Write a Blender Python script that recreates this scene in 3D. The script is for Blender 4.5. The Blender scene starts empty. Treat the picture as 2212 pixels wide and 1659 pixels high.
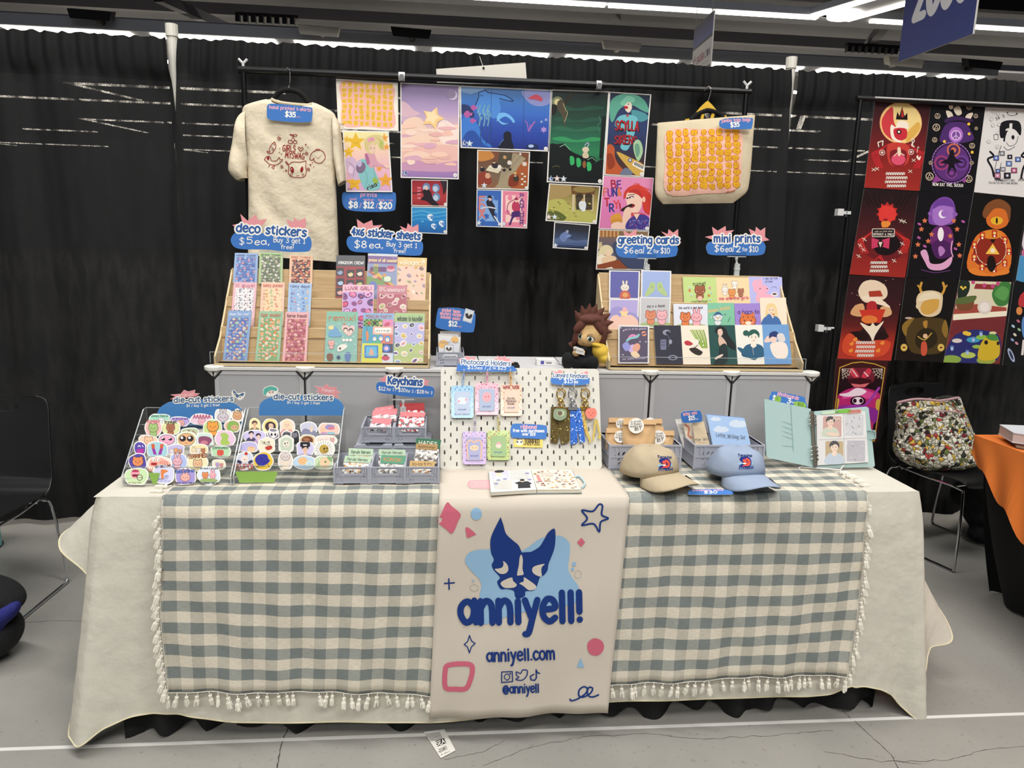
import bpy,bmesh,math,random
from mathutils import Vector as V,Matrix
from mathutils.bvhtree import BVHTree
from mathutils.geometry import tessellate_polygon,delaunay_2d_cdt
sc=bpy.context.scene
COL=sc.collection
rnd=random.Random(7)
PI=math.pi

def lin(h):
    h=h.lstrip('#')
    if len(h)== 3:h=''.join(c*2 for c in h)
    o=[]
    for i in (0,2,4):
        c=int(h[i:i+2],16)/255
        o.append(c/12.92 if c<= .04045 else ((c+.055)/1.055)** 2.4)
    return (o[0],o[1],o[2],1.0)

# ------------------------------------------------------------------ camera
W,H,FPX=2212,1659,1600.0
CAM=V((-.265,-2.069,1.498))
yaw,pit,rol=.0999,.1913,.0271
FW=V((math.sin(yaw)*math.cos(pit),math.cos(yaw)*math.cos(pit),-math.sin(pit)))
r0=V((math.cos(yaw),-math.sin(yaw),0));u0=r0.cross(FW)
RX=r0*math.cos(rol)+u0*math.sin(rol)
UX=u0*math.cos(rol)-r0*math.sin(rol)
cd=bpy.data.cameras.new('camera');cam=bpy.data.objects.new('camera',cd);COL.objects.link(cam)
cd.sensor_width=36;cd.lens=36*FPX/W;cd.clip_start=.05;cd.clip_end=300
cam.matrix_world=Matrix(((RX.x,UX.x,-FW.x,CAM.x),(RX.y,UX.y,-FW.y,CAM.y),(RX.z,UX.z,-FW.z,CAM.z),(0,0,0,1)))
sc.camera=cam
sc.view_settings.view_transform='Standard';sc.view_settings.look='None'
sc.view_settings.gamma=1;sc.view_settings.use_curve_mapping=False
sc.view_settings.exposure=0.0
sc.cycles.transparent_max_bounces=64
sc.cycles.max_bounces=8

# ------------------------------------------------------------------ world and hall lights
wd=bpy.data.worlds.new('hall');sc.world=wd;wd.use_nodes=True
bg=wd.node_tree.nodes['Background'];bg.inputs[0].default_value=(.92,.95,1,1);bg.inputs[1].default_value=.12

def area(name,loc,sx,sy,power,aim=(0,0,0),col=(1,.985,.95)):
    l=bpy.data.lights.new(name,'AREA');l.shape='RECTANGLE';l.size=sx;l.size_y=sy
    l.energy=power;l.color=col
    o=bpy.data.objects.new(name,l);COL.objects.link(o);o.location=loc
    o.rotation_euler=(V(aim)-V(loc)).to_track_quat('-Z','Y').to_euler()
area('hall_light',(-1.0,-.9,7.2),7,.5,400,(-.6,0,0))
area('hall_light',(1.8,-5.2,7.2),8,.5,430,(.3,0,.6))
area('hall_light',(-2.4,-9.5,7.2),9,.6,420,(0,0,1))
area('hall_light',(1.2,2.9,7.2),7,.4,130,(.2,1.0,0))

# ------------------------------------------------------------------ pixels to points in the place
def ray(x,y):return FW+RX*((x-W/2)/FPX)-UX*((y-H/2)/FPX)
class Pl:
    """a plane: point O, normal N towards the viewer"""
    def __init__(s,O,N):s.O=V(O);s.N=V(N).normalized()
    def at(s,x,y):
        d=ray(x,y);t=(s.O-CAM).dot(s.N)/d.dot(s.N)
        return CAM+d*t
    def __call__(s,x,y):return s.at(x,y),s.N
    def up(s,k):return Pl(s.O+s.N*k,s.N)
def PY(y,tilt=0,z=0):return Pl((0,y,z),(0,-math.cos(tilt),math.sin(tilt)))
def PZ(z):return Pl((0,0,z),(0,0,1))
def PX(x):return Pl((x,0,0),(-1,0,0))
def lean(p,tilt,turn=0):
    """plane standing on point p, leaning back by tilt degrees, turned by turn degrees"""
    a,b=math.radians(tilt),math.radians(turn)
    return Pl(p,(math.sin(b)*math.cos(a),-math.cos(b)*math.cos(a),math.sin(a)))
class Surf:
    """decal surface: hits a mesh already built, falls back on a plane"""
    step=14
    def __init__(s,obj,fall):
        dg=bpy.context.evaluated_depsgraph_get();dg.update()
        s.b=BVHTree.FromObject(obj,dg);s.mw=WL[obj];s.f=fall
    def __call__(s,x,y):
        d=ray(x,y).normalized();h=s.b.ray_cast(CAM-s.mw,d)
        if h[0]is None:return s.f(x,y)
        n=h[1]
        if n.dot(d)>0:n=-n
        return h[0]+s.mw,(n*.5-d*.5).normalized()

# ------------------------------------------------------------------ materials
MATS={}
def newmat(name):
    m=bpy.data.materials.new(name);m.use_nodes=True
    nt=m.node_tree;return m,nt,nt.nodes['Principled BSDF']
def nd(nt,t,**k):
    n=nt.nodes.new('ShaderNode'+t)
    for a,v in k.items():setattr(n,a,v)
    return n
def bump_in(nt,b,scale,strength,dist=.01,detail=4,coord='Object',stretch=None,sock='Normal'):
    tc=nd(nt,'TexCoord');mp=nd(nt,'Mapping')
    if stretch:mp.inputs['Scale'].default_value=stretch
    nz=nd(nt,'TexNoise');nz.inputs['Scale'].default_value=scale;nz.inputs['Detail'].default_value=detail
    bp=nd(nt,'Bump');bp.inputs['Strength'].default_value=strength;bp.inputs['Distance'].default_value=dist
    L=nt.links.new
    L(tc.outputs[coord],mp.inputs[0]);L(mp.outputs[0],nz.inputs[0]);L(nz.outputs[0],bp.inputs['Height']);L(bp.outputs[0],b.inputs[sock])
    return nz
def mat(hexc,rough=.6,metal=0,coat=0,bump=None,vary=0,name=None,spec=.4,emit=0,alpha=1):
    key=(hexc,rough,metal,coat,bump,vary,spec,emit,alpha)
    if key in MATS:return MATS[key]
    m,nt,b=newmat(name or 'm_'+hexc)
    c=lin(hexc)
    b.inputs['Base Color'].default_value=c;b.inputs['Roughness'].default_value=rough
    b.inputs['Metallic'].default_value=metal;b.inputs['Specular IOR Level'].default_value=spec
    b.inputs['Coat Weight'].default_value=coat;b.inputs['Coat Roughness'].default_value=.12
    b.inputs['Alpha'].default_value=alpha
    if emit:
        b.inputs['Emission Color'].default_value=c;b.inputs['Emission Strength'].default_value=emit
    nz=None
    if bump:nz=bump_in(nt,b,bump[0],bump[1],bump[2]if len(bump)>2 else .004)
    if vary:
        tc=nd(nt,'TexCoord');n2=nd(nt,'TexNoise');n2.inputs['Scale'].default_value=6;n2.inputs['Detail'].default_value=5
        mx=nd(nt,'Mix',data_type='RGBA');mx.inputs[6].default_value=tuple(x*(1-vary)for x in c[:3])+(1,)
        mx.inputs[7].default_value=tuple(min(1,x*(1+vary))for x in c[:3])+(1,)
        L=nt.links.new
        L(tc.outputs['Object'],n2.inputs[0]);L(n2.outputs[0],mx.inputs[0]);L(mx.outputs[2],b.inputs['Base Color'])
    MATS[key]=m;return m
def colmat(name,rough,coat=0,crinkle=0,spec=.4,weave=0,haze=0):
    """reads each polygon's own ink colour"""
    m,nt,b=newmat(name)
    a=nd(nt,'Attribute',attribute_name='Col');mx=nd(nt,'Mix',data_type='RGBA');mx.inputs[0].default_value=haze;mx.inputs[7].default_value=(.7,.7,.72,1)
    nt.links.new(a.outputs['Color'],mx.inputs[6]);nt.links.new(mx.outputs[2],b.inputs['Base Color'])
    b.inputs['Roughness'].default_value=rough;b.inputs['Coat Weight'].default_value=coat
    b.inputs['Coat Roughness'].default_value=.06;b.inputs['Specular IOR Level'].default_value=spec
    if crinkle:
        bump_in(nt,b,11,crinkle,.02,3,'Object',(1,1,.4),'Coat Normal')
    if weave:bump_in(nt,b,900,weave,.001)
    return m
M_PAPER=colmat('printed_paper',.6)
M_GLOSS=colmat('glossy_print',.35,.15)
M_SLEEVE=colmat('sleeved_print',.5,.85,.42,haze=.09)
M_CLOTHINK=colmat('printed_cloth',.9,0,0,.15,.25)
M_VINYL=colmat('vinyl_sticker',.32,.25)

def mk_acrylic(name,tint,gloss=.10,rough=.03):
    m=bpy.data.materials.new(name);m.use_nodes=True;nt=m.node_tree;nt.nodes.clear()
    o=nd(nt,'OutputMaterial');t=nd(nt,'BsdfTransparent');g=nd(nt,'BsdfGlossy');x=nd(nt,'MixShader');f=nd(nt,'Fresnel')
    t.inputs[0].default_value=tint;g.inputs['Roughness'].default_value=rough;f.inputs[0].default_value=1.45
    mt=nd(nt,'Math',operation='ADD');mt.inputs[1].default_value=gloss*.3
    L=nt.links.new
    mm=nd(nt,'Math',operation='MULTIPLY');mm.inputs[1].default_value=.55;L(f.outputs[0],mm.inputs[0]);L(mm.outputs[0],mt.inputs[0]);L(mt.outputs[0],x.inputs[0]);L(t.outputs[0],x.inputs[1]);L(g.outputs[0],x.inputs[2]);L(x.outputs[0],o.inputs[0])
    return m
M_CLEAR=mk_acrylic('clear_acrylic',(.985,.99,.99,1),0)
M_EDGE=mat('c9d0ce',.25,0,.3,alpha=.62,name='acrylic_edge')  # pale colour paints the bright highlight along clear acrylic edges
M_POUCH={}
def pouch_mat(c0,c1):
    """crinkled clear bag over small coloured goods, glints painted in as pale and dark cells"""
    if (c0,c1)in M_POUCH:return M_POUCH[(c0,c1)]
    m,nt,b=newmat('bagged_goods')
    tc=nd(nt,'TexCoord');vo=nd(nt,'TexVoronoi');vo.inputs['Scale'].default_value=130
    rp=nd(nt,'ValToRGB');e=rp.color_ramp.elements
    e[0].position=.0;e[0].color=lin('e4e2de');e[1].position=1;e[1].color=lin('f3f1ec')
    for p,c in ((.3,c0),(.45,'eceae6'),(.6,c1),(.78,'6b625c'),(.86,'e9e6e2')):  # near-white and dark grey stops paint the crinkled film's glints
        k=e.new(p);k.color=lin(c)
    rp.color_ramp.interpolation='CONSTANT'
    L=nt.links.new
    sp=nd(nt,'SeparateColor');L(tc.outputs['Object'],vo.inputs[0]);L(vo.outputs['Color'],sp.inputs[0]);L(sp.outputs[0],rp.inputs[0]);L(rp.outputs[0],b.inputs['Base Color'])
    b.inputs['Roughness'].default_value=.4;b.inputs['Coat Weight'].default_value=1;b.inputs['Coat Roughness'].default_value=.05
    bump_in(nt,b,70,1,.014,3,'Object',None,'Coat Normal');bump_in(nt,b,60,.6,.01,3)
    M_POUCH[(c0,c1)]=m;return m

# ------------------------------------------------------------------ objects, things and parts
WL={}                                     # world position of every object's origin
def prop(o,label=None,cat=None,group=None,kind=None):
    if label:o['label']=label
    if cat:o['category']=cat
    if group:o['group']=group
    if kind:o['kind']=kind
    return o
def thing(name,label,cat,loc=(0,0,0),group=None):
    o=bpy.data.objects.new(name,None);COL.objects.link(o);o.empty_display_size=.02
    o.location=loc;WL[o]=V(loc);return prop(o,label,cat,group)
def link(name,vs,fs,mats,mi=None,parent=None,smooth=False,cols=None,uvs=None,loc=None):
    if parent is not None:org=WL[parent]
    elif loc is not None:org=V(loc)
    else:
        xs=[v[0]for v in vs];ys=[v[1]for v in vs];zs=[v[2]for v in vs]
        org=V(((min(xs)+max(xs))/2,(min(ys)+max(ys))/2,min(zs)))
    me=bpy.data.meshes.new(name)
    me.from_pydata([(v[0]-org.x,v[1]-org.y,v[2]-org.z)for v in vs],[],fs)
    for m in mats:me.materials.append(m)
    if mi:me.polygons.foreach_set('material_index',mi)
    if smooth:me.polygons.foreach_set('use_smooth',[True]*len(me.polygons))
    if cols:
        at=me.color_attributes.new('Col','FLOAT_COLOR','CORNER');at.data.foreach_set('color',cols)
    if uvs:
        u=me.uv_layers.new(name='UVMap');u.data.foreach_set('uv',uvs)
    me.update()
    o=bpy.data.objects.new(name,me);COL.objects.link(o)
    if parent is not None:o.parent=parent
    else:o.location=org
    WL[o]=V(org);return o
def frame3(d):
    d=d.normalized();a=V((0,0,1))if abs(d.z)<.9 else V((1,0,0))
    x=d.cross(a).normalized();return x,d.cross(x)
def catmull(p,closed=False,k=4):
    n=len(p);o=[]
    rng=range(n if closed else n-1)
    for i in rng:
        if closed:a,b,c,d=p[i-1],p[i],p[(i+1)%n],p[(i+2)%n]
        else:a,b,c,d=p[max(i-1,0)],p[i],p[i+1],p[min(i+2,n-1)]
        for j in range(k):
            t=j/k
            o.append(tuple(.5*(2*b[q]+(c[q]-a[q])*t+(2*a[q]-5*b[q]+4*c[q]-d[q])*t*t+(3*b[q]-a[q]-3*c[q]+d[q])*t** 3)for q in range(len(b))))
    if not closed:o.append(tuple(p[-1]))
    return o
class MB:
    def __init__(s):s.v=[];s.f=[];s.m=[];s.mats=[];s.M=None
    def mi(s,m):
        if m not in s.mats:s.mats.append(m)
        return s.mats.index(m)
    def add(s,vs,fs,m):
        k=len(s.v);i=s.mi(m)
        for v in vs:s.v.append(tuple(s.M@ V(v))if s.M else tuple(v))
        for f in fs:s.f.append(tuple(k+a for a in f));s.m.append(i)
    def box(s,x0,x1,y0,y1,z0,z1,m):
        s.add([(x,y,z)for z in (z0,z1)for y in (y0,y1)for x in (x0,x1)],[(0,2,3,1),(4,5,7,6),(0,1,5,4),(2,6,7,3),(0,4,6,2),(1,3,7,5)],m);return s
    def prism(s,pts,off,m,m2=None):
        """polygon in space thickened by the vector off"""
        n=len(pts);a=[V(p)for p in pts];off=V(off);b=[p+off for p in a]
        s.add(a,[tuple(range(n))],m);s.add(b,[tuple(reversed(range(n)))],m)
        s.add(a+b,[(i,i+n,(i+1)%n+n,(i+1)%n)for i in range(n)],m2 or m);return s
    def bar(s,a,b,w,h,m,up=(0,0,1)):
        a,b=V(a),V(b);d=(b-a).normalized();u=V(up);x=d.cross(u).normalized();u=x.cross(d)
        q=[x*w/2+u*h/2,x*w/2-u*h/2,-x*w/2-u*h/2,-x*w/2+u*h/2]
        return s.prism([a+k for k in q],b-a,m)
    def tube(s,pts,r,m,n=8,closed=False,sm=0,cap=True):
        p=[tuple(q)for q in pts]
        if sm:p=catmull(p,closed,sm)
        p=[V(q)for q in p];N=len(p);vs=[];fs=[]
        x=None
        for i in range(N):
            d=(p[(i+1)%N]-p[i-1])if closed else (p[min(i+1,N-1)]-p[max(i-1,0)])
            if d.length<1e-9:d=V((0,0,1))
            d.normalize()
            if x is None:x,y=frame3(d)
            x=(x-d*x.dot(d));
            if x.length<1e-6:x,_=frame3(d)
            x.normalize();y=d.cross(x)
            rr=r[min(i*len(r)// N,len(r)-1)]if isinstance(r,(list,tuple))else r
            vs+=[p[i]+(x*math.cos(2*PI*k/n)+y*math.sin(2*PI*k/n))*rr for k in range(n)]
        for i in range(N if closed else N-1):
            for k in range(n):
                a,b=i*n+k,i*n+(k+1)%n;c,d2=(a+n)%(N*n),(b+n)%(N*n)
                fs.append((a,b,d2,c))
        if cap and not closed:fs+=[tuple(reversed(range(n))),tuple(range((N-1)*n,N*n))]
        s.add(vs,fs,m);return s
    def lathe(s,prof,c,m,n=16,ax=(0,0,1)):
        z=V(ax).normalized();x,y=frame3(z);c=V(c);N=len(prof);vs=[]
        for r,h in prof:vs+=[c+z*h+(x*math.cos(2*PI*k/n)+y*math.sin(2*PI*k/n))*r for k in range(n)]
        fs=[(i*n+k,i*n+(k+1)%n,(i+1)*n+(k+1)%n,(i+1)*n+k)for i in range(N-1)for k in range(n)]
        fs+=[tuple(reversed(range(n))),tuple(range((N-1)*n,N*n))]
        s.add(vs,fs,m);return s
    def ball(s,c,r,m,n=10,rot=None):
        if not isinstance(r,(tuple,list)):r=(r,r,r)
        vs=[];fs=[];K=max(4,n*2// 3)
        for i in range(K+1):
            a=PI*i/K
            for k in range(n):
                b=2*PI*k/n;q=V((math.sin(a)*math.cos(b)*r[0],math.sin(a)*math.sin(b)*r[1],math.cos(a)*r[2]))
                if rot:q=rot@ q
                vs.append(V(c)+q)
        for i in range(K):
            for k in range(n):fs.append((i*n+k,(i+1)*n+k,(i+1)*n+(k+1)%n,i*n+(k+1)%n))
        s.add(vs,fs,m);return s
    def grid(s,fn,nu,nv,m,closed_u=False):
        k=nu if closed_u else nu+1
        vs=[fn(i/nu,j/nv)for j in range(nv+1)for i in range(k)]
        fs=[(j*k+i,j*k+(i+1)%k,(j+1)*k+(i+1)%k,(j+1)*k+i)for j in range(nv)for i in range(nu)]
        s.add(vs,fs,m);return s
    def holed(s,outer,holes,fr,th,m):
        """flat plate with holes: 2D outlines mapped by fr(x, y, depth)"""
        loops=[outer]+holes;vs=[];lp=[]
        for l in loops:
            lp.append(list(range(len(vs),len(vs)+len(l))));vs+= l
        tri=tessellate_polygon([[V((x,y,0))for x,y in l]for l in loops])
        n=len(vs)
        s.add([fr(x,y,0)for x,y in vs]+[fr(x,y,th)for x,y in vs],
              [tuple(t)for t in tri]+[(t[2]+n,t[1]+n,t[0]+n)for t in tri]+
              [(l[i],l[i]+n,l[(i+1)%len(l)]+n,l[(i+1)%len(l)])for l in lp for i in range(len(l))],m);return s
    def build(s,name,parent=None,smooth=False,bevel=0,loc=None,solid=0,sub=0,fix=False):
        o=link(name,s.v,s.f,s.mats,s.m,parent,smooth,None,None,loc)
        if fix:
            b=bmesh.new();b.from_mesh(o.data);bmesh.ops.recalc_face_normals(b,faces=b.faces);b.to_mesh(o.data);b.free()
        if solid:
            q=o.modifiers.new('thick','SOLIDIFY');q.thickness=solid;q.offset=0
        if bevel:
            q=o.modifiers.new('round','BEVEL');q.width=bevel;q.segments=2;q.limit_method='ANGLE';q.angle_limit=.7
        if sub:
            q=o.modifiers.new('sub','SUBSURF');q.levels=sub;q.render_levels=sub
        if smooth== 'auto':
            for p in o.data.polygons:p.use_smooth=False
        return o
def rrect(x0,y0,x1,y1,r,k=4):
    o=[]
    for cx,cy,a in ((x1-r,y1-r,0),(x0+r,y1-r,90),(x0+r,y0+r,180),(x1-r,y0+r,270)):
        for i in range(k+1):
            t=math.radians(a+90*i/k);o.append((cx+r*math.cos(t),cy+r*math.sin(t)))
    return o

# ------------------------------------------------------------------ hand lettering: stroke glyphs (width, strokes); ~ smooth, o smooth and closed
_G="""a55 o27,58 5,45 3,22 20,2 42,12 48,40|50,60 49,25 54,2
b52 4,100 4,2|~4,20 22,0 45,12 46,42 26,58 4,42
c46 ~44,50 25,60 5,42 5,18 24,0 45,10
d54 48,100 48,2|~48,42 28,58 6,42 5,14 28,0 48,20
e50 ~6,32 46,36 40,56 20,60 4,40 6,14 26,0 46,10
f38 ~40,92 26,100 16,84 15,0|2,56 34,58
g52 ~46,45 28,60 6,46 6,18 26,2 46,20|~47,58 47,-10 30,-34 6,-24
h50 4,100 4,0|~4,38 22,58 42,46 44,0
i18 9,56 9,0|9,100 10,102
j28 ~20,58 20,-18 8,-32 0,-24|20,100 21,102
k48 4,100 4,0|44,58 6,24|18,34 46,0
l18 9,100 9,0
m78 4,58 4,0|~4,38 18,58 34,48 36,0|~36,38 52,58 68,48 70,0
n50 4,58 4,0|~4,38 22,58 42,46 44,0
o52 o26,60 5,46 4,16 25,0 46,14 47,44
p52 4,58 4,-35|~4,42 24,60 46,44 44,14 24,2 4,16
q52 ~46,44 26,60 5,44 6,14 26,2 46,16|47,58 47,-35
r38 4,58 4,0|~4,34 14,54 34,56
s42 ~40,52 22,60 6,48 20,32 38,20 26,2 4,8
t38 ~16,88 15,30 20,4 34,4|2,58 34,60
u50 ~4,58 5,18 22,0 42,14 44,30|45,58 46,0
v46 2,58 22,2 44,58
w70 2,58 18,2 34,46 50,2 68,58
x46 3,58 43,0|43,58 3,0
y48 3,58 24,12|~46,58 28,10 14,-28 2,-32
z46 4,58 42,58 4,0 44,0
A64 2,0 32,100 60,0|14,36 50,36
B58 5,0 5,100|~5,100 44,92 44,60 8,54|~8,54 54,44 50,8 5,0
C62 ~58,84 34,100 6,70 6,28 32,0 58,16
D62 5,0 5,100|~5,100 44,90 58,50 44,10 5,0
E52 50,98 5,98 5,0 50,0|5,52 42,52
F50 50,98 5,98 5,0|5,52 42,52
G66 ~58,84 34,100 6,70 6,28 32,0 58,14|34,44 60,44 60,6
H60 5,100 5,0|55,100 55,0|5,50 55,50
I16 8,100 8,0
J46 ~38,100 38,20 22,0 3,16
K58 5,100 5,0|52,100 8,46|20,58 56,0
L50 5,100 5,2 46,2
M76 4,0 12,100 36,36 62,100 70,0
N62 5,0 5,100 55,0 55,100
O66 o33,100 6,74 5,28 32,0 58,24 60,74
P56 5,0 5,100|~5,100 48,92 46,54 6,46
Q66 o33,100 6,74 5,28 32,0 58,24 60,74|40,26 62,-4
R60 5,0 5,100|~5,100 48,92 46,54 6,46|26,46 56,0
S54 ~50,86 28,100 6,80 18,58 40,46 50,22 26,0 4,12
T58 2,98 56,98|29,98 29,0
U60 ~5,100 5,26 28,0 52,22 54,100
V58 2,100 28,0 56,100
W84 2,100 20,0 42,76 62,0 82,100
X58 4,100 54,0|54,100 4,0
Y56 2,100 28,52 54,100|28,52 28,0
Z56 4,98 52,98 4,2 54,2
054 o27,100 5,74 5,26 27,0 49,26 49,74
134 4,80 20,98 20,2|4,2 34,2
254 ~6,76 24,100 48,80 36,48 6,4|6,2 50,2
352 ~6,90 30,100 46,78 22,54|~22,54 50,42 44,8 20,0 4,14
454 34,0 34,98 4,34 52,34
552 46,98 10,98 8,58|~8,58 34,62 48,36 36,4 6,6
652 ~42,94 16,74 5,34 24,0 46,20 36,50 8,36
752 4,98 48,98 18,0
854 o27,54 8,76 27,100 46,76|o27,54 4,26 27,0 50,26
952 o44,72 26,98 8,74 24,52|44,80 40,0
$54 ~50,86 28,100 6,80 18,58 40,46 50,22 26,0 4,12|27,114 27,-14
/30 2,-6 28,104
!16 8,100 8,32|8,4 9,5
.14 6,3 7,4
,16 12,8 4,-16
'14 7,100 7,80
-36 4,34 32,34
&60 ~56,0 14,70 26,98 38,78 6,30 20,2 54,40
?46 ~4,80 22,100 44,80 24,50 22,28|22,3 23,4
:14 6,10 7,11|6,50 7,51
+48 24,60 24,4|2,32 46,32
(26 ~22,104 6,50 22,-4
)26 ~4,104 20,50 4,-4
@84 o44,64 28,48 30,24 50,20 58,44|~58,62 60,22 74,24 78,56 50,90 14,70 8,26 36,-8 66,0"""
GLY={}
for _l in _G.split('\n'):
    _h,_b=_l.split(' ',1);_st=[]
    for _s in _b.split('|'):
        k=_s[0]if _s[0]in '~o' else ''
        p=[tuple(float(a)for a in q.split(','))for q in _s.lstrip('~o').split(' ')]
        _st.append(catmull(p,k== 'o',3)+([]if k!= 'o' else [])if k else p)
        if k== 'o':_st[-1].append(_st[-1][0])
    GLY[_h[0]]=(float(_h[1:]),_st)
def text_w(t,sp=12):return sum((GLY[c][0]if c in GLY else 34)+sp for c in t)-sp

def hit_clip(poly,clip):
    """poly cut to the convex outline clip"""
    A=sum(clip[i-1][0]*clip[i][1]-clip[i][0]*clip[i-1][1]for i in range(len(clip)))
    for i in range(len(clip)):
        (ax,ay),(bx,by)=clip[i-1],clip[i];out=[]
        def side(p):return ((bx-ax)*(p[1]-ay)-(by-ay)*(p[0]-ax))*(1 if A>0 else -1)
        for j in range(len(poly)):
            p,q=poly[j-1],poly[j];sp,sq=side(p),side(q)
            if (sp>= 0)!=(sq>= 0):
                t=sp/(sp-sq);out.append((p[0]+(q[0]-p[0])*t,p[1]+(q[1]-p[1])*t))
            if sq>= 0:out.append(q)
        poly=out
        if len(poly)<3:return []
    return poly
def pr(a):return [(a[i],a[i+1])for i in range(0,len(a),2)]
def union(polys):
    """overlapping outlines merged into one set of triangles"""
    vs=[];fs=[]
    for p in polys:
        A=sum(p[i-1][0]*p[i][1]-p[i][0]*p[i-1][1]for i in range(len(p)))
        if abs(A)<1e-9:continue
        if A<0:p=p[::-1]
        fs.append(list(range(len(vs),len(vs)+len(p))));vs+= p
    if not vs:return [],[]
    ox,oy=vs[0];r=delaunay_2d_cdt([V((x-ox,y-oy))for x,y in vs],[],fs,1,1e-4)
    return [(v.x+ox,v.y+oy)for v in r[0]],[tuple(f)for f,q in zip(r[2],r[5])if q]
def oval(cx,cy,rx,ry,rot=0,n=18):
    c,d=math.cos(rot),math.sin(rot)
    return [(cx+rx*math.cos(t)*c-ry*math.sin(t)*d,cy+rx*math.cos(t)*d+ry*math.sin(t)*c)for t in (2*PI*i/n for i in range(n))]
class Art:
    """ink shapes on a surface, in coordinates of a photo crop: pixel = tr[0] + x / tr[2]"""
    def __init__(s,surf,tr=(0,0,1),th=.001,m=None,lift=0):
        s.S=surf;s.tr=tr;s.th=th;s.m=m or M_PAPER;s.L=[];s.lay=0;s.clip=None;s.bases=[];s.lift=lift;s.hold=False;s.edge=None
    def put(s,pts,col,base=False,cols=None):
        if s.clip and not base and not cols:
            pts=hit_clip(pts,s.clip)
            if len(pts)<3:return
        s.L.append((pts,col,s.lay,cols,None))
        if base:s.bases.append((pts,s.lay))
    def nxt(s):
        if not s.hold:s.lay+= 1
    def base(s,col,a,smooth=False,clip=True):
        p=pr(a)if not isinstance(a[0],tuple)else a
        if smooth:p=catmull(p,True,4)
        s.put(p,col,True);s.nxt()
        if clip and len(p)<9:s.clip=p
        return s
    def p(s,col,a):s.nxt();s.put(pr(a)if not isinstance(a[0],tuple)else a,col);return s
    def b(s,col,a,k=4):s.nxt();s.put(catmull(pr(a)if not isinstance(a[0],tuple)else a,True,k),col);return s
    def e(s,col,cx,cy,rx,ry=None,rot=0,n=18):
        ry=ry or rx;s.nxt();c,d=math.cos(rot),math.sin(rot)
        s.put([(cx+rx*math.cos(t)*c-ry*math.sin(t)*d,cy+rx*math.cos(t)*d+ry*math.sin(t)*c)for t in (2*PI*i/n for i in range(n))],col);return s
    def star(s,col,cx,cy,r,n=5,q=.45,a0=-PI/2):
        s.nxt();s.put([(cx+(r if i%2== 0 else r*q)*math.cos(a0+PI*i/n),cy+(r if i%2== 0 else r*q)*math.sin(a0+PI*i/n))for i in range(2*n)],col);return s
    def rr(s,col,x0,y0,x1,y1,r,base=False):
        s.nxt();s.put(rrect(x0,y0,x1,y1,r),col,base);return s
    def g(s,quad,stops):
        """quad tl tr br bl filled by colours running from its top to its bottom"""
        s.nxt();(a,b,c,d)=pr(quad);n=len(stops)-1;ml=lambda p,q,t:(p[0]+(q[0]-p[0])*t,p[1]+(q[1]-p[1])*t)
        for i in range(n):
            t0,t1=i/n,(i+1)/n;c0,c1=lin(stops[i]),lin(stops[i+1])
            s.put([ml(a,d,t0),ml(b,c,t0),ml(b,c,t1),ml(a,d,t1)],None,False,[c0,c0,c1,c1])
        return s
    def l(s,col,w,a,smooth=False,closed=False,cheap=False):
        p=pr(a)if not isinstance(a[0],tuple)else a
        if smooth:p=catmull(p,closed,5)
        if closed:p=p+[p[0]]
        return s.U(col,s._quads(w,p,cheap))
    def U(s,col,polys):
        s.nxt()
        if s.clip:polys=[q for q in (hit_clip(p,s.clip)for p in polys)if len(q)>2]
        v,f=union(polys)
        if v:s.L.append((v,col,s.lay,None,f))
        return s
    def _quads(s,w,p,cheap=False):
        h=w/2;o=[]
        for i in range(len(p)-1):
            (x0,y0),(x1,y1)=p[i],p[i+1];dx,dy=x1-x0,y1-y0;d=math.hypot(dx,dy)
            if d<1e-6:continue
            nx,ny=-dy/d*h,dx/d*h
            o.append([(x0+nx,y0+ny),(x1+nx,y1+ny),(x1-nx,y1-ny),(x0-nx,y0-ny)])
        if not cheap:
            for x,y in p:o.append([(x+h*math.cos(k*PI/4+.2),y+h*math.sin(k*PI/4+.2))for k in range(8)])
        return o
    def t(s,col,txt,x0,y0,x1,y1=None,h=None,wt=.14,out=None,ow=.12,bounce=0,slant=0,cheap=False,k=1.12):
        """txt along the line x0,y0 to x1,y1 (baseline), cap height h in crop units"""
        y1=y0 if y1 is None else y1;Wt=text_w(txt);L=math.hypot(x1-x0,y1-y0);sx=L/Wt
        h=h or sx*100;sy=h/100;ux,uy=(x1-x0)/L,(y1-y0)/L;st=[];cx=0
        for i,c in enumerate(txt):
            if c in GLY:
                bo=bounce*h*math.sin(i*2.4)
                for q in GLY[c][1]:
                    st.append([(x0+ux*(cx+a+slant*b)*sx-uy*-(b*sy+bo),y0+uy*(cx+a+slant*b)*sx-ux*(b*sy+bo))for a,b in ((a_,b_*k if b_<= 60 else 60*k+(b_-60)*(100-60*k)/40)if c.islower()else (a_,b_)for a_,b_ in q)])
                    if c== ' ':pass
                cx+= GLY[c][0]+12
            else:cx+= 46
        if out:s.U(out,[k for q in st for k in s._quads((wt+2*ow)*h,q)])
        return s.U(col,[k for q in st for k in s._quads(wt*h,q,cheap)])
    def scrib(s,col,x0,y0,x1,h,y1=None,n=None,w=None):
        """a line of writing too small to read"""
        y1=y0 if y1 is None else y1;n=n or max(4,int(abs(x1-x0)/h*1.6));r2=random.Random(int(x0*7+y0))
        p=[(x0+(x1-x0)*i/n,y0+(y1-y0)*i/n-(h if i%2 else 0)*r2.uniform(.5,1))for i in range(n+1)]
        k=0;o=[]
        while k<n:
            j=min(n,k+r2.randint(2,5));o+= s._quads(w or h*.25,p[k:j+1],True);k=j+1
        return s.U(col,o)
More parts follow.
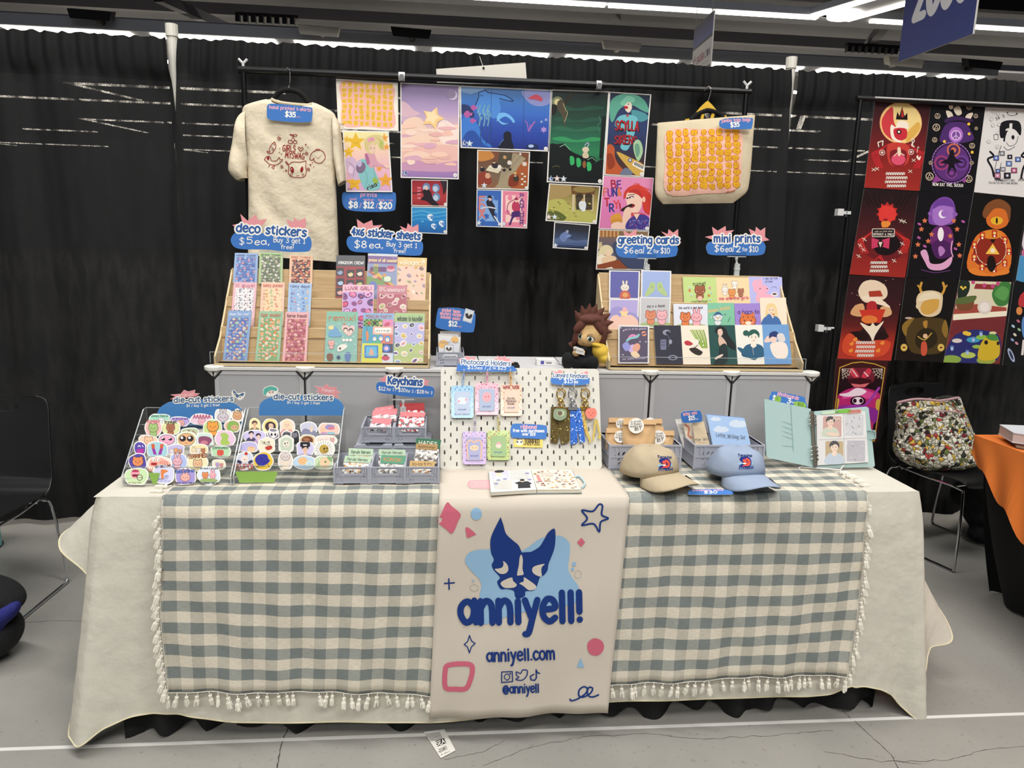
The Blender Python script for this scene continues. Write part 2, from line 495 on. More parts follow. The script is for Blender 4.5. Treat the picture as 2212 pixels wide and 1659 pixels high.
    def build(s,name,label=None,cat=None,group=None,parent=None,mats=None):
        dz=max(.000012,min(.00007,.0016/max(1,s.lay)))if not getattr(s.S,'step',0)else .0004;vs=[];fs=[];cols=[];tr=s.tr
        def P(q):return s.S(tr[0]+q[0]/tr[2],tr[1]+q[1]/tr[2])
        for pts,col,lay,cc,tri in s.L:
            k=len(vs);off=s.lift+lay*dz
            tr_=None;step=getattr(s.S,'step',0)
            if step:
                st=step*tr[2];pts=list(pts);todo=list(tri)if tri else [tuple(f)for f in tessellate_polygon([[V((q[0],q[1],0))for q in pts]])];tr_=[];mid={}
                while todo:
                    f=todo.pop();e=max(range(3),key=lambda i:(pts[f[i]][0]-pts[f[i-1]][0])** 2+(pts[f[i]][1]-pts[f[i-1]][1])** 2)
                    a,b,c_=f[e-1],f[e],f[(e+1)%3]
                    if math.hypot(pts[a][0]-pts[b][0],pts[a][1]-pts[b][1])<= st:tr_.append(tuple(k+i for i in f));continue
                    ky=(min(a,b),max(a,b))
                    if ky not in mid:mid[ky]=len(pts);pts.append(((pts[a][0]+pts[b][0])/2,(pts[a][1]+pts[b][1])/2))
                    m_=mid[ky];todo+=[(a,m_,c_),(m_,b,c_)]
            n=len(pts)
            w=[]
            for q in pts:
                a,nn=P(q);w.append(a+nn*off)
            vs+= w
            if tr_:pass
            elif tri:tr_=[tuple(k+i for i in f)for f in tri]
            elif n>5:tr_=[tuple(k+a for a in f)for f in tessellate_polygon([[V((q[0],q[1],0))for q in pts]])]
            else:tr_=[tuple(range(k,k+n))]
            fs+= tr_
            if cc:
                for c in cc:cols+= list(c)
            else:
                c4=list(lin(col))
                for f in tr_:cols+= c4*len(f)
        for pts,lay in s.bases:
            n=len(pts);k=len(vs);ec=lin(s.edge)if s.edge else lin('e8e4dc')
            for o in (s.lift+lay*dz,-s.th):
                for q in pts:
                    a,nn=P(q);vs.append(a+nn*o)
            for i in range(n):
                fs.append((k+i,k+(i+1)%n,k+n+(i+1)%n,k+n+i));cols+= list(ec)*4
            fs.append(tuple(range(k+n,k+2*n)));cols+= list(ec)*n
        o=link(name,vs,fs,[s.m],None,parent,False,cols)
        if parent is None:prop(o,label,cat,group)
        elif label:o['label']=label
        return o
# crops of the photograph the pictures were measured in
ZA=(0,0,2.989);ZB=(480,140,3.606);ZC=(960,130,3.529);ZD=(1380,0,2.6587);ZE=(1740,190,2.7203);ZF=(460,450,4.424)
ZG=(240,820,6.1444);ZH=(480,800,6.1433);ZI=(700,790,5.923);ZJ=(920,640,4.255);ZK=(1200,470,3.95);ZL=(1280,830,3.456)
ZM=(900,1000,2.591);ZN=(1740,740,2.962);ZO=(0,830,2.8125);ZP=(120,1000,2.518);ZQ=(1300,1000,2.4254);ZR=(960,990,5.821)
def zp(tr,x,y):return tr[0]+x/tr[2],tr[1]+y/tr[2]

# ================================================================== floor
def mk_floor():
    m,nt,b=newmat('polished_concrete');L=nt.links.new
    tc=nd(nt,'TexCoord');n1=nd(nt,'TexNoise');n1.inputs['Scale'].default_value=1.1;n1.inputs['Detail'].default_value=8;n1.inputs['Roughness'].default_value=.6
    n2=nd(nt,'TexNoise');n2.inputs['Scale'].default_value=60;n2.inputs['Detail'].default_value=3
    r1=nd(nt,'ValToRGB');r1.color_ramp.elements[0].position=.3;r1.color_ramp.elements[0].color=lin('888681');r1.color_ramp.elements[1].position=.7;r1.color_ramp.elements[1].color=lin('a19e97')
    r2=nd(nt,'ValToRGB');r2.color_ramp.elements[0].position=.27;r2.color_ramp.elements[0].color=(.5,.48,.46,1);r2.color_ramp.elements[1].position=.38;r2.color_ramp.elements[1].color=(1,1,1,1)
    mx=nd(nt,'Mix',data_type='RGBA',blend_type='MULTIPLY');mx.inputs[0].default_value=.5
    for n in (n1,n2):L(tc.outputs['Object'],n.inputs[0])
    L(n1.outputs[0],r1.inputs[0]);L(n2.outputs[0],r2.inputs[0]);L(r1.outputs[0],mx.inputs[6]);L(r2.outputs[0],mx.inputs[7]);L(mx.outputs[2],b.inputs['Base Color'])
    b.inputs['Roughness'].default_value=.42;b.inputs['Specular IOR Level'].default_value=.35
    return m
fl=MB();fl.box(-30,34,-14,70,-.2,0,mk_floor())
M_CRACK=mat('4a4744',.9)
F0=PZ(.0006)
def crack(pts,w,seed):
    r=random.Random(seed);q=[]
    for i in range(len(pts)-1):
        a,b=F0.at(*pts[i]),F0.at(*pts[i+1]);n=9
        for j in range(n):q.append(a.lerp(b,j/n)+V((r.uniform(-1,1),r.uniform(-1,1),0))*(a-b).length*.022)
    q.append(F0.at(*pts[-1]))
    for i in range(len(q)-1):
        d=(q[i+1]-q[i]).normalized();s=V((-d.y,d.x,0))*w*r.uniform(.5,1.2)/2
        fl.add([q[i]+s,q[i+1]+s,q[i+1]-s,q[i]-s],[(0,1,2,3)],M_CRACK)
crack([(628,1560),(612,1595),(604,1625),(598,1659)],.004,1)
crack([(1040,1655),(1150,1612),(1260,1592),(1400,1585),(1520,1597),(1700,1585),(1800,1578)],.0018,2)
crack([(1820,1535),(1870,1580),(1925,1630),(1940,1659)],.0025,3)
crack([(1780,1622),(1900,1645),(2050,1642),(2130,1618),(2212,1612)],.0018,4)
crack([(1935,1645),(1990,1650)],.002,5);crack([(20,1348),(120,1340),(200,1342)],.0015,6)
crack([(960,1640),(1040,1625),(1090,1600)],.0015,7)
prop(fl.build('floor'),'grey polished concrete hall floor with thin cracks','floor',None,'structure')
tp=MB();a,b=V((-3.2,-.012,.0012)),V((3.4,-.046,.0012))
tp.prism([a+V((0,.007,0)),b+V((0,.007,0)),b-V((0,.007,0)),a-V((0,.007,0))],(0,0,-.001),mat('d9d7d2',.6))
prop(tp.build('floor_tape'),'thin white booth line taped across the concrete floor','floor tape')

# ================================================================== black drapes and their white poles
def mk_drape():
    m=bpy.data.materials.new('sheer_black_drape');m.use_nodes=True;nt=m.node_tree;L=nt.links.new
    b=nt.nodes['Principled BSDF'];o=nt.nodes['Material Output']
    b.inputs['Base Color'].default_value=lin('171718');b.inputs['Roughness'].default_value=.75;b.inputs['Specular IOR Level'].default_value=.25
    tc=nd(nt,'TexCoord');mp=nd(nt,'Mapping');mp.inputs['Scale'].default_value=(260,1,420)
    nz=nd(nt,'TexNoise');nz.inputs['Scale'].default_value=1;nz.inputs['Detail'].default_value=2
    n2=nd(nt,'TexNoise');n2.inputs['Scale'].default_value=4.5;n2.inputs['Detail'].default_value=4
    bp=nd(nt,'Bump');bp.inputs['Strength'].default_value=.5;bp.inputs['Distance'].default_value=.002
    rp=nd(nt,'ValToRGB');rp.color_ramp.elements[0].position=.42;rp.color_ramp.elements[0].color=(0,0,0,1);rp.color_ramp.elements[1].position=.72;rp.color_ramp.elements[1].color=(.075,.075,.075,1)
    r2=nd(nt,'ValToRGB');r2.color_ramp.elements[0].position=.4;r2.color_ramp.elements[0].color=(.06,.06,.06,1);r2.color_ramp.elements[1].position=.62;r2.color_ramp.elements[1].color=(1,1,1,1)
    mu=nd(nt,'Math',operation='MULTIPLY');t=nd(nt,'BsdfTransparent');x=nd(nt,'MixShader')
    L(tc.outputs['Object'],mp.inputs[0]);L(mp.outputs[0],nz.inputs[0]);m2=nd(nt,'Mapping');m2.inputs['Scale'].default_value=(5,1,1.2);L(tc.outputs['Object'],m2.inputs[0]);L(m2.outputs[0],n2.inputs[0])
    L(nz.outputs[0],bp.inputs['Height']);L(bp.outputs[0],b.inputs['Normal']);L(nz.outputs[0],rp.inputs[0]);L(n2.outputs[0],r2.inputs[0])
    L(rp.outputs[0],mu.inputs[0]);L(r2.outputs[0],mu.inputs[1]);L(mu.outputs[0],x.inputs[0]);L(b.outputs[0],x.inputs[1]);L(t.outputs[0],x.inputs[2]);L(x.outputs[0],o.inputs['Surface'])
    return m
M_DRAPE=mk_drape()
M_HEADER=mat('101011',.8,bump=(300,.3,.002),name='double_black_drape',spec=.25)
def sstep(a,b,x):
    t=max(0,min(1,(x-a)/(b-a)));return t*t*(3-2*t)
def drape(name,xl,xr,nu,seed,label):
    r=random.Random(seed);ph=[(r.uniform(3,14),r.uniform(0,6.3),r.uniform(.3,1))for _ in range(7)]
    big=[(r.uniform(2,5),r.uniform(0,6.3))for _ in range(3)]
    fine=[(r.uniform(45,120),r.uniform(0,6.3))for _ in range(4)]
    zt,zb=2.378,.03
    def f(u,v):
        z=zt+(zb-zt)*v;x0,x1=xl(z),xr(z);x=x0+(x1-x0)*u;X=xl(1)+(xr(1)-xl(1))*u
        y=sum(a*math.sin(k*X*2.2+p+.25*math.sin(z*1.3+p))for k,p,a in ph)*.0155+sum(math.sin(k*X+p)for k,p in big)*.006
        top=1-sstep(.0,.075,v);hd=1-sstep(.055,.09,v)
        fn=sum(math.sin(k*X+p)for k,p in fine)
        y=y*(1-.7*hd)+fn*(.0052*hd+.0006)-.012*hd*math.sin(PI*min(1,v/.08))
        if v== 0:z+= .0022*math.sin(X*95+ph[0][1])+.002*math.sin(X*141)+.002*math.sin(X*23)
        return (x,1.735+y,z)
    m=MB();vs=[0,.012,.03,.05,.062,.07,.08,.1]+[.1+.9*i/16 for i in range(1,17)]
    m.grid(lambda u,v:f(u,vs[round(v*(len(vs)-1))]),nu,len(vs)-1,M_DRAPE)
    k=m.mi(M_HEADER);m.m=[k if i<nu*6 else 0 for i in range(len(m.m))]
    o=m.build(name,smooth=True);prop(o,label,'drape','black pipe-and-drape panels');return o
gapL=lambda z:.044*max(0,min(1,(z-1.62)/.8))
drape('drape',lambda z:-3.6,lambda z:-1.497-gapL(z),190,1,'black drape panel behind the empty black chair, ending at a white pole')
drape('drape',lambda z:-1.54+gapL(z)*1.4,lambda z:1.527-.05*max(0,min(1,(z-1.45)/.97)),300,2,'wide black drape panel hanging behind the booth between two white poles')
drape('drape',lambda z:1.49+.034*max(0,min(1,(z-1.45)/.97)),lambda z:4.2,260,3,'black drape panel behind the neighbouring red and purple posters')
M_POLE=mat('d8d4c9',.45,vary=.06)
for x,lb in ((-1.527,'white drape pole between the plain black drape and the t-shirt'),(1.507,'white drape pole between the tote bag and the neighbouring posters')):
    p=MB();p.tube([(x,1.795,0),(x,1.795,2.40)],.0235,M_POLE,14);p.tube([(x,1.795,2.395),(x,1.795,2.45)],.028,M_POLE,14)
    p.box(x-.14,x+.14,1.69,1.9,0,.008,M_POLE)
    prop(p.build('drape_pole',smooth=False),lb,'pole','white drape poles')

# ================================================================== hall ceiling
M_BLK=mat('0b0b10',.9);M_STEEL=mat('a4a9b6',.6);M_STEEL2=mat('6c6d7c',.7);M_LAMP=mat('fff4e2',.5,emit=6);M_LAMPFAR=mat('fff4e2',.5,emit=28)
c=MB();c.box(-60,70,-14,80,10.5,10.8,M_BLK);prop(c.build('ceiling'),'black hall ceiling','ceiling',None,'structure')
for i,(y,z,x0,x1,lb)in enumerate(((25.6,8.25,-40,26,'thin grey ceiling truss above the lit beam'),(20.5,8.7,-30,40,'dark ceiling truss between the two lit beams'),(29,9.6,-40,45,'high dark ceiling truss far above the drapes'))):
    t=MB();t.box(x0,x1,y,y+.3,z,z+(.2 if i== 0 else .4),M_STEEL2 if i== 0 else mat('0e0e15',.8))
    prop(t.build('trim_%d'%(i+1)),lb,'ceiling truss',None,'structure')
for i,(xa,ya,xb,yb)in enumerate(((-9,23.6,-7.5,30),(2.5,17,5.5,24),(13,20,15.5,26))):
    t=MB();t.bar((xa,ya,8.6),(xb,yb,8.9),.3,.3,mat('20202b',.8));prop(t.build('trim_%d'%(i+4)),None,None,None,'structure')
lt=thing('beam_light','long grey ceiling beam with strip lights just above the drapes','ceiling light',(2,23.9,7.5))
t=MB();t.box(-32,18.8,23.3,24.7,7.5,7.83,M_STEEL);t.build('beam',lt)
x=-31.0
while x<18:
    t=MB();t.box(x,min(x+3.75,18.4),23.42,23.95,7.46,7.5,M_LAMP);t.build('light_strip',lt);x+= 4.35
lt=thing('beam_light','nearer grey ceiling beam with zigzag strip lights and round lamps','ceiling light',(12,18.4,7.5))
t=MB();t.box(-4,21,18.0,18.9,7.52,7.7,M_STEEL)
for x in (-1.2,9.9,16.6):t.bar((x,18.2,7.6),(x+1.3,15.2,7.6),1.3,.16,M_STEEL)
t.build('beam',lt)
for x0,x1 in ((-3.5,-1.4),(.4,3.9),(4.0,6.7),(6.8,9.6),(11.1,13.6),(13.7,16.2),(18.2,21)):
    t=MB();t.box(x0,x1,18.06,18.24,7.46,7.52,M_LAMP);t.build('light_strip',lt)
for x in (-1.2,9.9,16.6):
    for dx in (-.55,.55):
        t=MB();t.bar((x+dx,18.2,7.49),(x+1.3+dx,15.2,7.49),.17,.06,M_LAMP);t.build('light_strip',lt)
    t=MB();t.lathe([(.42,0),(.42,.06)],(x+.25,17.8,7.44),M_LAMP,20);t.build('round_lamp',lt)
for i,(y,z0)in enumerate(((27.2,0),(32.3,1),(36.4,0),(43,1),(48.5,0),(57,1))):
    k=-36+(i*1.7)%3
    row=thing('strip_light','far row of ceiling strip lights glowing faintly through the sheer drapes','ceiling light',(0,y,7.46),'far ceiling strip lights')
    while k<48:
        t=MB();t.box(k,k+4.3,y,y+.34,7.46,7.5,M_LAMPFAR);t.build('lamp_tube',row)
        if z0 and (round(k)%2== 0):t=MB();t.bar((k,y,7.48),(k+1.6,(27.2,36.0,0,48.1,0,59)[i],7.48),.24,.03,M_LAMPFAR);t.build('lamp_tube',row)
        k+= 4.6 if rnd.random()<.55 else 9.2
def flood(px,py,white,lb):
    p=PY(22.4).at(px,py);o=thing('flood_light',lb,'flood light',p-V((0,0,.3)),'flood lights on the ceiling beam')
    m=mat('d5d2cc',.5)if white else mat('14141a',.7)
    t=MB();t.prism([p+V((-.55,0,-.1)),p+V((.55,0,-.14)),p+V((.62,0,.12)),p+V((-.62,0,.16))],(0,.35,.1),m);t.build('lamp_head',o)
    t=MB();t.tube([p+V((0,.3,.1)),V((p.x,23.0,7.66)),V((p.x,23.34,7.68))],.09,m,6);t.build('bracket',o)
flood(688,68,True,'white flood light on the ceiling beam above the t-shirt')
flood(1344,101,True,'white flood light on the ceiling beam above the horned-sea print')
flood(1958,136,True,'white flood light under the blue aisle sign')
flood(193,33,False,'dark flood light on the ceiling beam over the plain drape')
flood(888,72,False,'dark flood light on the ceiling beam above the cloud print')
flood(2128,140,False,'dark flood light at the end of the ceiling beam')
for px,py,lb in ((577,43,'dark slotted vent on the thin truss above the t-shirt'),(1886,108,'dark slotted vent on the thin truss beside the blue aisle sign')):
    q=PY(24.9).at(px,py);t=MB()
    for i in range(8):t.box(q.x-1.0+i*.25,q.x-.86+i*.25,q.y-.1,q.y+.1,q.z-.12,q.z+.14,mat('16161d',.8))
    t.box(q.x-1,q.x+1,q.y,q.y+.12,q.z+.1,q.z+.2,mat('16161d',.8));prop(t.build('ceiling_vent'),lb,'vent','slotted vents')

# ================================================================== hanging aisle signs
def edge_plane(a,b):
    d=(b-a).normalized();n=V((d.y,-d.x,0))
    if n.dot(CAM-a)<0:n=-n
    return Pl(a,n)
def aisle(p0,p1,z,up,lo,label,draw):
    a,b=PZ(z).at(*p0),PZ(z).at(*p1);pl=edge_plane(a,b)
    d=(b-a);w=d.length;d.normalize()
    o=thing('aisle_sign',label,'hanging sign',(a+b)/2+V((0,0,lo)))
    A=Art(lambda x,y:(a+d*(x*w)+V((0,0,lo+(up-lo)*(1-y))),pl.N),(0,0,1),.02)
    draw(A);A.build('panel',None,None,None,o)
    t=MB()
    for k in (.08,.92):q=a+d*(w*k);t.tube([(q.x,q.y,z+up),(q.x,q.y,10.5)],.006,mat('8a8a8a',.5),5)
    t.build('cable',o)
def dsak(A):
    A.base('23294f',[0,0,1,0,1,1,0,1]);A.g([0,0,1,0,1,.3,0,.3],['1b2148','2c3a7c','3d55a8'])
    A.p('dcdadb',[0,.34,1,.34,1,.72,0,.72]);A.p('6b78a6',[0,.76,1,.74,1,1,0,1])
    A.l('8e3a63',.02,[.06,.5,.2,.5]);A.l('8e3a63',.02,[.09,.44,.09,.62]);A.l('8e3a63',.02,[.17,.44,.17,.62])
    A.t('a13b5e','SAKURA',.25,.58,.65,None,.1,.2);A.t('3b3768','CON',.68,.58,.94,None,.1,.16);A.scrib('777',.4,.66,.9,.02)
aisle((1500,62),(1543,22),5.0,0,-1.05,'small navy and white hanging aisle sign with pink lettering',dsak)
def d20(A):
    A.base('2b356e',[0,0,1,0,1,1,0,1]);A.g([0,0,1,0,1,1,0,1],['20284f','27316a','333f80','3a4686'])
    A.t('e3e2e6','2000',.16,.66,.88,.66,.42,.2)
aisle((1940,134),(2101,73),3.6,1.15,0,'big dark blue hanging aisle sign with white number',d20)

# ================================================================== folding table, skirt and cream cloth
ZT=.765
o=thing('folding_table','long folding table under the cream cloth','table',(0,.38,0))
t=MB();t.box(-1.21,1.21,.006,.755,.725,.757,mat('b9b6ae',.6));t.build('tabletop',o)
for sx in (-1,1):
    for y in (.12,.64):
        t=MB();t.tube([(sx*1.0,y,0),(sx*1.0,y,.725)],.015,mat('6e6e70',.4,.6),8);t.build('leg',o)
# black pleated skirt around three sides
def skirt_path(t):
    L=[.74,2.40,.74];s=t*sum(L)
    if s<L[0]:return V((-1.2,.745-s,0)),V((-1,0,0))
    s-= L[0]
    if s<L[1]:return V((-1.2+s,.005,0)),V((0,-1,0))
    s-= L[1];return V((1.2,.005+s,0)),V((1,0,0))
def fsk(u,v):
    p,n=skirt_path(u);s=u*3.88;k=.25+.75*v
    w=(.5+.5*math.sin(s*46+1.4*math.sin(s*7)))*.045+.02*math.sin(s*17)
    p=p+n*(w-.052)*k;return (p.x,p.y,.72-(.715-.02*math.sin(s*23)*v-.014*math.sin(s*46+2))*v)
t=MB();t.grid(fsk,420,10,mat('101011',.85,bump=(300,.2)));prop(t.build('table_skirt',smooth=True),'black pleated table skirt showing below the cream cloth','table skirt')

M_LINEN=mat('cdc8bb',.9,bump=(11,.4,.022),vary=.025,name='cream_cloth',spec=.15)
# hem: (pixel, Y) along the front; then the two flared ends
PF=lambda x,y,Y:PY(Y).at(x,y)
hemL=[PF(170,1597,-.045),PF(235,1562,-.03),PF(305,1536,-.008),PF(370,1538,-.02),PF(430,1549,-.03),PF(560,1556,-.03),PF(760,1555,-.03),PF(930,1551,-.03),
        PF(1130,1535,-.028),PF(1313,1512,-.028),PF(1500,1508,-.03),PF(1700,1503,-.03),PF(1780,1494,-.025),PF(1840,1476,-.008),PF(1885,1478,.0),PF(1920,1497,-.008),PF(1950,1530,-.025),PF(1999,1564,-.045)]
sideL=[PF(178,1480,.04),PF(190,1380,.10),PF(199,1262,.17),PF(137,1183,.27),V((-1.45,.42,.52)),V((-1.36,.6,.55)),V((-1.30,.74,.5))]
sideR=[PF(1990,1500,.02),PF(1985,1430,.06),PF(1997,1400,.11),PF(2048,1373,.17),V((1.46,.3,.34)),V((1.38,.5,.42)),V((1.30,.74,.45))]
hem=list(reversed(sideL))+hemL+sideR
hem=catmull([tuple(p)for p in hem],False,9)
topk=[V((-1.222,.76,ZT)),V((-1.222,.62,ZT)),V((-1.222,.45,ZT)),V((-1.222,.3,ZT)),V((-1.222,.15,ZT)),V((-1.222,.07,ZT)),V((-1.222,.02,ZT))]
top=topk+[V((max(-1.222,min(1.222,(p.x+.005)*.925)),-.002,ZT))for p in hemL]+[V((-p.x,p.y,p.z))for p in reversed(topk)]
top=catmull([tuple(p)for p in top],False,9)
n=len(hem)
def fcl(u,v):
    i=min(n-1,round(u*(n-1)));a,b=V(top[i]),V(hem[i]);v2=v
    p=a.lerp(b,v2)
    s=i/n*3.9
    out=V((0,-1,0))if abs(a.x)<1.2 else V((-1 if a.x<0 else 1,0,0))
    p+= out*(.012*math.sin(PI*min(1,v*6)/2)*(1 if v>0 else 0)+.011*v*math.sin(s*8)*(1.4 if abs(a.x)>1.0 else .5)+.004*v*math.sin(s*21+2*v)+.0012*math.sin(s*60+v*40)*v)
    if v>0:p.z=min(p.z,ZT-.004)
    return p
t=MB();t.grid(fcl,n-1,22,M_LINEN)
t.add([(-1.222,.76,ZT),(1.222,.76,ZT),(1.222,-.002,ZT),(-1.222,-.002,ZT)],[(0,1,2,3)],M_LINEN)
t.tube([fcl(i/(n-1),1)+V((0,-.001,.001))for i in range(n)],.0022,mat('d6ccab',.9),5)
ob=t.build('tablecloth',smooth=True);prop(ob,'cream cloth draped over the long booth table with hanging corners','tablecloth')

# ================================================================== gingham throws with tassels
def mk_gingham():
    m,nt,b=newmat('gingham_cotton');L=nt.links.new
    uv=nd(nt,'UVMap',uv_map='UVMap');sp=nd(nt,'SeparateXYZ');L(uv.outputs[0],sp.inputs[0])
    def band(sock,period,ph):
        a=nd(nt,'Math',operation='MULTIPLY_ADD');a.inputs[1].default_value=1/period;a.inputs[2].default_value=ph;L(sock,a.inputs[0])
        f=nd(nt,'Math',operation='FRACT');L(a.outputs[0],f.inputs[0]);g=nd(nt,'Math',operation='GREATER_THAN');g.inputs[1].default_value=.5;L(f.outputs[0],g.inputs[0]);return g.outputs[0]
    bu,bv=band(sp.outputs[0],.0712,0),band(sp.outputs[1],.0672,.02)
    def mix(f,a,b_):
        x=nd(nt,'Mix',data_type='RGBA');L(f,x.inputs[0])
        for i,c in ((6,a),(7,b_)):
            if isinstance(c,str):x.inputs[i].default_value=lin(c)
            else:L(c,x.inputs[i])
        return x.outputs[2]
    lo=mix(bu,'d9d0be','c0b9aa');hi=mix(bu,'9c9e97','7b817f');c=mix(bv,lo,hi)
    nz=nd(nt,'TexNoise');mp=nd(nt,'Mapping');mp.inputs['Scale'].default_value=(60,700,1);L(uv.outputs[0],mp.inputs[0]);L(mp.outputs[0],nz.inputs[0]);nz.inputs['Scale'].default_value=1;nz.inputs['Detail'].default_value=3
    rp=nd(nt,'ValToRGB');rp.color_ramp.elements[0].position=.3;rp.color_ramp.elements[0].color=(.8,.8,.8,1);rp.color_ramp.elements[1].position=.65;rp.color_ramp.elements[1].color=(1.06,1.06,1.06,1)
    mu=nd(nt,'Mix',data_type='RGBA',blend_type='MULTIPLY');mu.inputs[0].default_value=1;L(nz.outputs[0],rp.inputs[0]);L(c,mu.inputs[6]);L(rp.outputs[0],mu.inputs[7]);L(mu.outputs[2],b.inputs['Base Color'])
    b.inputs['Roughness'].default_value=.9;b.inputs['Specular IOR Level'].default_value=.1
    bp=nd(nt,'Bump');bp.inputs['Strength'].default_value=.25;bp.inputs['Distance'].default_value=.001;L(nz.outputs[0],bp.inputs['Height']);L(bp.outputs[0],b.inputs['Normal'])
    return m
M_GING=mk_gingham();M_TASS=mat('e3ddd0',.95,bump=(220,.5,.002));M_HEMW=mat('cfcbc0',.95)
tas=MB()
tas.tube([(0,0,0),(.001,-.001,-.010)],.0013,M_TASS,5);tas.tube([(.001,-.001,-.010),(.001,-.001,-.017)],.0050,M_TASS,7)
for k in range(11):
    a=k*2.4;r=.0035+.0055*(k%4)/3
    tas.tube([(.001,-.001,-.014),(math.cos(a)*r*.7,math.sin(a)*r*.5-.001,-.024),(math.cos(a)*r,math.sin(a)*r*.6-.001,-.036-.003*(k%3))],(.0020,.0026,.0017),M_TASS,5)
tas_mesh=None
def throw(name,label,xt0,xt1,edge_in,bot0,bot1,tass_bottom,tass_side,seed):
    """xt0..xt1 at the table edge; bottom corners as pixels; edge_in: which side carries tassels (-1 or 1)"""
    global tas_mesh
    r=random.Random(seed);o=thing(name,label,'throw',((xt0+xt1)/2,0,.765),'gingham throws on the booth table')
    b0,b1=PF(*bot0,-.06),PF(*bot1,-.06);drop=.6;back=.42
    def pos(u,s):
        """u across 0..1, s: metres along the cloth, negative on the table top"""
        if s<= 0:return V((xt0+(xt1-xt0)*u-s*.02*(.5-u),-s-.012,ZT+.0035+.0012*math.sin(u*31+s*22)))
        q=s/drop;ta=V((xt0+(xt1-xt0)*u,-.036,ZT));p=ta.lerp(b0.lerp(b1,u),q)
        e=u if edge_in<0 else 1-u
        p.y+=-.004*math.sin(u*17+q*2.4)*q-.003*math.sin(u*41+1+q*3)*q-.006*q*math.exp(-e*9)-.002*math.sin((u*3-q*2)*9)
        p.z+=(.012*math.sin(q*3.1)*math.exp(-e*5)-.004*math.sin(q*7+u*6))*min(1,q*2)
        p.x+= .006*math.sin(q*6+1)*math.exp(-e*14)*edge_in*-1
        if s<.03:p.y+=(.03-s)*.6
        return p
    nu=60;ss=[-back+i*.03 for i in range(14)]+[0,.004,.012,.025]+[.05+i*.0275 for i in range(21)]
    vs=[];fs=[];uv=[];W_=abs(xt1-xt0)
    for s in ss:
        for i in range(nu+1):vs.append(tuple(pos(i/nu,s)))
    for j in range(len(ss)-1):
        for i in range(nu):
            f=(j*(nu+1)+i,j*(nu+1)+i+1,(j+1)*(nu+1)+i+1,(j+1)*(nu+1)+i);fs.append(f)
            for k in f:uv+=[(k%(nu+1))/nu*W_+(.03 if edge_in<0 else -.02),2-ss[k//(nu+1)]]
    cl=link('cloth',vs,fs,[M_GING],None,o,True,None,uv)
    q=cl.modifiers.new('thick','SOLIDIFY');q.thickness=.0016;q.offset=0
    h=MB();h.tube([pos(i/40,drop)for i in range(41)],.0018,M_HEMW,5);ue=0 if edge_in<0 else 1
    h.tube([pos(ue,-.1+.7*i/40)for i in range(41)],.0015,M_HEMW,5);h.build('hem_cord',o)
    def tassel(p,tilt,ln):
        global tas_mesh
        if tas_mesh is None:
            tb=tas.build('tassel',o);tas_mesh=tb.data;tas_mesh.transform(Matrix.Translation(WL[o]))
        else:tb=bpy.data.objects.new('tassel',tas_mesh);COL.objects.link(tb);tb.parent=o
        tb.location=p-WL[o];tb.rotation_euler=tilt;tb.scale=(ln*1.08,ln,ln);WL[tb]=p
    for u in tass_bottom:
        d=pos(u,drop);d.y-= .004
        tassel(d,(r.uniform(-.1,.06),r.uniform(-.25,.25),r.uniform(0,6)),r.uniform(.95,1.15))
    for s in tass_side:
        d=pos(ue,s);d.x+= edge_in*.002;d.y-= .006
        if s<0:tassel(d+V((0,0,.006)),(0,edge_in*-1.45+r.uniform(-.1,.1),r.uniform(-.35,.35)),1.15)
        else:tassel(d,(r.uniform(-.15,0),edge_in*-r.uniform(.1,.4),r.uniform(-.4,.4)),r.uniform(.95,1.2))
bl=[.0,.035,.07,.11,.15,.185,.22,.26,.29,.335,.37,.41,.44,.465,.565,.595,.615,.66,.69,.72,.755,.79,.825,.86,.91,.925,.96,.995]
sd=[-.17,-.13,-.09,-.05,.035,.07,.10,.135,.165,.195,.225,.25,.275,.30,.325,.36,.40,.43,.455,.475,.50,.525,.55,.575]
throw('gingham_throw','grey-blue gingham throw under the sticker stands, fringed beside the black chair',-1.035,-.235,-1,(362,1492),(932,1502),bl,sd,5)
br=[.01,.05,.09,.11,.15,.185,.22,.26,.28,.325,.355,.39,.41,.47,.51,.56,.58,.62,.66,.695,.73,.76,.80,.82,.84,.89,.925,.965,.995]
sd2=[-.19,-.15,-.1,-.06,.02,.085,.115,.145,.17,.19,.225,.26,.29,.32,.35,.38,.405,.43,.45,.475,.50,.525,.55,.58]
throw('gingham_throw','grey-blue gingham throw under the two caps, fringed beside the flowery bag chair',.28,1.045,1,(1316,1478),(1828,1458),br,sd2,6)

# ================================================================== linen banner with the printed logo
BX0,BX1=-.262,.292
bt0,bt1=PF(927,1556,-.078),PF(1313,1540,-.078)
def ban(u,q):
    """q 0..1 down the hanging face"""
    p=V((BX0+(BX1-BX0)*u,-.052,ZT)).lerp(bt0.lerp(bt1,u),q)
    p.y+= .006*math.sin(u*9+1)*q*q+.004*math.sin(u*21)*q** 3-.003*math.sin(q*9+u*4);return p
M_BAN=mat('cbc1b3',.9,bump=(500,.2,.001),vary=.02,name='linen_banner',spec=.12)
t=MB();nu=40
rows=[('t',.33),('t',.2),('t',.1),('t',.03),('t',.0),('c',.3),('c',.7)]+[('f',i/22)for i in range(1,23)]
def frow(u,v):
    k,a=rows[round(v*(len(rows)-1))]
    if k== 't':return V((BX0+(BX1-BX0)*u,a-.022,ZT+.0075))
    if k== 'c':return V((BX0+(BX1-BX0)*u,-.022-.030*math.sin(a*PI/2),ZT-.001+.0085*math.cos(a*PI/2)))
    return ban(u,a)
t.grid(frow,nu,len(rows)-1,M_BAN)
o=t.build('banner',smooth=True,solid=.0014);prop(o,'beige booth banner with blue dog logo hanging from the table middle','banner')
BAN=o
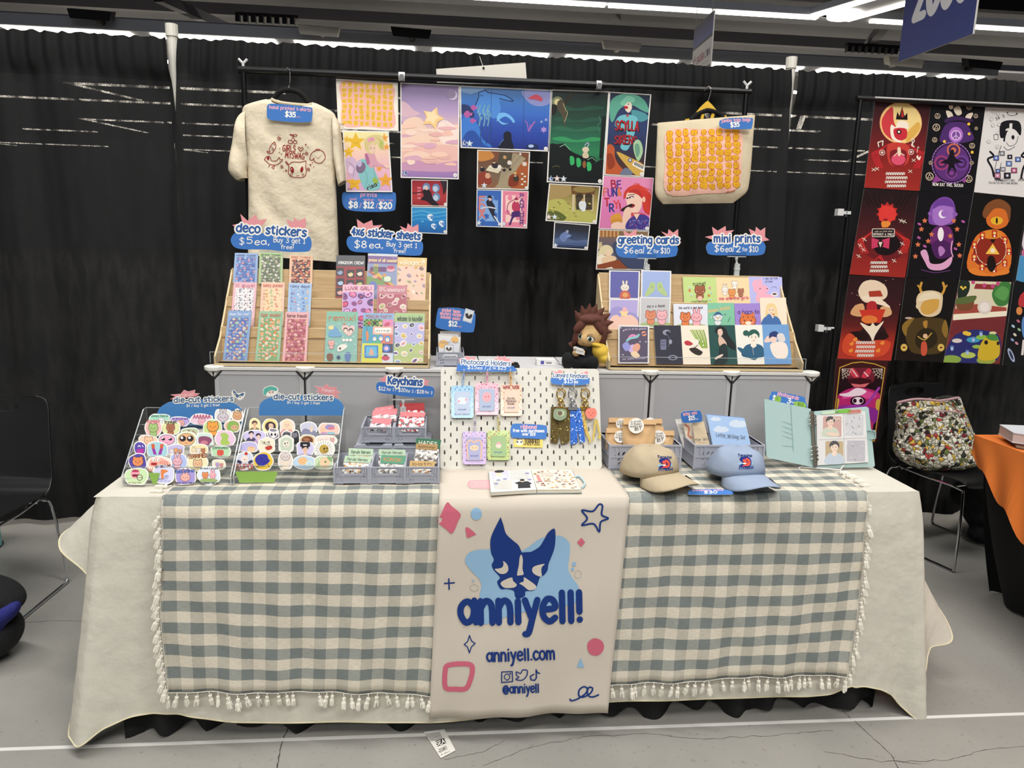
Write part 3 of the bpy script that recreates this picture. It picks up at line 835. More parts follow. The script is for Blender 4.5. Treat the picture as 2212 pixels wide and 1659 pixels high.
A=Art(Surf(o,PY(-.045)),ZM,.0004,M_CLOTHINK,.0012)
NV,SK,PK='1e3878','8fb3d0','c9667a'
def dense(pts,step):
    o=[]
    for i in range(len(pts)):
        (x0,y0),(x1,y1)=pts[i-1],pts[i];n=max(1,int(math.hypot(x1-x0,y1-y0)/step))
        o+=[(x0+(x1-x0)*k/n,y0+(y1-y0)*k/n)for k in range(n)]
    return o
A.hold=True
A.lay=1;A.b(SK,[272,555,285,510,330,488,400,484,450,490,540,510,610,480,690,425,760,408,815,412,855,450,855,520,848,590,870,640,905,690,905,740,880,790,760,805,620,830,520,855,420,890,380,903,362,870,362,800,352,745,362,690,350,650,312,610])
A.lay=2
A.b(PK,[176,220,195,240,246,286,232,325,207,385,190,393,170,375,116,326,135,290,160,235]);A.b(PK,[273,365,290,362,332,398,320,405,285,418,278,400])
A.e(SK,334,285,31,34);A.p(PK,[922,418,943,444,920,469,897,444])
A.l(NV,10,[1020,232,1040,240,1036,290,1072,310,1030,330,1022,384,990,340,925,348,955,310,925,265,985,270],True,True)
for a in ([180,648,182,706],[156,674,211,670],[296,965,307,995,328,1010,307,1028,296,1062,285,1030,266,1015,285,1000,296,965]):A.l(NV,8 if len(a)<5 else 6,a)
A.e(SK,881,565,12);A.e(SK,872,594,9);A.e('9fb2c4',316,659,7);A.l('b3aea6',3,[905,600,922,620,910,642,888,638,886,615],True,True);A.l('b3aea6',3,[325,680,348,695,335,715,308,712,300,690],True,True)
A.b(PK,[998,980,1040,1000,1047,1040,1020,1074,975,1072,955,1035,962,1000]);A.p(SK,[918,1090,939,1146,895,1142])
A.l(PK,28,[170,1135,230,1124,300,1128,312,1160,300,1215,275,1262,215,1265,165,1260,157,1215,160,1165],True,True)
A.l(NV,9,[858,1322,868,1330,900,1320,945,1290,955,1262,935,1252,910,1270,908,1300,930,1310,970,1290,985,1262,965,1255,955,1280,965,1305,990,1308,1018,1297],True)
A.lay=3
A.p(NV,dense([tuple(p)for p in catmull(pr([470,302,485,345,500,395,535,430,570,460,588,500]),False,4)]+[(640,497)]+[tuple(p)for p in catmull(pr([640,497,685,470,712,430,735,390,771,367,777,420,770,480,752,530,738,565,732,600,712,628,690,640,672,690,650,715,610,718,606,742,575,758,552,750,542,715,500,705,470,705,450,665,466,640,432,600,420,570,432,540,416,500,413,430,432,375]),False,4)],30))
CR='cbc1b3';A.lay=4
A.b(CR,[586,512,594,540,592,590,598,622,575,628,562,625,572,570,576,530]);A.b(CR,[485,548,508,570,512,600,495,618,465,618,438,595,450,590,476,585,486,568]);A.b(CR,[716,565,690,568,655,580,646,600,660,622,698,635,697,600,702,580])
A.b(CR,[532,640,540,660,560,680,545,696,500,699,480,690,470,672,490,655]);A.b(CR,[600,640,620,650,666,685,662,705,630,712,600,690,585,680,575,672,598,662])
A.e(NV,452,568,24,24);A.build('printed_logo',None,None,None,BAN)
A=Art(Surf(BAN,PY(-.045)),ZM,.0004,M_CLOTHINK,.0034);A.hold=True
A.t(NV,'anniyell!',244,897,925,882,160,.225,k=1.32);A.t(NV,'anniyell.com',394,1110,774,1096,62,.19,k=1.3);A.t(NV,'@anniyell',482,1288,684,1282,46,.19,k=1.3)
A.l(NV,6,[476,1168,535,1166,537,1222,476,1227],False,True);A.l(NV,5,[506,1178,522,1196,506,1214,490,1196],True,True);A.e(NV,524,1178,5)
A.l(NV,6,[558,1168,582,1176,592,1158,618,1160,615,1190,590,1214,555,1210,572,1198,560,1188],True,True)
A.l(NV,7,[668,1156,670,1200,660,1215,640,1212,636,1192,655,1182]);A.l(NV,7,[668,1158,676,1172,688,1176])
A.build('printed_lettering',None,None,None,BAN)

# ================================================================== black rod stand behind the booth
YR=1.30
RP=PY(YR)
M_ROD=mat('0e0e10',.35,.2);M_CLIP=mat('cfd0d0',.3);M_CHR=mat('c9cacc',.18,1)
rl,rr_=RP.at(515,150),RP.at(1622,198)
o=thing('backdrop_stand','black telescopic rod stand holding the t-shirt, art prints and tote bag','display stand',(0,YR,0))
t=MB();t.tube([rl,rl.lerp(rr_,.7)],.0145,M_ROD,12);t.tube([rl.lerp(rr_,.69),rr_],.0115,M_ROD,12);t.build('crossbar',o)
for q,s in ((rl,1),(rr_,-1)):
    t=MB();t.tube([(q.x+s*.02,YR,q.z-.01),(q.x+s*.02,YR,1.3)],.011,M_ROD,10);t.tube([(q.x+s*.02,YR,1.32),(q.x+s*.02,YR,.02)],.014,M_ROD,10)
    t.tube([(q.x+s*.02,YR,1.36),(q.x+s*.02,YR,1.29)],.02,M_ROD,10);t.build('post',o)
    t=MB();t.box(q.x-.03,q.x+.07,YR-.2,YR+.2,0,.02,M_ROD);t.build('foot',o)
    t=MB();t.tube([(q.x+s*.02,YR,q.z),(q.x+s*.02,YR,q.z+.03)],.006,M_CLIP,6)
    for e in (-1,1):t.tube([(q.x+s*.02,YR,q.z+.024),(q.x+s*.02+e*.018,YR,q.z+.042)],.0055,M_CLIP,6)
    t.build('wing_nut',o)
for px,w in ((868,12),(1293,10)):
    q=RP.at(px,150+(px-515)*.0434);t=MB();t.tube([(q.x-w*.0011,YR,q.z),(q.x+w*.0011,YR,q.z)],.0185,M_CLIP,12);t.box(q.x-.008,q.x+.008,YR-.026,YR-.012,q.z-.02,q.z+.004,mat('6a6a6c',.4));t.build('collar',o)

# ================================================================== art prints taped below the rod
def blobs(A,x0,y0,x1,y1,nx,ny,fill,line,ink,sh=0,seed=3,lw=3):
    """a page full of small round animal doodles"""
    PB={line:[],fill:[],ink+' ':[]};r=random.Random(seed);dx,dy=(x1-x0)/nx,(y1-y0)/ny
    for j in range(ny):
        for i in range(nx):
            cx,cy=x0+dx*(i+.5)+r.uniform(-.1,.1)*dx,y0+dy*(j+.5)+sh*(i+.5)/nx+r.uniform(-.1,.1)*dy
            w,h=dx*r.uniform(.36,.47),dy*r.uniform(.33,.43);a=r.uniform(-.7,.7)
            r2=r.uniform(-.4,.4)
            if r.random()<.4:w,h=w*.72,h*1.15
            for k,c in ((1+lw/w*.6,line),(1,fill)):
                PB[c].append([oval(cx+e*w*.6,cy-h*.75,w*.3*k,h*.36*k,a,8)for e in (-1,1)]+[oval(cx,cy,w*k,h*k,a,14),oval(cx+w*r2,cy+h*.4,w*.75*k,h*.7*k,a+.6,12)])
            for q in ([(cx-w*.3,cy-h*.05),(cx-w*.25,cy+h*.05)],[(cx+w*.3,cy-h*.05),(cx+w*.25,cy+h*.05)],[(cx-w*.15,cy+h*.22),(cx,cy+h*.3),(cx+w*.15,cy+h*.22)]):PB[ink+' '].append(A._quads(lw*.5,q,True))
            if r.random()<.6:PB[ink+' '].append(A._quads(lw*.5,[(cx,cy-h*.9),(cx,cy-h*.55)],True))
    A.hold=True
    for c in (line,fill,ink+' '):
        A.lay+= 1
        for q in PB[c]:A.U(c.strip(),q)
    A.hold=False
def person(A,x,y,s,skin,hair,top,turn=0,long=False):
    """a plain anonymous portrait"""
    if long:A.b(hair,[x-s,y-s*.4,x-s*.6,y-s*1.2,x+s*.5,y-s*1.25,x+s*1.05,y-s*.4,x+s*1.3,y+s*1.6,x+s*.6,y+s*2.2,x-s*.2,y+s*1.5,x-s*1.1,y+s*1.4])
    A.b(top,[x-s*.5,y+s*1.1,x-s*1.5,y+s*1.6,x-s*1.8,y+s*3.2,x+s*1.8,y+s*3.2,x+s*1.5,y+s*1.6,x+s*.5,y+s*1.1])
    A.p(skin,[x-s*.3,y+s*.5,x+s*.35,y+s*.5,x+s*.5,y+s*1.45,x,y+s*1.8,x-s*.5,y+s*1.45])
    A.b(skin,[x-s*.72,y-s*.3,x-s*.6,y+s*.45,x-s*.05,y+s*.95,x+s*.55,y+s*.5,x+s*.7,y-s*.3,x,y-s*.9])
    A.b(hair,[x-s*.85,y+s*.1,x-s*.95,y-s*.6,x-s*.4,y-s*1.2,x+s*.4,y-s*1.2,x+s*.95,y-s*.6,x+s*.85,y+s*.15,x+s*.6,y-s*.35,x+s*.1,y-s*.6,x-s*.4,y-s*.3,x-s*.65,y-s*.25])
    for e in (-1,1):
        A.e('2a2226',x+e*s*.3+turn*s*.15,y+s*.08,s*.09,s*.06);A.l('2a2226',s*.06,[x+e*s*.45+turn*s*.15,y-s*.12,x+e*s*.18+turn*s*.15,y-s*.1],cheap=True)
    A.l('a0564e',s*.08,[x-s*.14+turn*s*.15,y+s*.55,x+s*.16+turn*s*.15,y+s*.53],cheap=True)
def badge(A,x,y,c,ch,r=24):
    A.star('e9e6e2',x,y,r*1.15);A.star(c,x,y,r*.95);A.t('f4f2ee',ch,x-r*.25,y+r*.4,x+r*.25,None,r*.75,.24)
def blob_(cx,cy,w,h,seed,n=9):
    r=random.Random(seed);return [v for k in range(n)for v in (cx+w/2*math.cos(2*PI*k/n)*r.uniform(.75,1.1),cy+h/2*math.sin(2*PI*k/n)*r.uniform(.7,1.2))]
def seal(A,x,y,r=14):A.e('e8e3de',x,y,r);A.l('b0a8a8',2,[x-r*.5,y-2,x+r*.5,y-2]);A.l('b0a8a8',2,[x-r*.5,y+4,x+r*.4,y+4])
GP='art prints hanging below the rod'
def pprint(tr,quad,y=0,paper='ece8e2',m=None):
    A=Art(PY(YR+.022+y),tr,.0008,m or M_GLOSS);A.base(paper,quad);return A
def inset(q,k):
    p=pr(q);cx,cy=sum(a for a,_ in p)/4,sum(b for _,b in p)/4;w=p[1][0]-p[0][0];h=p[3][1]-p[0][1]
    o=[]
    for a,b in p:o+=[cx+(a-cx)*(1-2*k/abs(w)),cy+(b-cy)*(1-2*k/abs(h))]
    return o
Q=[885,108,1368,140,1373,515,903,497]
A=pprint(ZB,Q,0,'efe7da',M_PAPER);A.b('f2b4ac',[925,132,1130,142,1330,158,1336,320,1338,488,1130,482,940,474,930,300]);blobs(A,928,130,1334,468,9,8,'e8b83a','f2c8b8','b46a28',22,3,5)
A.t('5a5048','riso',905,470,945,472,22,.12);A.scrib('8a8078',905,488,950,8);A.build('art_print','yellow animal doodle print on white paper, hung beside the t-shirt','art print',GP)
Q=[937,510,1297,520,1327,992,965,990]
A=pprint(ZB,Q,-.002);A.g(inset(Q,10),['ece3a0','efc9b4','e9b4c4','d9a8cc'])
for x,y,r,c in ((1040,600,75,'e3b52e'),(970,580,34,'e6bf4e'),(985,680,48,'e3b52e'),(1262,570,36,'eda24a'),(1280,640,30,'eda24a'),(1222,808,28,'f0a44a'),(1030,920,70,'e8b235'),(1272,900,62,'eaa53f')):A.star(c,x,y,r);A.l('8a6a3a',2,[x-r*.3,y,x,y+r*.2,x+r*.3,y],cheap=True)
A.b('cdb2cc',[960,740,1020,720,1060,780,1080,860,1040,900,985,850]);A.b('86c0c2',[1050,760,1130,740,1200,850,1230,960,1120,975,1070,880]);A.b('d6a0ae',[1110,700,1180,690,1215,760,1290,790,1280,805,1200,790,1150,800])
A.b('d8c890',[1110,580,1180,545,1250,560,1262,640,1230,660,1200,610,1180,690,1130,680,1112,640]);A.b('e8c8b0',[1140,630,1170,610,1196,640,1180,684,1150,680]);A.e('9fbf62',1240,620,16,30);A.e('d08aa0',1160,580,26,12,-.3)

for k in range(7):A.l('c8b868',2.5,[1190+k*6,560+k*3,1225+k*5,590+k*8,1235+k*4,640+k*4],True)
for k in range(4):A.l('b8a858',2,[1120+k*16,600-k*6,1116+k*14,630,1118+k*10,660],True)
A.b('e39ab2',[1128,588,1146,570,1160,582,1176,566,1190,584,1174,596,1160,588,1146,602]);A.b('b06a94',[1112,700,1130,696,1150,760,1128,775]);A.b('eccdb8',[1262,776,1300,790,1296,806,1270,796]);A.l('5f9a9c',3,[1090,800,1130,860,1120,940],True);A.l('5f9a9c',3,[1180,780,1190,860,1220,930],True);A.l('9a7ea6',3,[990,760,1030,800,1020,870],True);A.e('e2c8e0',1000,820,20,30)
A.e('3a3038',1160,650,3,4);A.e('3a3038',1184,648,3,4);A.b('9cb64e',[1170,890,1200,880,1215,910,1190,930]);A.e('7e6a86',1080,800,36,44,.4);A.e('c4b0d4',1070,770,18,26);A.t('3d3632','risa',1135,975,1208,940,30,.2);A.scrib('7a7068',975,972,1015,12)
A.build('art_print','yellow and pink starry print of a leaping figure, above the prints price sign','art print',GP)
Q=[1387,137,1850,160,1843,892,1390,880]
A=pprint(ZB,Q,.001);I=inset(Q,9);A.g(I,['7d6a92','9a86ae','b59cc2','d6b3be','ecc4b4','e6b0b0','b58ab8','9576ae']);A.clip=pr(I)
for c,p in (('d8b4c0',[1395,290,1440,300,1490,350,1540,380,1480,400,1395,395]),('8f7cae',[1390,400,1420,470,1500,440,1545,460,1540,520,1400,520]),('efcdb8',[1390,500,1430,430,1500,405,1560,430,1600,500,1690,480,1780,470,1850,480,1850,640,1390,640]),('f4dcd0',[1680,480,1720,430,1790,460,1840,520,1800,620,1700,600]),('e9b9ae',[1390,640,1480,600,1600,640,1720,620,1850,650,1850,760,1390,760]),('f1cdba',[1420,700,1520,670,1620,700,1560,740,1440,745]),('c896b4',[1390,770,1500,740,1640,770,1850,750,1850,830,1390,820])):A.b(c,p)

r=random.Random(21)
for k in range(26):
    y=r.uniform(470,800);A.b(('f3d6c6','eebfae','e6b2b4','f2c9b4','d8a8bc','e2b0a8')[k%6],blob_(r.uniform(1400,1830),y,r.uniform(60,170),r.uniform(18,46),k))
A.e('c9c0d6',1795,238,38);A.e('93809f',1783,228,36);A.star('f2c98a',1640,415,92,5,.52,-1.2);A.star('f6dcae',1634,405,62,5,.55,-1.2)
for x,y in ((1730,440),(1752,458)):A.l('efe6ea',3,[x-14,y,x+14,y]);A.l('efe6ea',3,[x,y-18,x,y+18])
badge(A,1425,845,'2c4f94','L');seal(A,1815,860,16);A.build('art_print','tall lilac and peach cloud print with a yellow star','art print',GP)
Q=[1473,893,1757,898,1752,1105,1473,1097]
A=pprint(ZB,Q,.004);I=inset(Q,6);A.g(I,['8c2530','a83038','b03a3c','9a2a30']);A.clip=pr(I)
for x,y in ((1590,955),(1665,960),(1668,1030)):A.e('6a84a8',x,y,30,34);A.e('b9c6d8',x-5,y+6,20,22)
for y in (950,975,1000,1030):A.p('d2707a',[1520,y,1548,y+2,1548,y+18,1520,y+16])
A.b('241a22',[1560,985,1590,965,1625,990,1640,1040,1690,1095,1640,1095,1590,1060,1545,1050,1570,1020]);A.b('30202a',[1700,898,1750,898,1750,960,1725,1010,1715,950]);A.e('e0b8a8',1592,962,14);A.l('3c1c24',6,[1480,1000,1560,990],True);seal(A,1738,1086,12)
A.build('art_print','small red print of a black figure among round windows','art print',GP)
Q=[1473,1103,1753,1110,1752,1320,1472,1308]
A=pprint(ZB,Q,.001);I=inset(Q,6);A.g(I,['3c8fc0','2f8cc8','2a7fc0','2a72b4','265fa2']);A.clip=pr(I)
for y,w in ((1150,16),(1180,10),(1210,8)):A.l('62b0d8',w*.5,[1480,y,1560,y-12,1640,y+6,1745,y-8],True)
for x,y,r in ((1622,1185,26),(1710,1235,24),(1648,1255,22),(1500,1280,16)):A.e('dfe9f2',x,y,r,r*.85,.4);A.e('5b8dc8',x+r*.5,y+r*.2,r*.55,r*.6);A.e('24304a',x-8,y-3,4);A.e('dfe9f2',x+r*.2,y+r*.9,r*.4,r*.3)
A.e('4aa0d4',1560,1220,12);seal(A,1735,1300,12);A.build('art_print','small bright blue underwater print with three round white fish','art print',GP)
Q=[118,192,818,225,798,697,123,668]
A=pprint(ZC,Q,-.001);I=inset(Q,9);A.g(I,['4a6ea0','3f74ba','3868bc','2c50a8','26409a','1f2f7c']);A.clip=pr(I)
A.p('7090b8',[128,195,360,205,200,260,128,240]);A.b('8a8fc4',[600,230,800,240,800,330,700,350,620,300])
A.b('4a86d0',[238,345,255,290,265,245,300,232,330,245,420,250,490,275,524,312,480,318,420,310,430,370,400,440,330,430,260,400]);A.l('16224c',7,[238,340,262,280,262,248,300,235,312,222,330,245,400,256,470,272,524,312,470,306,420,292],True)
A.l('16224c',4,[272,262,284,274,296,268],True)
A.b('1c3060',[128,340,190,350,230,420,190,440,128,400]);A.b('3a76c8',[128,470,180,430,260,500,290,600,360,665,128,660]);A.b('254c9c',[160,560,230,540,300,640,350,668,140,665])
for x,y,s in ((175,412,28),(222,362,22),(215,462,20)):A.b('b0559a',[x-s,y,x,y-s,x+s,y,x,y+s]);A.p('c06aa8',[x+s*.7,y,x+s*1.4,y-s*.6,x+s*1.2,y+s*.5])
for x in (265,300,330):A.l('6f9fae',9,[x,500,x+8,440,x-6,390,x+10,345],True);A.l('2a4a86',8,[x+20,640,x+10,570,x+30,500],True)
for k in range(8):A.e('7aa8b4',258+k*13,390+(k%3)*26,5,14,.5-k*.15)
A.b('6fb0e6',[398,440,440,400,500,420,538,470,500,480,440,490]);A.b('2a58b0',[420,455,470,430,520,475,460,480]);A.l('7ab4e8',5,[400,465,420,405,480,418],True)
A.b('c84a5e',[640,290,700,262,745,290,740,312,690,300]);A.l('8c62b4',9,[640,540,630,480,615,465],True);A.l('b870b0',8,[650,530,680,480,690,470],True);A.l('8c62b4',8,[645,545,655,490],True)
A.star('a88cd0',757,530,28,6,.5);A.star('8fa4d4',775,455,16,6);A.star('8fa4d4',740,470,14,6);A.e('1c2a54',670,660,48,22);A.e('a8bce0',660,655,22,12)
A.b('101426',[415,680,425,630,450,605,452,560,480,542,508,560,512,610,522,640,522,685]);A.l('6a9ad0',3,[420,650,428,630,452,606],True)
for x in (358,606):A.l('24407e',2,[x,205,x-4,680])
badge(A,150,632,'24468c','L');badge(A,192,636,'a8c0d8','S');seal(A,773,675,15);A.build('art_print','wide blue undersea print with a manta ray and a dark hooded figure','art print',GP)
Q=[250,682,653,698,640,990,246,980]
A=pprint(ZC,Q,.003);I=inset(Q,8);A.g(I,['7a4630','6e4c38','75604c','8a5c40']);A.clip=pr(I)
for k in range(7):A.p('94866c' if k%2 else 'a09074',[470+k*20,700+k*6,560+k*10,712+k*6,500,985,400-k*4,980])
A.p('4c4436',[420,700,520,705,500,830,400,800]);A.p('d6ccb0',[345,800,440,820,410,862,315,840]);A.b('c08040',[255,690,340,690,380,740,300,770,255,760]);A.b('8c3a2a',[255,870,330,850,360,930,300,960,255,940]);A.b('a4562c',[560,820,640,780,640,985,520,985]);A.b('7e3420',[500,880,560,870,560,950,490,960])
for x,y,s,c in ((290,830,20,'242028'),(330,880,22,'d0a080'),(385,800,26,'302a30'),(420,812,16,'ded8d0'),(455,835,14,'2a2630'),(460,740,14,'c09060'),(495,780,18,'d8d0c8'),(500,830,12,'241c1c'),(610,790,18,'d4c8c0'),(545,900,24,'383228'),(540,862,11,'d2a866'),(578,715,10,'d6ccc4')):A.b(c,[x-s*.7,y-s*.5,x+s*.4,y-s*.8,x+s,y+s*.3,x+s*.2,y+s,x-s*.8,y+s*.6]);A.e('e0b898',x-s*.2,y-s*.9,s*.42);A.e('4a3020',x-s*.2,y-s*1.1,s*.4,s*.26)
for k in range(5):A.p('e8e0cc',[350+k*17,815+k*5,362+k*17,818+k*5,360+k*17,826+k*5,348+k*17,823+k*5]);A.p('d9d2c6',[585+k%2*20,860+k*20,603+k%2*20,862+k*20,600+k%2*20,874+k*20,583+k%2*20,872+k*20])
badge(A,303,955,'9fb4c4','S',22);seal(A,625,974,13);A.build('art_print','brown print of people seated around cafe tables','art print',GP)
Q=[246,985,440,990,436,1275,242,1268]
A=pprint(ZC,Q,.005);I=inset(Q,6);A.p('3a64b0',I);A.clip=pr(I);A.rr('7fa6d8',262,1035,408,1228,6)
for x,y in ((350,1060),(395,1050),(320,1190),(385,1180),(290,1230)):A.star('3a64b0',x,y,26,6,.6)
for ch,y in (('F',1095),('O',1150),('X',1200)):A.t('d07a78',ch,264,y,308,None,56,.22)
A.b('25263a',[318,1080,345,1060,372,1090,390,1130,380,1160,400,1215,385,1220,355,1170,335,1130]);A.l('cfd2da',10,[280,1130,330,1120,390,1130],True);A.b('d9b8ae',[335,1045,355,1042,360,1066,342,1072]);A.b('1a1822',[325,1045,345,1030,366,1050,350,1052]);A.l('dfe2e8',9,[380,1190,412,1235]);badge(A,262,1240,'a8bcd4','S',20);seal(A,420,1250,12)
A.build('art_print','narrow blue FOX print with a crouching figure in black','art print',GP)
Q=[440,990,642,998,630,1283,436,1275]
A=pprint(ZC,Q,.005);I=inset(Q,6);A.p('e2829a',I);A.clip=pr(I);A.rr('f0c8c0',466,1030,592,1235,6)
for x,y in ((500,1050),(555,1050),(480,1160),(560,1200)):A.e('e2829a',x,y,18,20)
A.l('a03060',6,[550,1055,490,1090,480,1150,520,1190,590,1190],True);A.b('b83a5c',[520,1090,548,1070,572,1100,575,1150,540,1160,515,1130]);A.b('4a2868',[515,1160,570,1150,580,1190,530,1200,505,1255,492,1250,510,1200]);A.b('e6bcae',[538,1060,556,1058,558,1080,540,1082]);A.b('8c2a48',[532,1062,548,1046,562,1062,548,1066])
for i,ch in enumerate('PANTHER'):A.t('70407e',ch,574,1048+i*34,606,None,30,.24)
badge(A,452,1248,'a8bcd4','S',20);seal(A,612,1260,11);A.build('art_print','narrow pink PANTHER print with a striding archer','art print',GP)
Q=[815,222,1258,238,1210,950,780,930]
A=pprint(ZC,Q,-.001);I=inset(Q,9);A.g(I,['12201e','1a342c','1d4234','246248','2c7a50','1e3c34','0d1216']);A.clip=pr(I)
for y,c in ((360,'1f4a3a'),(450,'244e3e'),(520,'2a6448'),(600,'329058')):A.b(c,[820,y,900,y-18,1010,y+10,1130,y-14,1225,y+6,1130,y+20,940,y+24])
A.e('cdc08a',862,318,24);A.e('7c8460',862,318,42);A.e('d8cc96',862,318,24)
A.b('2a2418',[905,330,930,290,972,236,962,290,945,310,928,345]);A.b('15120e',[820,340,860,350,850,400,820,415]);A.b('4a4230',[862,320,892,300,912,325,925,380,925,440,915,515,905,450,880,400,860,370]);A.l('a89a72',5,[905,330,925,380,938,405,915,470],True)
A.b('0a1012',[795,660,860,640,920,640,960,690,1060,735,1130,735,1160,770,1130,800,1215,760,1215,945,780,930]);A.l('8cd0a4',4,[880,660,918,642,958,684]);A.l('8cd0a4',3,[1090,760,1125,742,1158,770])
for x,y in ((975,765),(1025,780),(1105,810)):A.b('35a860',[x-18,y-32,x+12,y-24,x+14,y+25,x-14,y+32])
A.b('c8b89a',[1052,720,1075,690,1098,720,1095,745,1060,745]);A.e('d2c2a6',1076,682,26,22);A.l('b8b4d8',6,[1070,650,1088,630,1100,640,1090,662],True);A.e('8a5a34',1066,795,14,28);A.l('3a6a58',8,[1180,430,1190,470,1170,500,1185,550],True);A.l('0d1614',30,[1215,440,1195,740])
A.l('62603a',4,[825,815,855,805,880,815],True);badge(A,812,905,'34609c','L',23);badge(A,858,902,'d0a09a','M',23);badge(A,908,905,'aec4d0','S',23);seal(A,1185,922,15)
A.build('art_print','tall dark green night print with a winged figure over a bridge','art print',GP)
Q=[798,938,1190,960,1160,1250,770,1225]
A=pprint(ZC,Q,.003);I=inset(Q,8);A.g(I,['6e5f38','8d7a44','a89a58','b0a55c','8f8a44']);A.clip=pr(I)
A.b('a58c5a',[800,945,960,950,965,1020,870,1055,795,1050]);A.b('b4b05e',[790,1080,900,1060,970,1120,1150,1180,1160,1245,900,1235,780,1200]);A.b('5e6430',[780,1160,860,1150,930,1200,880,1230,780,1215]);A.p('6a4a2a',[965,955,1160,962,1140,1030,970,1020])
for x in (985,1070,1128):A.p('c9b896',[x-10,1025,x+10,1026,x+6,1150,x-12,1150])
for x in (1030,1100):A.e('3c3022',x,1040,30,26);A.p('463c2c',[x-28,1045,x+28,1045,x+26,1140,x-26,1140])
A.e('8f7844',1065,985,85,26);A.b('d9dde0',[1030,1080,1060,1070,1080,1095,1070,1150,1040,1145,1025,1110]);A.e('caa06a',1056,1066,10)
r=random.Random(9)
for k in range(26):A.e('d8d274' if k%2 else '7a7a36',r.uniform(800,1140),r.uniform(1080,1220),9,3)
badge(A,795,1195,'d6aaa8','M',21);badge(A,840,1195,'bcd4de','S',21);seal(A,1142,1232,13);A.build('art_print','golden green print of a small domed ruin in grass','art print',GP)
Q=[838,1232,1113,1255,1093,1448,825,1432]
A=pprint(ZC,Q,.005);I=inset(Q,7);A.g(I,['25252c','2c2e38','3a4660','35486e','20263a']);A.clip=pr(I)
A.b('56688c',[835,1365,900,1350,1000,1375,1090,1370,1090,1410,840,1405]);A.b('6c7fae',[885,1370,880,1340,915,1310,945,1320,960,1345,935,1360,915,1385]);A.e('9aa0b4',936,1306,11);A.l('8ca4d0',6,[930,1345,965,1335],True)
for k in range(9):A.l('5a6478',3,[990+k*11,1372,994+k*11,1350+k%3*6],cheap=True)
for y in (1390,1402,1415):A.l('4c6092',4,[840,y,950,y+6,1080,y])
badge(A,845,1412,'a8c0d4','S',19);seal(A,1078,1432,12);A.build('art_print','small dark slate print of a crouching figure by night water','art print',GP)
Q=[1258,240,1578,260,1520,890,1218,875]
A=pprint(ZC,Q,-.001);I=inset(Q,8);A.g(I,['1c2838','28365a','2c3c66','2a3458','3a2c34','5a3026']);A.clip=pr(I)
A.b('5aa08a',[1262,330,1300,280,1370,255,1440,258,1500,285,1540,330,1560,400,1500,380,1450,350,1400,340,1330,380,1285,470,1262,440]);A.b('4c9098',[1430,380,1520,400,1555,440,1500,470,1440,440]);A.b('e2d2c0',[1372,340,1400,318,1425,330,1428,370,1405,400,1380,380]);A.b('7cc0a4',[1340,330,1390,275,1450,290,1440,320,1400,320,1370,345]);A.e('14161c',1402,335,6,4);A.e('b01c2c',1384,360,17,11,.2)
A.b('6cb6c0',[1330,430,1400,415,1470,440,1460,520,1400,680,1340,660,1390,550,1300,500]);A.star('b02834',1395,422,16,5)
for t_,x0,x1,y,h in (('SCYLLA',1300,1478,532,70),('and the',1350,1424,580,18),('SIRENS',1292,1462,635,58)):A.t('1a1016',t_,x0+5,y+5,x1+5,y+8,h,.2);A.t('a8242e',t_,x0,y,x1,y+4,h,.15,slant=.12,bounce=.08)
A.b('b8562e',[1232,680,1262,640,1296,670,1300,740,1330,800,1380,860,1300,875,1225,870]);A.b('8e3a20',[1240,720,1280,720,1300,800,1250,830]);A.b('a2c49a',[1440,640,1470,605,1500,630,1512,700,1480,770,1450,720]);A.b('6a9a80',[1450,650,1480,640,1490,700,1465,740])
A.b('c9a24c',[1310,700,1400,735,1520,800,1515,880,1470,885,1400,820]);A.p('e8e4dc',[1448,768,1530,810,1524,850,1430,800])
for k in range(7):A.p('1c1c22',[1452+k*10,775+k*5,1458+k*10,778+k*5,1450+k*10,800+k*5,1444+k*10,797+k*5])
A.e('2a4a80',1415,762,15);A.e('c8d0dc',1415,762,9);A.b('6a7488',[1340,860,1380,820,1430,850,1420,880,1350,882]);seal(A,1503,868,14)
A.build('art_print','tall dark print with green hair and red dripping lettering','art print',GP)
Q=[1213,878,1597,897,1560,1300,1175,1285]
A=pprint(ZC,Q,.001);I=inset(Q,5);A.g(I,['dc8ab0','dd86b4','d678ac','d37aa8']);A.clip=pr(I)
for ch,x,y,w,c in (('B',1272,975,36,'a02a44'),('E',1318,978,30,'5a3a8c'),('F',1212,1035,30,'d06a5a'),('U',1248,1040,32,'8c3a8c'),('N',1284,1036,34,'2f3c84'),('&',1322,1034,28,'d8744c'),('T',1222,1112,38,'b4283e'),('R',1258,1155,36,'2c3880'),('Y',1294,1130,38,'d84a50'),('!',1336,1150,14,'b4283e')):A.t(c,ch,x,y,x+w,y-2,58,.2)
A.b('c83a30',[1365,1060,1375,1000,1420,960,1480,950,1540,990,1580,1040,1575,1120,1570,1180,1520,1150,1500,1060,1440,1010,1390,1040])
for k in range(9):A.l('d84a38',4,[1420+k*14,975+abs(k-3)*5,1450+k*15,940+k*6,1490+k*12,945+k*16],True)
A.b('eec8b4',[1385,1030,1420,995,1470,1000,1505,1050,1500,1120,1470,1165,1430,1160,1395,1110]);A.b('b8302c',[1400,1010,1440,985,1490,1000,1512,1060,1480,1030,1440,1012]);A.e('e8b8a4',1520,1062,13,22)
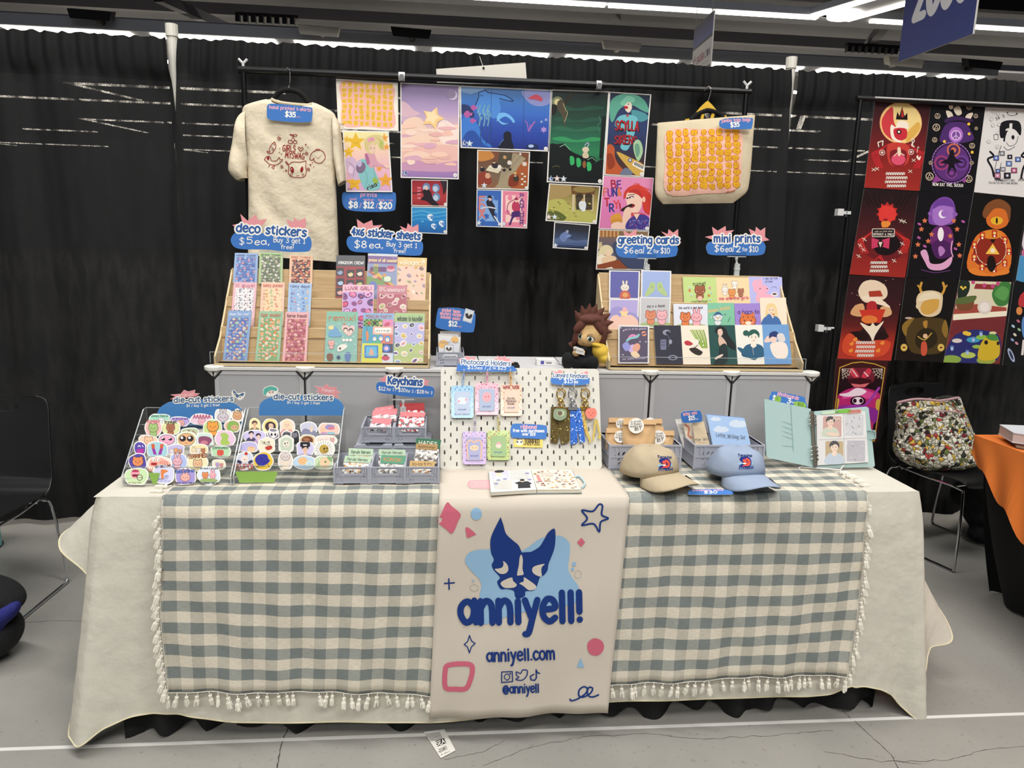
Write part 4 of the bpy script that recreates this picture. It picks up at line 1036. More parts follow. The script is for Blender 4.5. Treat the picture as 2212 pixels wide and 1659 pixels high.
A.e('30284a',1425,1045,20,8,-.2);A.e('eee4e0',1428,1048,10,5);A.e('30284a',1395,1052,10,6);A.l('4a2020',5,[1400,1030,1450,1022],True);A.b('8c1c30',[1405,1105,1440,1095,1452,1112,1425,1126]);A.b('2a1a1c',[1348,1135,1420,1095,1432,1110,1365,1152]);A.b('eac4b0',[1365,1160,1395,1120,1420,1130,1425,1170,1400,1250,1380,1290,1350,1290])
A.b('c0464c',[1420,1170,1500,1165,1540,1190,1480,1230]);A.b('413a88',[1400,1220,1470,1180,1540,1185,1570,1230,1560,1298,1390,1292]);A.p('eac4b0',[1440,1170,1490,1170,1465,1215]);A.b('d6963e',[1270,1190,1330,1165,1352,1200,1340,1225,1275,1230]);A.b('c98a38',[1275,1215,1348,1210,1350,1235,1275,1245]);A.b('eac4b0',[1280,1245,1340,1235,1380,1290,1280,1290])
r=random.Random(4)
for k in range(60):A.e(('c8c8e4','c04858','8a90c8')[k%3],r.uniform(1410,1560),r.uniform(1215,1290),3,3,0,6)
seal(A,1543,1282,14);A.build('art_print','pink print of a red-haired singer with the words BE FUN & TRY','art print',GP)
Q=[1175,1288,1562,1302,1524,1600,1155,1595]
A=pprint(ZC,Q,.004);I=inset(Q,8);A.g(I,['8a6a48','6a6068','5a6078','524a52']);A.clip=pr(I)
for k in range(11):A.p('a8683c' if k%2 else 'c9a06a',[1178+k*14,1295,1190+k*14,1295,1188+k*14,1350,1176+k*14,1345])
A.p('c8b48c',[1165,1390,1200,1385,1205,1440,1165,1440]);A.b('e0d2a8',[1170,1480,1200,1420,1250,1410,1290,1450,1260,1490,1200,1500]);A.b('ecd0b0',[1225,1460,1260,1440,1275,1480,1240,1500]);A.b('efe2cc',[1165,1500,1210,1480,1250,1530,1200,1560,1165,1550]);A.b('e8c8a4',[1200,1510,1280,1490,1310,1520,1220,1560])
A.p('8e4a30',[1165,1560,1330,1520,1400,1595,1160,1595]);A.b('414a66',[1290,1390,1400,1360,1540,1400,1520,1590,1420,1590,1300,1480]);A.p('e8dcc0',[1230,1585,1275,1575,1290,1592,1240,1596]);A.l('a8744c',3,[1210,1480,1235,1490],True)
A.build('art_print','warm print of a blond sleeper at a desk, behind the greeting cards sign','art print',GP)

# ================================================================== neighbour's poster wall
GQ='posters on the neighbouring wall'
NR=PY(1.30)
o=thing('backdrop_stand','black rod stand holding the neighbouring red and purple posters','display stand',(2.4,1.3,0))
a,b=NR.at(1850,212),V((3.6,1.3,2.17));t=MB();t.tube([a,(b.x,1.3,a.z)],.0125,M_ROD,10);t.tube([(a.x+.08,1.287,a.z+.004),(3.5,1.287,a.z+.004)],.004,mat('b9b9b9',.2),5);t.build('crossbar',o)
t=MB();t.tube([(a.x+.02,1.3,a.z),(a.x+.02,1.3,.02)],.011,M_ROD,8);t.build('post',o)
t=MB();t.box(a.x-.04,a.x+.08,1.1,1.5,0,.02,M_ROD);t.build('foot',o)
for px,py in ((1810,459),(1768,708)):
    q=NR.at(px,py);t=MB();t.box(q.x-.016,q.x+.012,1.27,1.3,q.z-.015,q.z+.016,M_CLIP);t.box(q.x+.01,q.x+.05,1.275,1.285,q.z-.008,q.z+.006,M_CLIP);t.tube([(q.x+.03,1.28,q.z-.02),(q.x+.03,1.28,q.z+.01)],.006,mat('55565a',.3,.6),6)
    t.tube([(q.x,1.285,q.z),(1.623,1.3,q.z)],.005,M_CLIP,5);t.build('spring_clamp',o)
def poster(tr,quad,col,y=0):
    A=Art(PY(1.318+y),tr,.001,M_GLOSS);A.base(col,quad);return A
def medal(A,x,y,r,c):A.e(c,x,y,r);A.e('0c0a0e',x,y,r*.78);A.l(c,r*.15,[x,y-r*.6,x-r*.5,y+r*.4,x+r*.5,y+r*.4],False,True)
def notes(A,x0,y0,x1,rows,sk=-12,h=26):
    for j in range(rows):
        y=y0+j*h;k=0
        while True:
            x=x0+k*14+(j%2)*6+abs(j-1.5)*5
            if x>x1-abs(j-1.5)*5:break
            A.l('ded6cc',5,[x,y,x+3,y-h*.62,x+11,y-h*.62+2,x+9,y-1],cheap=True);k+= 1
Q=[412,55,740,75,668,605,345,585]
A=poster(ZE,Q,'5c1c20');A.g(Q,['2c1216','44161a','6a1c1e','8c2420','9c2a22'])
A.e('e8b070',560,206,124,122,0,32);A.e('eacf8a',562,206,117,115,0,32);A.b('c83a40',[450,180,510,110,520,200,560,290,520,310,460,260]);A.b('d8a850',[600,260,660,200,672,240,620,305,590,312])
A.p('1a0c0e',[530,185,540,140,552,165,568,108,582,165,598,145,600,188]);A.p('b02a30',[560,172,569,112,578,172]);A.b('f0e2d0',[498,250,505,215,530,230,540,200,570,192,600,205,605,235,575,240,520,240,525,290,560,310,555,322,510,300]);A.b('c42c3a',[525,240,590,240,594,290,562,308,528,292]);A.e('1a0c0e',549,258,14,14);A.e('f0e2d0',549,258,7)
for s in (-1,1):
    for k in range(5):A.l('b8262c',6,[545+s*(60+k*12),330+k*9,545+s*(115+k*10),390,545+s*(90+k*8),470],True)
A.b('c03c34',[480,340,540,320,610,345,600,440,540,460,490,440]);A.b('7a1c24',[500,370,590,370,580,450,510,450]);A.e('d8506c',545,420,42,34);A.b('e8d4b8',[540,355,556,350,560,390,545,400]);A.l('e8d4b8',5,[520,400,545,380,580,395],True)
for x,y in ((450,380),(620,376)):A.e('e6dccd',x,y,17);A.e('8c2024',x,y,14);A.star('e6dccd',x,y,12,5,.4)
A.l('e6dccd',6,[430,345,425,320,455,310,452,338]);A.l('e6dccd',5,[632,345,625,300,640,310,622,335,640,345],True);A.b('efe6d8',[650,405,662,396,664,410,678,400,668,425]);A.l('e6dccd',3,[655,380,660,345,668,352])
for x,y in ((400,480),(420,475),(615,490),(635,425)):A.l('e6dccd',3,[x-10,y-8,x+10,y+8]);A.l('e6dccd',3,[x-10,y+8,x+10,y-8])
notes(A,465,512,590,4,0,24);A.build('poster','red poster with a pale moon and black crown, at the start of the top row','poster',GQ)
Q=[740,75,1060,90,990,612,672,603]
A=poster(ZE,Q,'0d0b10');A.b('e6d8c4',[825,135,860,145,870,190,845,190]);A.b('e6d8c4',[870,120,905,110,918,150,890,160]);A.b('e6d8c4',[985,148,950,155,935,190,960,195]);A.e('efe2cc',855,112,13)
A.b('3a2050',[820,185,880,165,980,185,970,200,890,190,825,205]);A.b('4a2a68',[790,290,820,220,870,200,940,205,970,250,990,300,940,320,870,325,800,320]);A.e('a86cc0',884,275,42,46);A.e('d8b8e0',884,278,30);A.e('7a4a98',884,278,24);A.l('d8b8e0',4,[884,255,884,300]);A.l('d8b8e0',4,[884,278,866,294]);A.l('d8b8e0',4,[884,278,902,294])
A.e('7a4a9a',858,440,118,122,0,32);A.e('251430',858,440,112,116,0,32);A.e('5a2f74',858,440,104,108,0,32)
for x,y,r_,c in ((800,440,44,'9a3a6c'),(915,440,46,'6a4090'),(858,500,34,'7c3f86'),(870,365,40,'c06a50')):A.e(c,x,y,r_);A.e('4a245c',x,y,r_*.75);A.e(c,x,y,r_*.4)
A.b('140c18',[850,370,870,365,880,410,930,440,900,440,875,450,890,500,860,470,830,505,840,450,790,440,835,415])
for k in range(40):A.e('c8a8d4',858+115*math.cos(k*.157),440+119*math.sin(k*.157),3,3,0,6)
for x,y,r_ in ((768,232,22),(775,165,17),(960,112,17),(1000,165,13),(758,305,15),(978,340,17),(735,440,12),(975,440,12),(728,520,24),(958,535,22),(1002,238,10)):medal(A,x,y,r_,'c9b49a')
for x,y in ((958,212),(815,315),(978,378),(960,270)):A.e('e6b848',x,y,9)
A.p('8a3f8c',[765,510,800,545,740,560]);A.p('8a3f8c',[945,520,935,560,915,545]);A.t('e6e0dc','NOW EAT THIS, SUCKA!',746,574,925,582,17,.16);A.build('poster','black poster with a purple ring of medallions and a witch hat','poster',GQ)
Q=[1060,88,1330,100,1312,645,988,612]
A=poster(ZE,Q,'d9d6d3');K='17151a'
A.b(K,[1140,240,1150,205,1190,190,1250,195,1268,230,1262,280,1230,245,1180,240,1165,290,1145,290]);A.p(K,[1165,252,1190,250,1190,315,1162,315]);A.p('d9d6d3',[1199,208,1216,208,1214,248,1197,248]);A.b('d9d6d3',[1175,290,1175,325,1200,345,1235,330,1250,285,1225,250,1192,250]);A.l(K,3,[1180,320,1200,342,1235,328,1250,285],True);A.e(K,1219,290,9,13)
for s,x in ((-1,1085),(1,1290)):A.l(K,12,[x,375,x-20*s,400,x+14*s,420,x-10*s,470,x-22*s,520],True);[A.l(K,4,[x-22*s,520,x-40*s+k*12,548],cheap=True)for k in range(4)]
A.l(K,3,[1150,340,1130,400,1110,500,1130,520,1150,440],True);A.l(K,3,[1165,345,1190,365,1230,345],True)
for x,y,c,s in ((1120,412,'5a70b0',30),(1155,385,'8c8a90',28),(1195,445,'6a88c4',32),(1248,420,'5a78b8',30),(1160,478,'9a98a4',26),(1225,485,'b85a80',32),(1130,488,'5060a0',24),(1127,515,'c07a94',34),(1185,515,'2c2a34',36),(1200,405,'2c2a34',26)):A.rr(K,x-s*.56,y-s*.5,x+s*.56,y+s*.5,2);A.rr(c,x-s*.46,y-s*.4,x+s*.46,y+s*.4,2);A.e('d4d4dc',x,y,s*.2)
for x,y in ((1105,140),(1130,150),(1092,185),(1100,220),(1135,215),(1075,315),(1125,345),(1130,265)):A.e('a8a5a4',x,y,11);A.e('d9d6d3',x,y,8)
A.l(K,2,[1105,275,1130,272,1132,302,1108,305],False,True);A.t(K,'14 3',1120,190,1170,172,18,.1);A.e(K,1186,146,4);A.e(K,1240,150,4);A.l(K,2,[1185,155,1215,162,1245,155],True)
A.t('4a474c','MY THOUGHTS WILL',1110,546,1232,550,14,.1,cheap=True);A.t('4a474c','FOLLOW YOU INTO YOUR DREAMS',1075,562,1246,567,12,.1,cheap=True);A.build('poster','white poster with black ink line drawing and small blue squares','poster',GQ)
Q=[345,590,665,612,585,1115,258,1095]
A=poster(ZE,Q,'2c1014');A.g(Q,['201014','2c1214','40161a','541a1c','8c2420','9a2a22'])
for s in (-1,1):
    for k in range(4):A.l('140a0e',6,[480+s*(30+k*24),690,480+s*(50+k*30),650-k*6,480+s*(40+k*40),620],True)
A.star('b82c28',480,735,66,11,.72);A.b('d83a34',[430,740,445,700,490,695,530,720,525,770,480,790,440,780]);A.b('e08a38',[445,790,480,780,500,800,460,830]);A.e('8c1a20',470,775,14,8)
A.b('6a1a1e',[370,850,450,820,530,830,590,880,580,960,520,1010,420,1010,350,960]);A.b('160a0e',[395,900,440,840,510,850,560,920,500,980,420,970])
for s in (-1,1):
    for k in range(5):A.l('c8302c',5,[460+s*(60+k*14),840+k*10,460+s*(120+k*8),900,460+s*(90+k*10),970],True)
A.p('c83a60',[388,880,440,895,440,930,388,945]);A.p('c83a60',[495,880,440,895,440,930,490,945]);A.e('1c1014',440,915,18,22);A.p('dcc8b4',[428,905,452,905,440,938]);A.rr('dcd2c4',390,826,524,876,8);A.rr('1a0c10',394,830,520,872,6);A.t('dcd2c4','WITHOUT A SMILE',398,866,518,868,14,.16);A.scrib('dcd2c4',405,846,510,8)
A.p('b82c2c',[440,980,390,1020,430,1000,470,1030]);
for x,y in ((345,890),(320,925),(340,950),(312,988),(560,780),(580,785),(568,915),(555,965),(520,1015)):A.l('dcd2c4',4,[x-12,y-8,x+12,y+8]);A.l('dcd2c4',3,[x-6,y+10,x+6,y-10])
notes(A,375,1035,480,3,0,24);A.build('poster','dark red poster with a spiky red head and antlers','poster',GQ)
Q=[665,612,985,615,905,1125,595,1110]
A=poster(ZE,Q,'0e0b11');A.b('7a4aa0',[722,780,740,690,800,642,860,655,882,720,875,790,830,805,750,805]);A.b('a070c0',[745,740,760,700,850,690,870,720,860,780,800,810,755,790]);A.b('6a3c94',[750,710,770,660,840,650,875,700,840,695,790,690]);A.e('8a5ab0',735,738,16,12);A.e('8a5ab0',878,742,16,12);A.e('ece4f0',806,742,24);A.e('9a6abc',816,738,20)
A.b('6a2a6c',[750,830,790,810,850,820,870,900,840,960,760,950,730,890]);A.b('4a1e58',[740,920,800,890,860,930,850,990,770,1000]);A.b('ece6ea',[782,830,800,820,812,850,806,890,790,900,776,870]);A.b('b07ab8',[780,940,800,930,820,960,790,990])
A.b('d8a0c4',[675,965,705,950,722,985,735,1030,800,1030,860,990,850,1040,800,1070,730,1065,700,1020]);A.l('d8a0c4',7,[862,900,855,950,866,990],True);A.l('7a4a90',3,[680,1068,760,1085,850,1072],True)
for x,y in ((700,780),(680,830),(740,860),(660,920),(645,990),(870,780),(890,830),(900,920),(905,985),(850,870),(720,900)):A.star('d2744c',x,y,17,5,.5)
for x,y in ((668,800),(925,785),(665,880),(700,930),(880,945)):A.e('b0569c',x,y,12,7,.5)
A.build('poster','black poster with a lilac bob-haired head and pink swan','poster',GQ)
Q=[988,615,1310,645,1212,1142,905,1130]
A=poster(ZE,Q,'100c0c');A.b('d06a28',[1068,800,1066,740,1110,710,1180,700,1195,760,1180,810,1120,830]);A.b('7a4826',[1040,740,1060,690,1100,660,1150,655,1200,690,1205,740,1195,790,1175,720,1110,710,1060,765]);A.e('e0b030',1124,780,36,24);A.e('1c120c',1124,780,6,18)
A.b('d8742c',[950,1060,985,900,1050,840,1150,840,1205,920,1200,1060,1120,1105,1060,1100]);A.b('7a2418',[985,1000,1010,900,1080,860,1160,880,1180,980,1120,1050,1040,1050])
A.e('f0d8b0',1090,950,92,96);A.e('8a2a1a',1090,950,88,92);A.p('f0c050',[1100,915,1058,975,1140,978]);A.e('efe0c0',1100,955,14);A.e('1c120c',1100,885,14,24);A.e('d8842c',1095,862,60,26)
for k in range(9):x,y=1090+105*math.cos(k*.7),960+105*math.sin(k*.7);A.rr('b8301e',x-15,y-20,x+15,y+20,3);A.e('e8c878',x,y-4,9);A.e('f0e8d8',x,y+14,6)
A.b('1c100c',[1070,1000,1090,985,1110,1000,1118,1050,1090,1080,1068,1050]);A.b('e08030',[955,1070,1000,1060,1080,1095,1180,1060,1190,1090,1100,1105,1000,1100]);A.build('poster','black poster with a brown-haired orange head over a ring of cards','poster',GQ)
Q=[1318,640,1560,655,1480,1150,1235,1140]
A=poster(ZE,Q,'101014');A.b('4a90c0',[1255,1000,1290,980,1400,1000,1400,1120,1240,1130]);A.b('d8d0d8',[1270,860,1320,830,1400,880,1380,980,1290,970]);A.b('c06a90',[1275,950,1320,940,1400,960,1380,1000,1280,990]);A.build('poster','dark poster with pale blue and pink swirls, cut by the picture edge','poster',GQ)
Q=[258,1100,585,1118,503,1603,187,1590]
A=poster(ZE,Q,'3a1418');A.g(Q,['281016','301318','3a1519','5c1c1c','a83024','b0342a'])
r=random.Random(12)
for k in range(26):A.e('b89a90',r.uniform(270,560),r.uniform(1120,1350),3,3,0,6)
A.b('e6d0b4',[310,1200,340,1140,410,1130,470,1165,480,1220,440,1250,350,1260]);A.b('d8a070',[265,1330,290,1280,340,1270,340,1340]);A.b('d8a878',[440,1290,490,1285,505,1330,450,1345]);A.b('f0dcc4',[330,1230,400,1215,480,1270,495,1290,440,1275,360,1250]);A.p('a83a28',[370,1195,440,1190,455,1225,375,1228]);A.b('b02a30',[360,1270,385,1252,415,1262,418,1310,390,1325,360,1310])
A.p('c83828',[315,1305,470,1300,440,1380,350,1385]);A.e('e07a3a',375,1360,48,24);A.b('2a1418',[300,1470,350,1400,420,1380,470,1420,470,1470,380,1500]);A.b('f0e0c8',[375,1400,395,1380,415,1400,460,1370,410,1450,395,1490,375,1450,320,1380]);A.b('1c0c10',[255,1440,330,1430,370,1470,300,1480]);A.b('1c0c10',[410,1470,450,1430,490,1460,440,1485])
A.b('d04a2c',[215,1500,260,1440,330,1490,440,1480,500,1500,460,1570,330,1585,230,1560])
for x,y in ((270,1505),(425,1545),(265,1545),(450,1500),(290,1480)):A.e('e8903c',x,y,12,9);A.e('e8903c',x+7,y-9,6)
notes(A,290,1505,405,4,0,25);A.build('poster','red-orange poster with a cream wide-brimmed hat and dark wings','poster',GQ)
Q=[590,1115,900,1130,820,1612,525,1600]
A=poster(ZE,Q,'0f0d0d',.002)
for s,x in ((-1,690),(1,800)):A.l('c8963c',14,[x,1215,x+s*16,1180,x+s*8,1145],True);A.l('c8963c',9,[x+s*12,1185,x+s*30,1160])
A.b('dcc6a0',[650,1260,670,1205,740,1190,800,1210,805,1260,790,1320,740,1345,680,1330]);A.b('cfa04c',[675,1290,700,1250,760,1240,785,1250,775,1300,730,1330,690,1325]);A.e('dcc6a0',660,1282,12,16);A.b('e6d8b8',[660,1250,690,1210,760,1200,795,1235,740,1240,700,1250])
A.b('4a3a1c',[585,1440,600,1370,670,1350,740,1350,810,1360,835,1420,830,1510,780,1560,640,1560,600,1510]);A.b('8a6a2c',[565,1410,590,1370,640,1350,600,1410,590,1460]);A.b('8a6a2c',[820,1360,838,1420,825,1470,800,1420]);A.b('2a2212',[650,1450,700,1410,760,1430,770,1500,700,1540,650,1510]);A.b('b08038',[690,1375,715,1368,712,1410,696,1405])
A.b('c8543c',[680,1500,705,1490,715,1530,705,1570,680,1565]);A.e('e0b890',703,1458,14);A.l('c8a048',6,[660,1460,700,1480,740,1440],True)
for x in (578,795):A.e('d8b45c',x,1525,20,22);A.e('5a4218',x,1525,9,5)
A.e('c8b09a',605,1352,22,6);A.build('poster','black and bronze poster with an antlered blond head','poster',GQ)
Q=[905,1130,1210,1140,1140,1622,810,1612]
A=poster(ZE,Q,'7a3030',-.001);A.p('d9d2b4',[905,1132,1208,1142,1190,1330,870,1360]);A.p('8c3434',[1000,1150,1208,1160,1200,1190,990,1180]);A.p('a04a3c',[870,1300,1000,1270,1180,1290,1185,1330,870,1350]);A.p('efe8d0',[868,1330,1185,1310,1182,1340,866,1365]);A.b('1e2c24',[905,1135,960,1135,962,1190,930,1240,895,1250]);A.b('7a4a30',[890,1250,985,1235,975,1300,900,1305]);A.b('5a6a3a',[880,1240,1000,1220,980,1260,890,1270]);A.b('3e7a3c',[1095,1210,1140,1145,1205,1150,1195,1260,1130,1280]);A.b('5a9a50',[1110,1215,1150,1165,1195,1190,1170,1250]);A.e('d9cfc4',1052,1288,42);A.e('e9e2da',1052,1288,28)
for x,y in ((985,1140),(1050,1160),(1100,1165),(1130,1150)):A.e('c04a80',x,y,11,13)
for x,y in ((925,1180),(915,1170),(938,1172)):A.e('e8c84a',x,y,7)
A.b('722c30',[868,1380,1000,1360,1170,1370,1160,1440,870,1450]);A.b('2a2e6c',[845,1500,900,1440,1010,1420,1130,1450,1145,1540,1100,1610,830,1610])
for x,y,w,c in ((985,1480,40,'3f9ac0'),(1035,1465,34,'8aba4a'),(955,1570,44,'b8c860'),(890,1485,30,'d8d0c8'),(1005,1520,26,'98b850'),(1100,1440,22,'d8d2a0'),(855,1595,60,'8aa84a'),(1060,1600,56,'98a848')):A.e(c,x,y,w,w*.42)
for x,y in ((955,1445),(940,1440)):A.e('e6c040',x,y,18,12)
for x,y in ((860,1530),(985,1478),(950,1555),(1030,1445)):A.e('a8c0e4',x,y,9,14);A.e('5a78b4',x,y-12,12,5)
A.b('d0b02e',[1010,1570,1030,1500,1070,1460,1120,1460,1140,1510,1135,1575,1090,1600,1030,1600]);A.b('4a8a40',[1060,1460,1095,1445,1130,1462,1125,1485,1080,1480]);A.e('1a1a1c',1060,1495,11,13);A.e('1a1a1c',1130,1500,8,12);A.build('poster','colourful pond poster with a yellow frog under leafy shelves','poster',GQ)
Q=[1225,1140,1470,1152,1400,1650,1157,1630]
A=poster(ZE,Q,'121216',.001);A.b('b8383c',[1250,1270,1280,1200,1400,1180,1400,1300,1290,1290]);A.e('d88a4c',1256,1310,18,24);A.b('5a8ac8',[1270,1380,1300,1330,1400,1330,1400,1500,1290,1480])
for x,y,c in ((1250,1370,'b86a80'),(1220,1400,'a8c4d8'),(1230,1450,'d8d0c0'),(1215,1480,'8aa0c8'),(1240,1500,'c890a0'),(1255,1420,'90b890')):A.e(c,x,y,12,7,.7)
A.p('e0d8d4',[1275,1480,1290,1480,1280,1570,1266,1570]);A.e('a8b4d0',1208,1570,14,44,-.4);A.e('2a3048',1208,1570,7,30,-.4);A.build('poster','black poster with scattered petals and a red jester cap, cut by the picture edge','poster',GQ)
Q=[195,105,530,118,455,640,165,600]
A=Art(PY(1.318),ZN,.001,M_GLOSS);A.base('341016',Q);A.l('c8a040',6,[220,160,300,130,360,124,440,136,508,162,450,560,440,630,170,590],False,True);A.p('1c0a14',[224,168,502,168,446,560,430,622,180,588]);A.clip=pr([224,162,504,162,440,622,180,588])
A.b('6a1c30',[270,180,330,155,400,160,440,200,420,260,290,255]);A.b('c8384c',[285,170,310,165,345,215,320,228,290,205]);A.b('c8384c',[420,172,395,168,358,215,380,228,412,205]);A.l('e8c0c0',8,[300,175,330,215]);A.l('e8c0c0',8,[375,190,400,215]);A.b('3a0c18',[270,240,340,225,420,240,400,270,300,270]);A.p('d86a70',[290,262,350,268,410,258,380,285,310,285])
A.b('b8286c',[205,340,300,290,420,300,480,340,450,420,330,440,210,420]);A.b('d84a90',[230,360,330,300,450,330,420,360,330,350]);A.b('8a2a8c',[195,420,300,400,460,430,440,520,330,560,190,540]);A.b('f0d8e4',[215,330,270,320,330,290,390,310,345,340,250,345]);A.e('2a0c1c',335,375,50,34);A.e('f0d8e4',335,372,36,24);A.e('2a0c1c',315,372,12,14);A.e('2a0c1c',355,372,12,14);A.l('9a3aa0',16,[200,440,300,405,380,400,470,290],True);A.b('b03060',[240,500,340,470,430,510,400,590,260,580])
for s,cx in ((1,232),(-1,492)):
    for k in range(5):a_=k*.36;A.l('d8c8b8',2.5,[cx,168,cx+s*68*math.cos(a_),168+68*math.sin(a_)],cheap=True)
    for rr2 in (25,42,60):A.l('d8c8b8',2.5,[cx+s*rr2,168,cx+s*rr2*.75,168+rr2*.62,cx,168+rr2],cheap=True)
A.b('c8a040',[452,370,475,365,468,430,448,420]);A.b('c8a040',[200,360,215,365,205,420,192,410]);A.build('poster','magenta spider-web poster in a gold frame, lowest of the wall','poster',GQ)

# ================================================================== t-shirt on its hanger
def rings(rows,tr,Y0,n=40,wr=0,seed=1,pw=.75,tilt=0,tx=0):
    """loft of flattened rings; rows: (left x, left y, right x, right y, half depth)"""
    ph=[(random.Random(seed+k).uniform(6,26),random.Random(seed*3+k).uniform(4,20),k*1.7)for k in range(7)]
    vs=[];N=len(rows)
    for xl,yl,xr,yr,d in rows:
        a,b=PY(Y0).at(*zp(tr,xl,yl)),PY(Y0).at(*zp(tr,xr,yr))
        for k in range(n):
            t=2*PI*k/n;c,s=math.cos(t),math.sin(t)
            p=a.lerp(b,.5+.5*math.copysign(abs(c)** pw,c));p.y-= d*math.copysign(abs(s)** pw,s)
            w=sum(math.sin(u*p.x*3+v*p.z*3+f)for u,v,f in ph)*wr*abs(s)
            p.y-= w;vs.append(p)
    fs=[(i*n+k,i*n+(k+1)%n,(i+1)*n+(k+1)%n,(i+1)*n+k)for i in range(N-1)for k in range(n)]
    return vs,fs
def dens(rows,k):return [tuple(r)for r in catmull(rows,False,k)]
M_TEE=mat('dccfb6',.9,bump=(26,.55,.012),vary=.03,name='cream_jersey',spec=.15)
tl=lambda x,y:y+.08*(x-540)
o=thing('t_shirt','cream t-shirt with dark red doodle print on a black hanger','t-shirt',PY(1.3).at(640,560));TEE=o
R_=[(385,278,700,.035),(330,292,748,.045),(230,325,825,.05),(165,365,880,.05),(160,460,885,.052),(172,600,884,.054),(190,740,882,.056),(202,850,882,.058),(206,1000,890,.056),(207,1150,896,.056),(206,1300,902,.056),(205,1420,906,.055),(204,1505,908,.055)]
rows=dens([(a,tl(a,y),b,tl(b,y),d)for a,y,b,d in R_],4)
vs,fs=rings(rows,ZB,1.285,56,.0017,4)
for i_r in range(14):
    for k_ in range(56):
        p_=vs[i_r*56+k_];q_=(p_.x-PY(1.285).at(*zp(ZB,541,280)).x)/.098
        if p_.y<1.285 and abs(q_)<1:vs[i_r*56+k_]=p_+V((0,0,-.034*(1-q_*q_)** .8*(1-i_r/14)))
body=link('body',vs,fs,[M_TEE],None,o,True)
for nm,sec in (('a',[(190,352,215,770,.05),(120,420,203,815,.055),(84,620,200,832,.06),(58,790,203,848,.064),(72,850,204,868,.062),(122,905,205,886,.052)]),('b',[(868,385,878,780,.045),(915,470,888,830,.05),(940,690,893,880,.05),(962,890,905,935,.05),(960,900,906,945,.05)])):
    vs,fs=rings(dens(sec,5),ZB,1.285,30,.0016,9);link('sleeve',vs,fs,[M_TEE],None,o,True)
t=MB();cp=[PY(1.285-.03).at(*zp(ZB,x,y))for x,y in ((382,264),(400,276),(450,292),(540,305),(620,312),(672,312),(698,302))]
t.tube(cp,.006,mat('d2c5ac',.9),8,sm=4);cb=[V((p.x,1.315,p.z+.008))for p in cp];t.tube(cb,.006,mat('d2c5ac',.9),8,sm=4);t.build('collar',o)
RD='8c2226'
A=Art(Surf(body,PY(1.23)),ZB,.0002,M_CLOTHINK,.0018);A.hold=True;A.lay=1
A.t(RD,'GIRLS',470,672,570,676,48,.12);A.t(RD,'MYSWAG',490,724,640,736,46,.12);A.l(RD,5,[612,674,594,652,600,640,611,652,622,642,632,654,612,674],True)
def spiral(x,y,r):A.l(RD,4,[(x+r*k/12*math.cos(k*.9),y+r*k/12*math.sin(k*.9))for k in range(13)],True)
for x,y,r in ((447,574,18),(660,690,15),(467,794,14),(674,815,15)):spiral(x,y,r)
for x,y,s in ((448,652,7),(446,682,8),(462,694,8),(652,622,12),(668,638,6),(688,778,13),(705,762,7),(714,795,7),(498,824,14),(478,832,6),(668,770,5)):A.star(RD,x,y,s,4,.3)
A.l(RD,5,[535,590,522,585,514,600,525,612,545,610,547,595],True,True);A.l(RD,5,[570,590,558,592,555,606,568,615,582,606,580,594],True,True);A.l(RD,4,[538,588,550,560,553,548]);A.l(RD,4,[568,590,556,565,552,548]);A.l(RD,4,[552,550,530,548,530,542,550,544,570,542,584,548,570,558,552,550],True)
A.l(RD,5,[408,602,385,620,368,655,372,680,350,672,360,690,388,688,402,668,418,640,410,602],True);A.e(RD,404,622,4);A.l(RD,3,[380,640,400,650,385,660,404,664],True)
A.l(RD,5,[328,738,348,715,372,716,385,745,420,748,438,728,446,722,452,738,472,738,455,758,420,780,372,775,345,752,328,738],True);A.e(RD,358,728,10,12);A.l(RD,4,[375,776,360,795,368,788]);A.l(RD,4,[408,784,402,812,385,800,408,784])
A.l(RD,5,[500,752,520,775,548,758,610,758,645,750,654,752,650,790,655,830,640,870,590,878,535,868,515,835,520,790,496,760],True,True);A.e(RD,545,818,14,25,-.25);A.e(RD,620,815,11,23,.2);A.e('e6c8b8',541,812,4,10);A.l(RD,3,[575,860,584,868,592,860,602,866]);A.l(RD,3,[532,848,545,848,545,860,532,860],True,True);A.l(RD,3,[622,850,634,850,634,862,622,862],True,True)
A.l(RD,5,[738,664,700,685,683,730,700,744,715,728,718,752,760,768,790,745,802,712,780,672,738,664],True);A.l(RD,4,[738,664,725,655]);A.l(RD,4,[740,664,742,650]);A.l(RD,4,[742,664,760,656]);A.e(RD,728,718,3);A.e(RD,762,712,3);A.l(RD,3,[738,722,746,728,754,720],True)
A.build('printed_doodles',None,None,None,body)
def hanger(tr,hook,arms,label,m=None):
    pl=PY(1.295);P=lambda x,y:pl.at(*zp(tr,x,y));o=thing('clothes_hanger',label,'hanger',P(*hook[0]))
    t=MB();a,b=P(*hook[0]),P(*hook[1]);q=[V((a.x-.018,YR-.012,a.z-.012)),V((a.x-.012,YR-.012,a.z+.0)),V((a.x,YR-.016,a.z+.006)),V((a.x+.008,YR-.02,a.z-.01)),V((a.x+.004,1.295,a.z-.05)),V((b.x,1.295,b.z))]
    t.tube(q,.0022,M_CHR,6,sm=4);t.build('hook',o)
    t=MB();t.tube([P(*p)for p in arms],.011,mat('0c0c0d',.9,bump=(600,.3)),8,sm=4);t.build('arms',o);return o
hanger(ZB,[(517,40),(513,190)],[(392,285),(430,225),(475,200),(515,196),(570,205),(630,240),(672,300)],'black velvet hanger with chrome hook carrying the t-shirt')
hanger(ZD,[(398,508),(398,600)],[(300,690),(330,660),(372,640),(398,634),(440,645),(470,662),(492,690)],'black hanger with chrome hook carrying the tote bag')

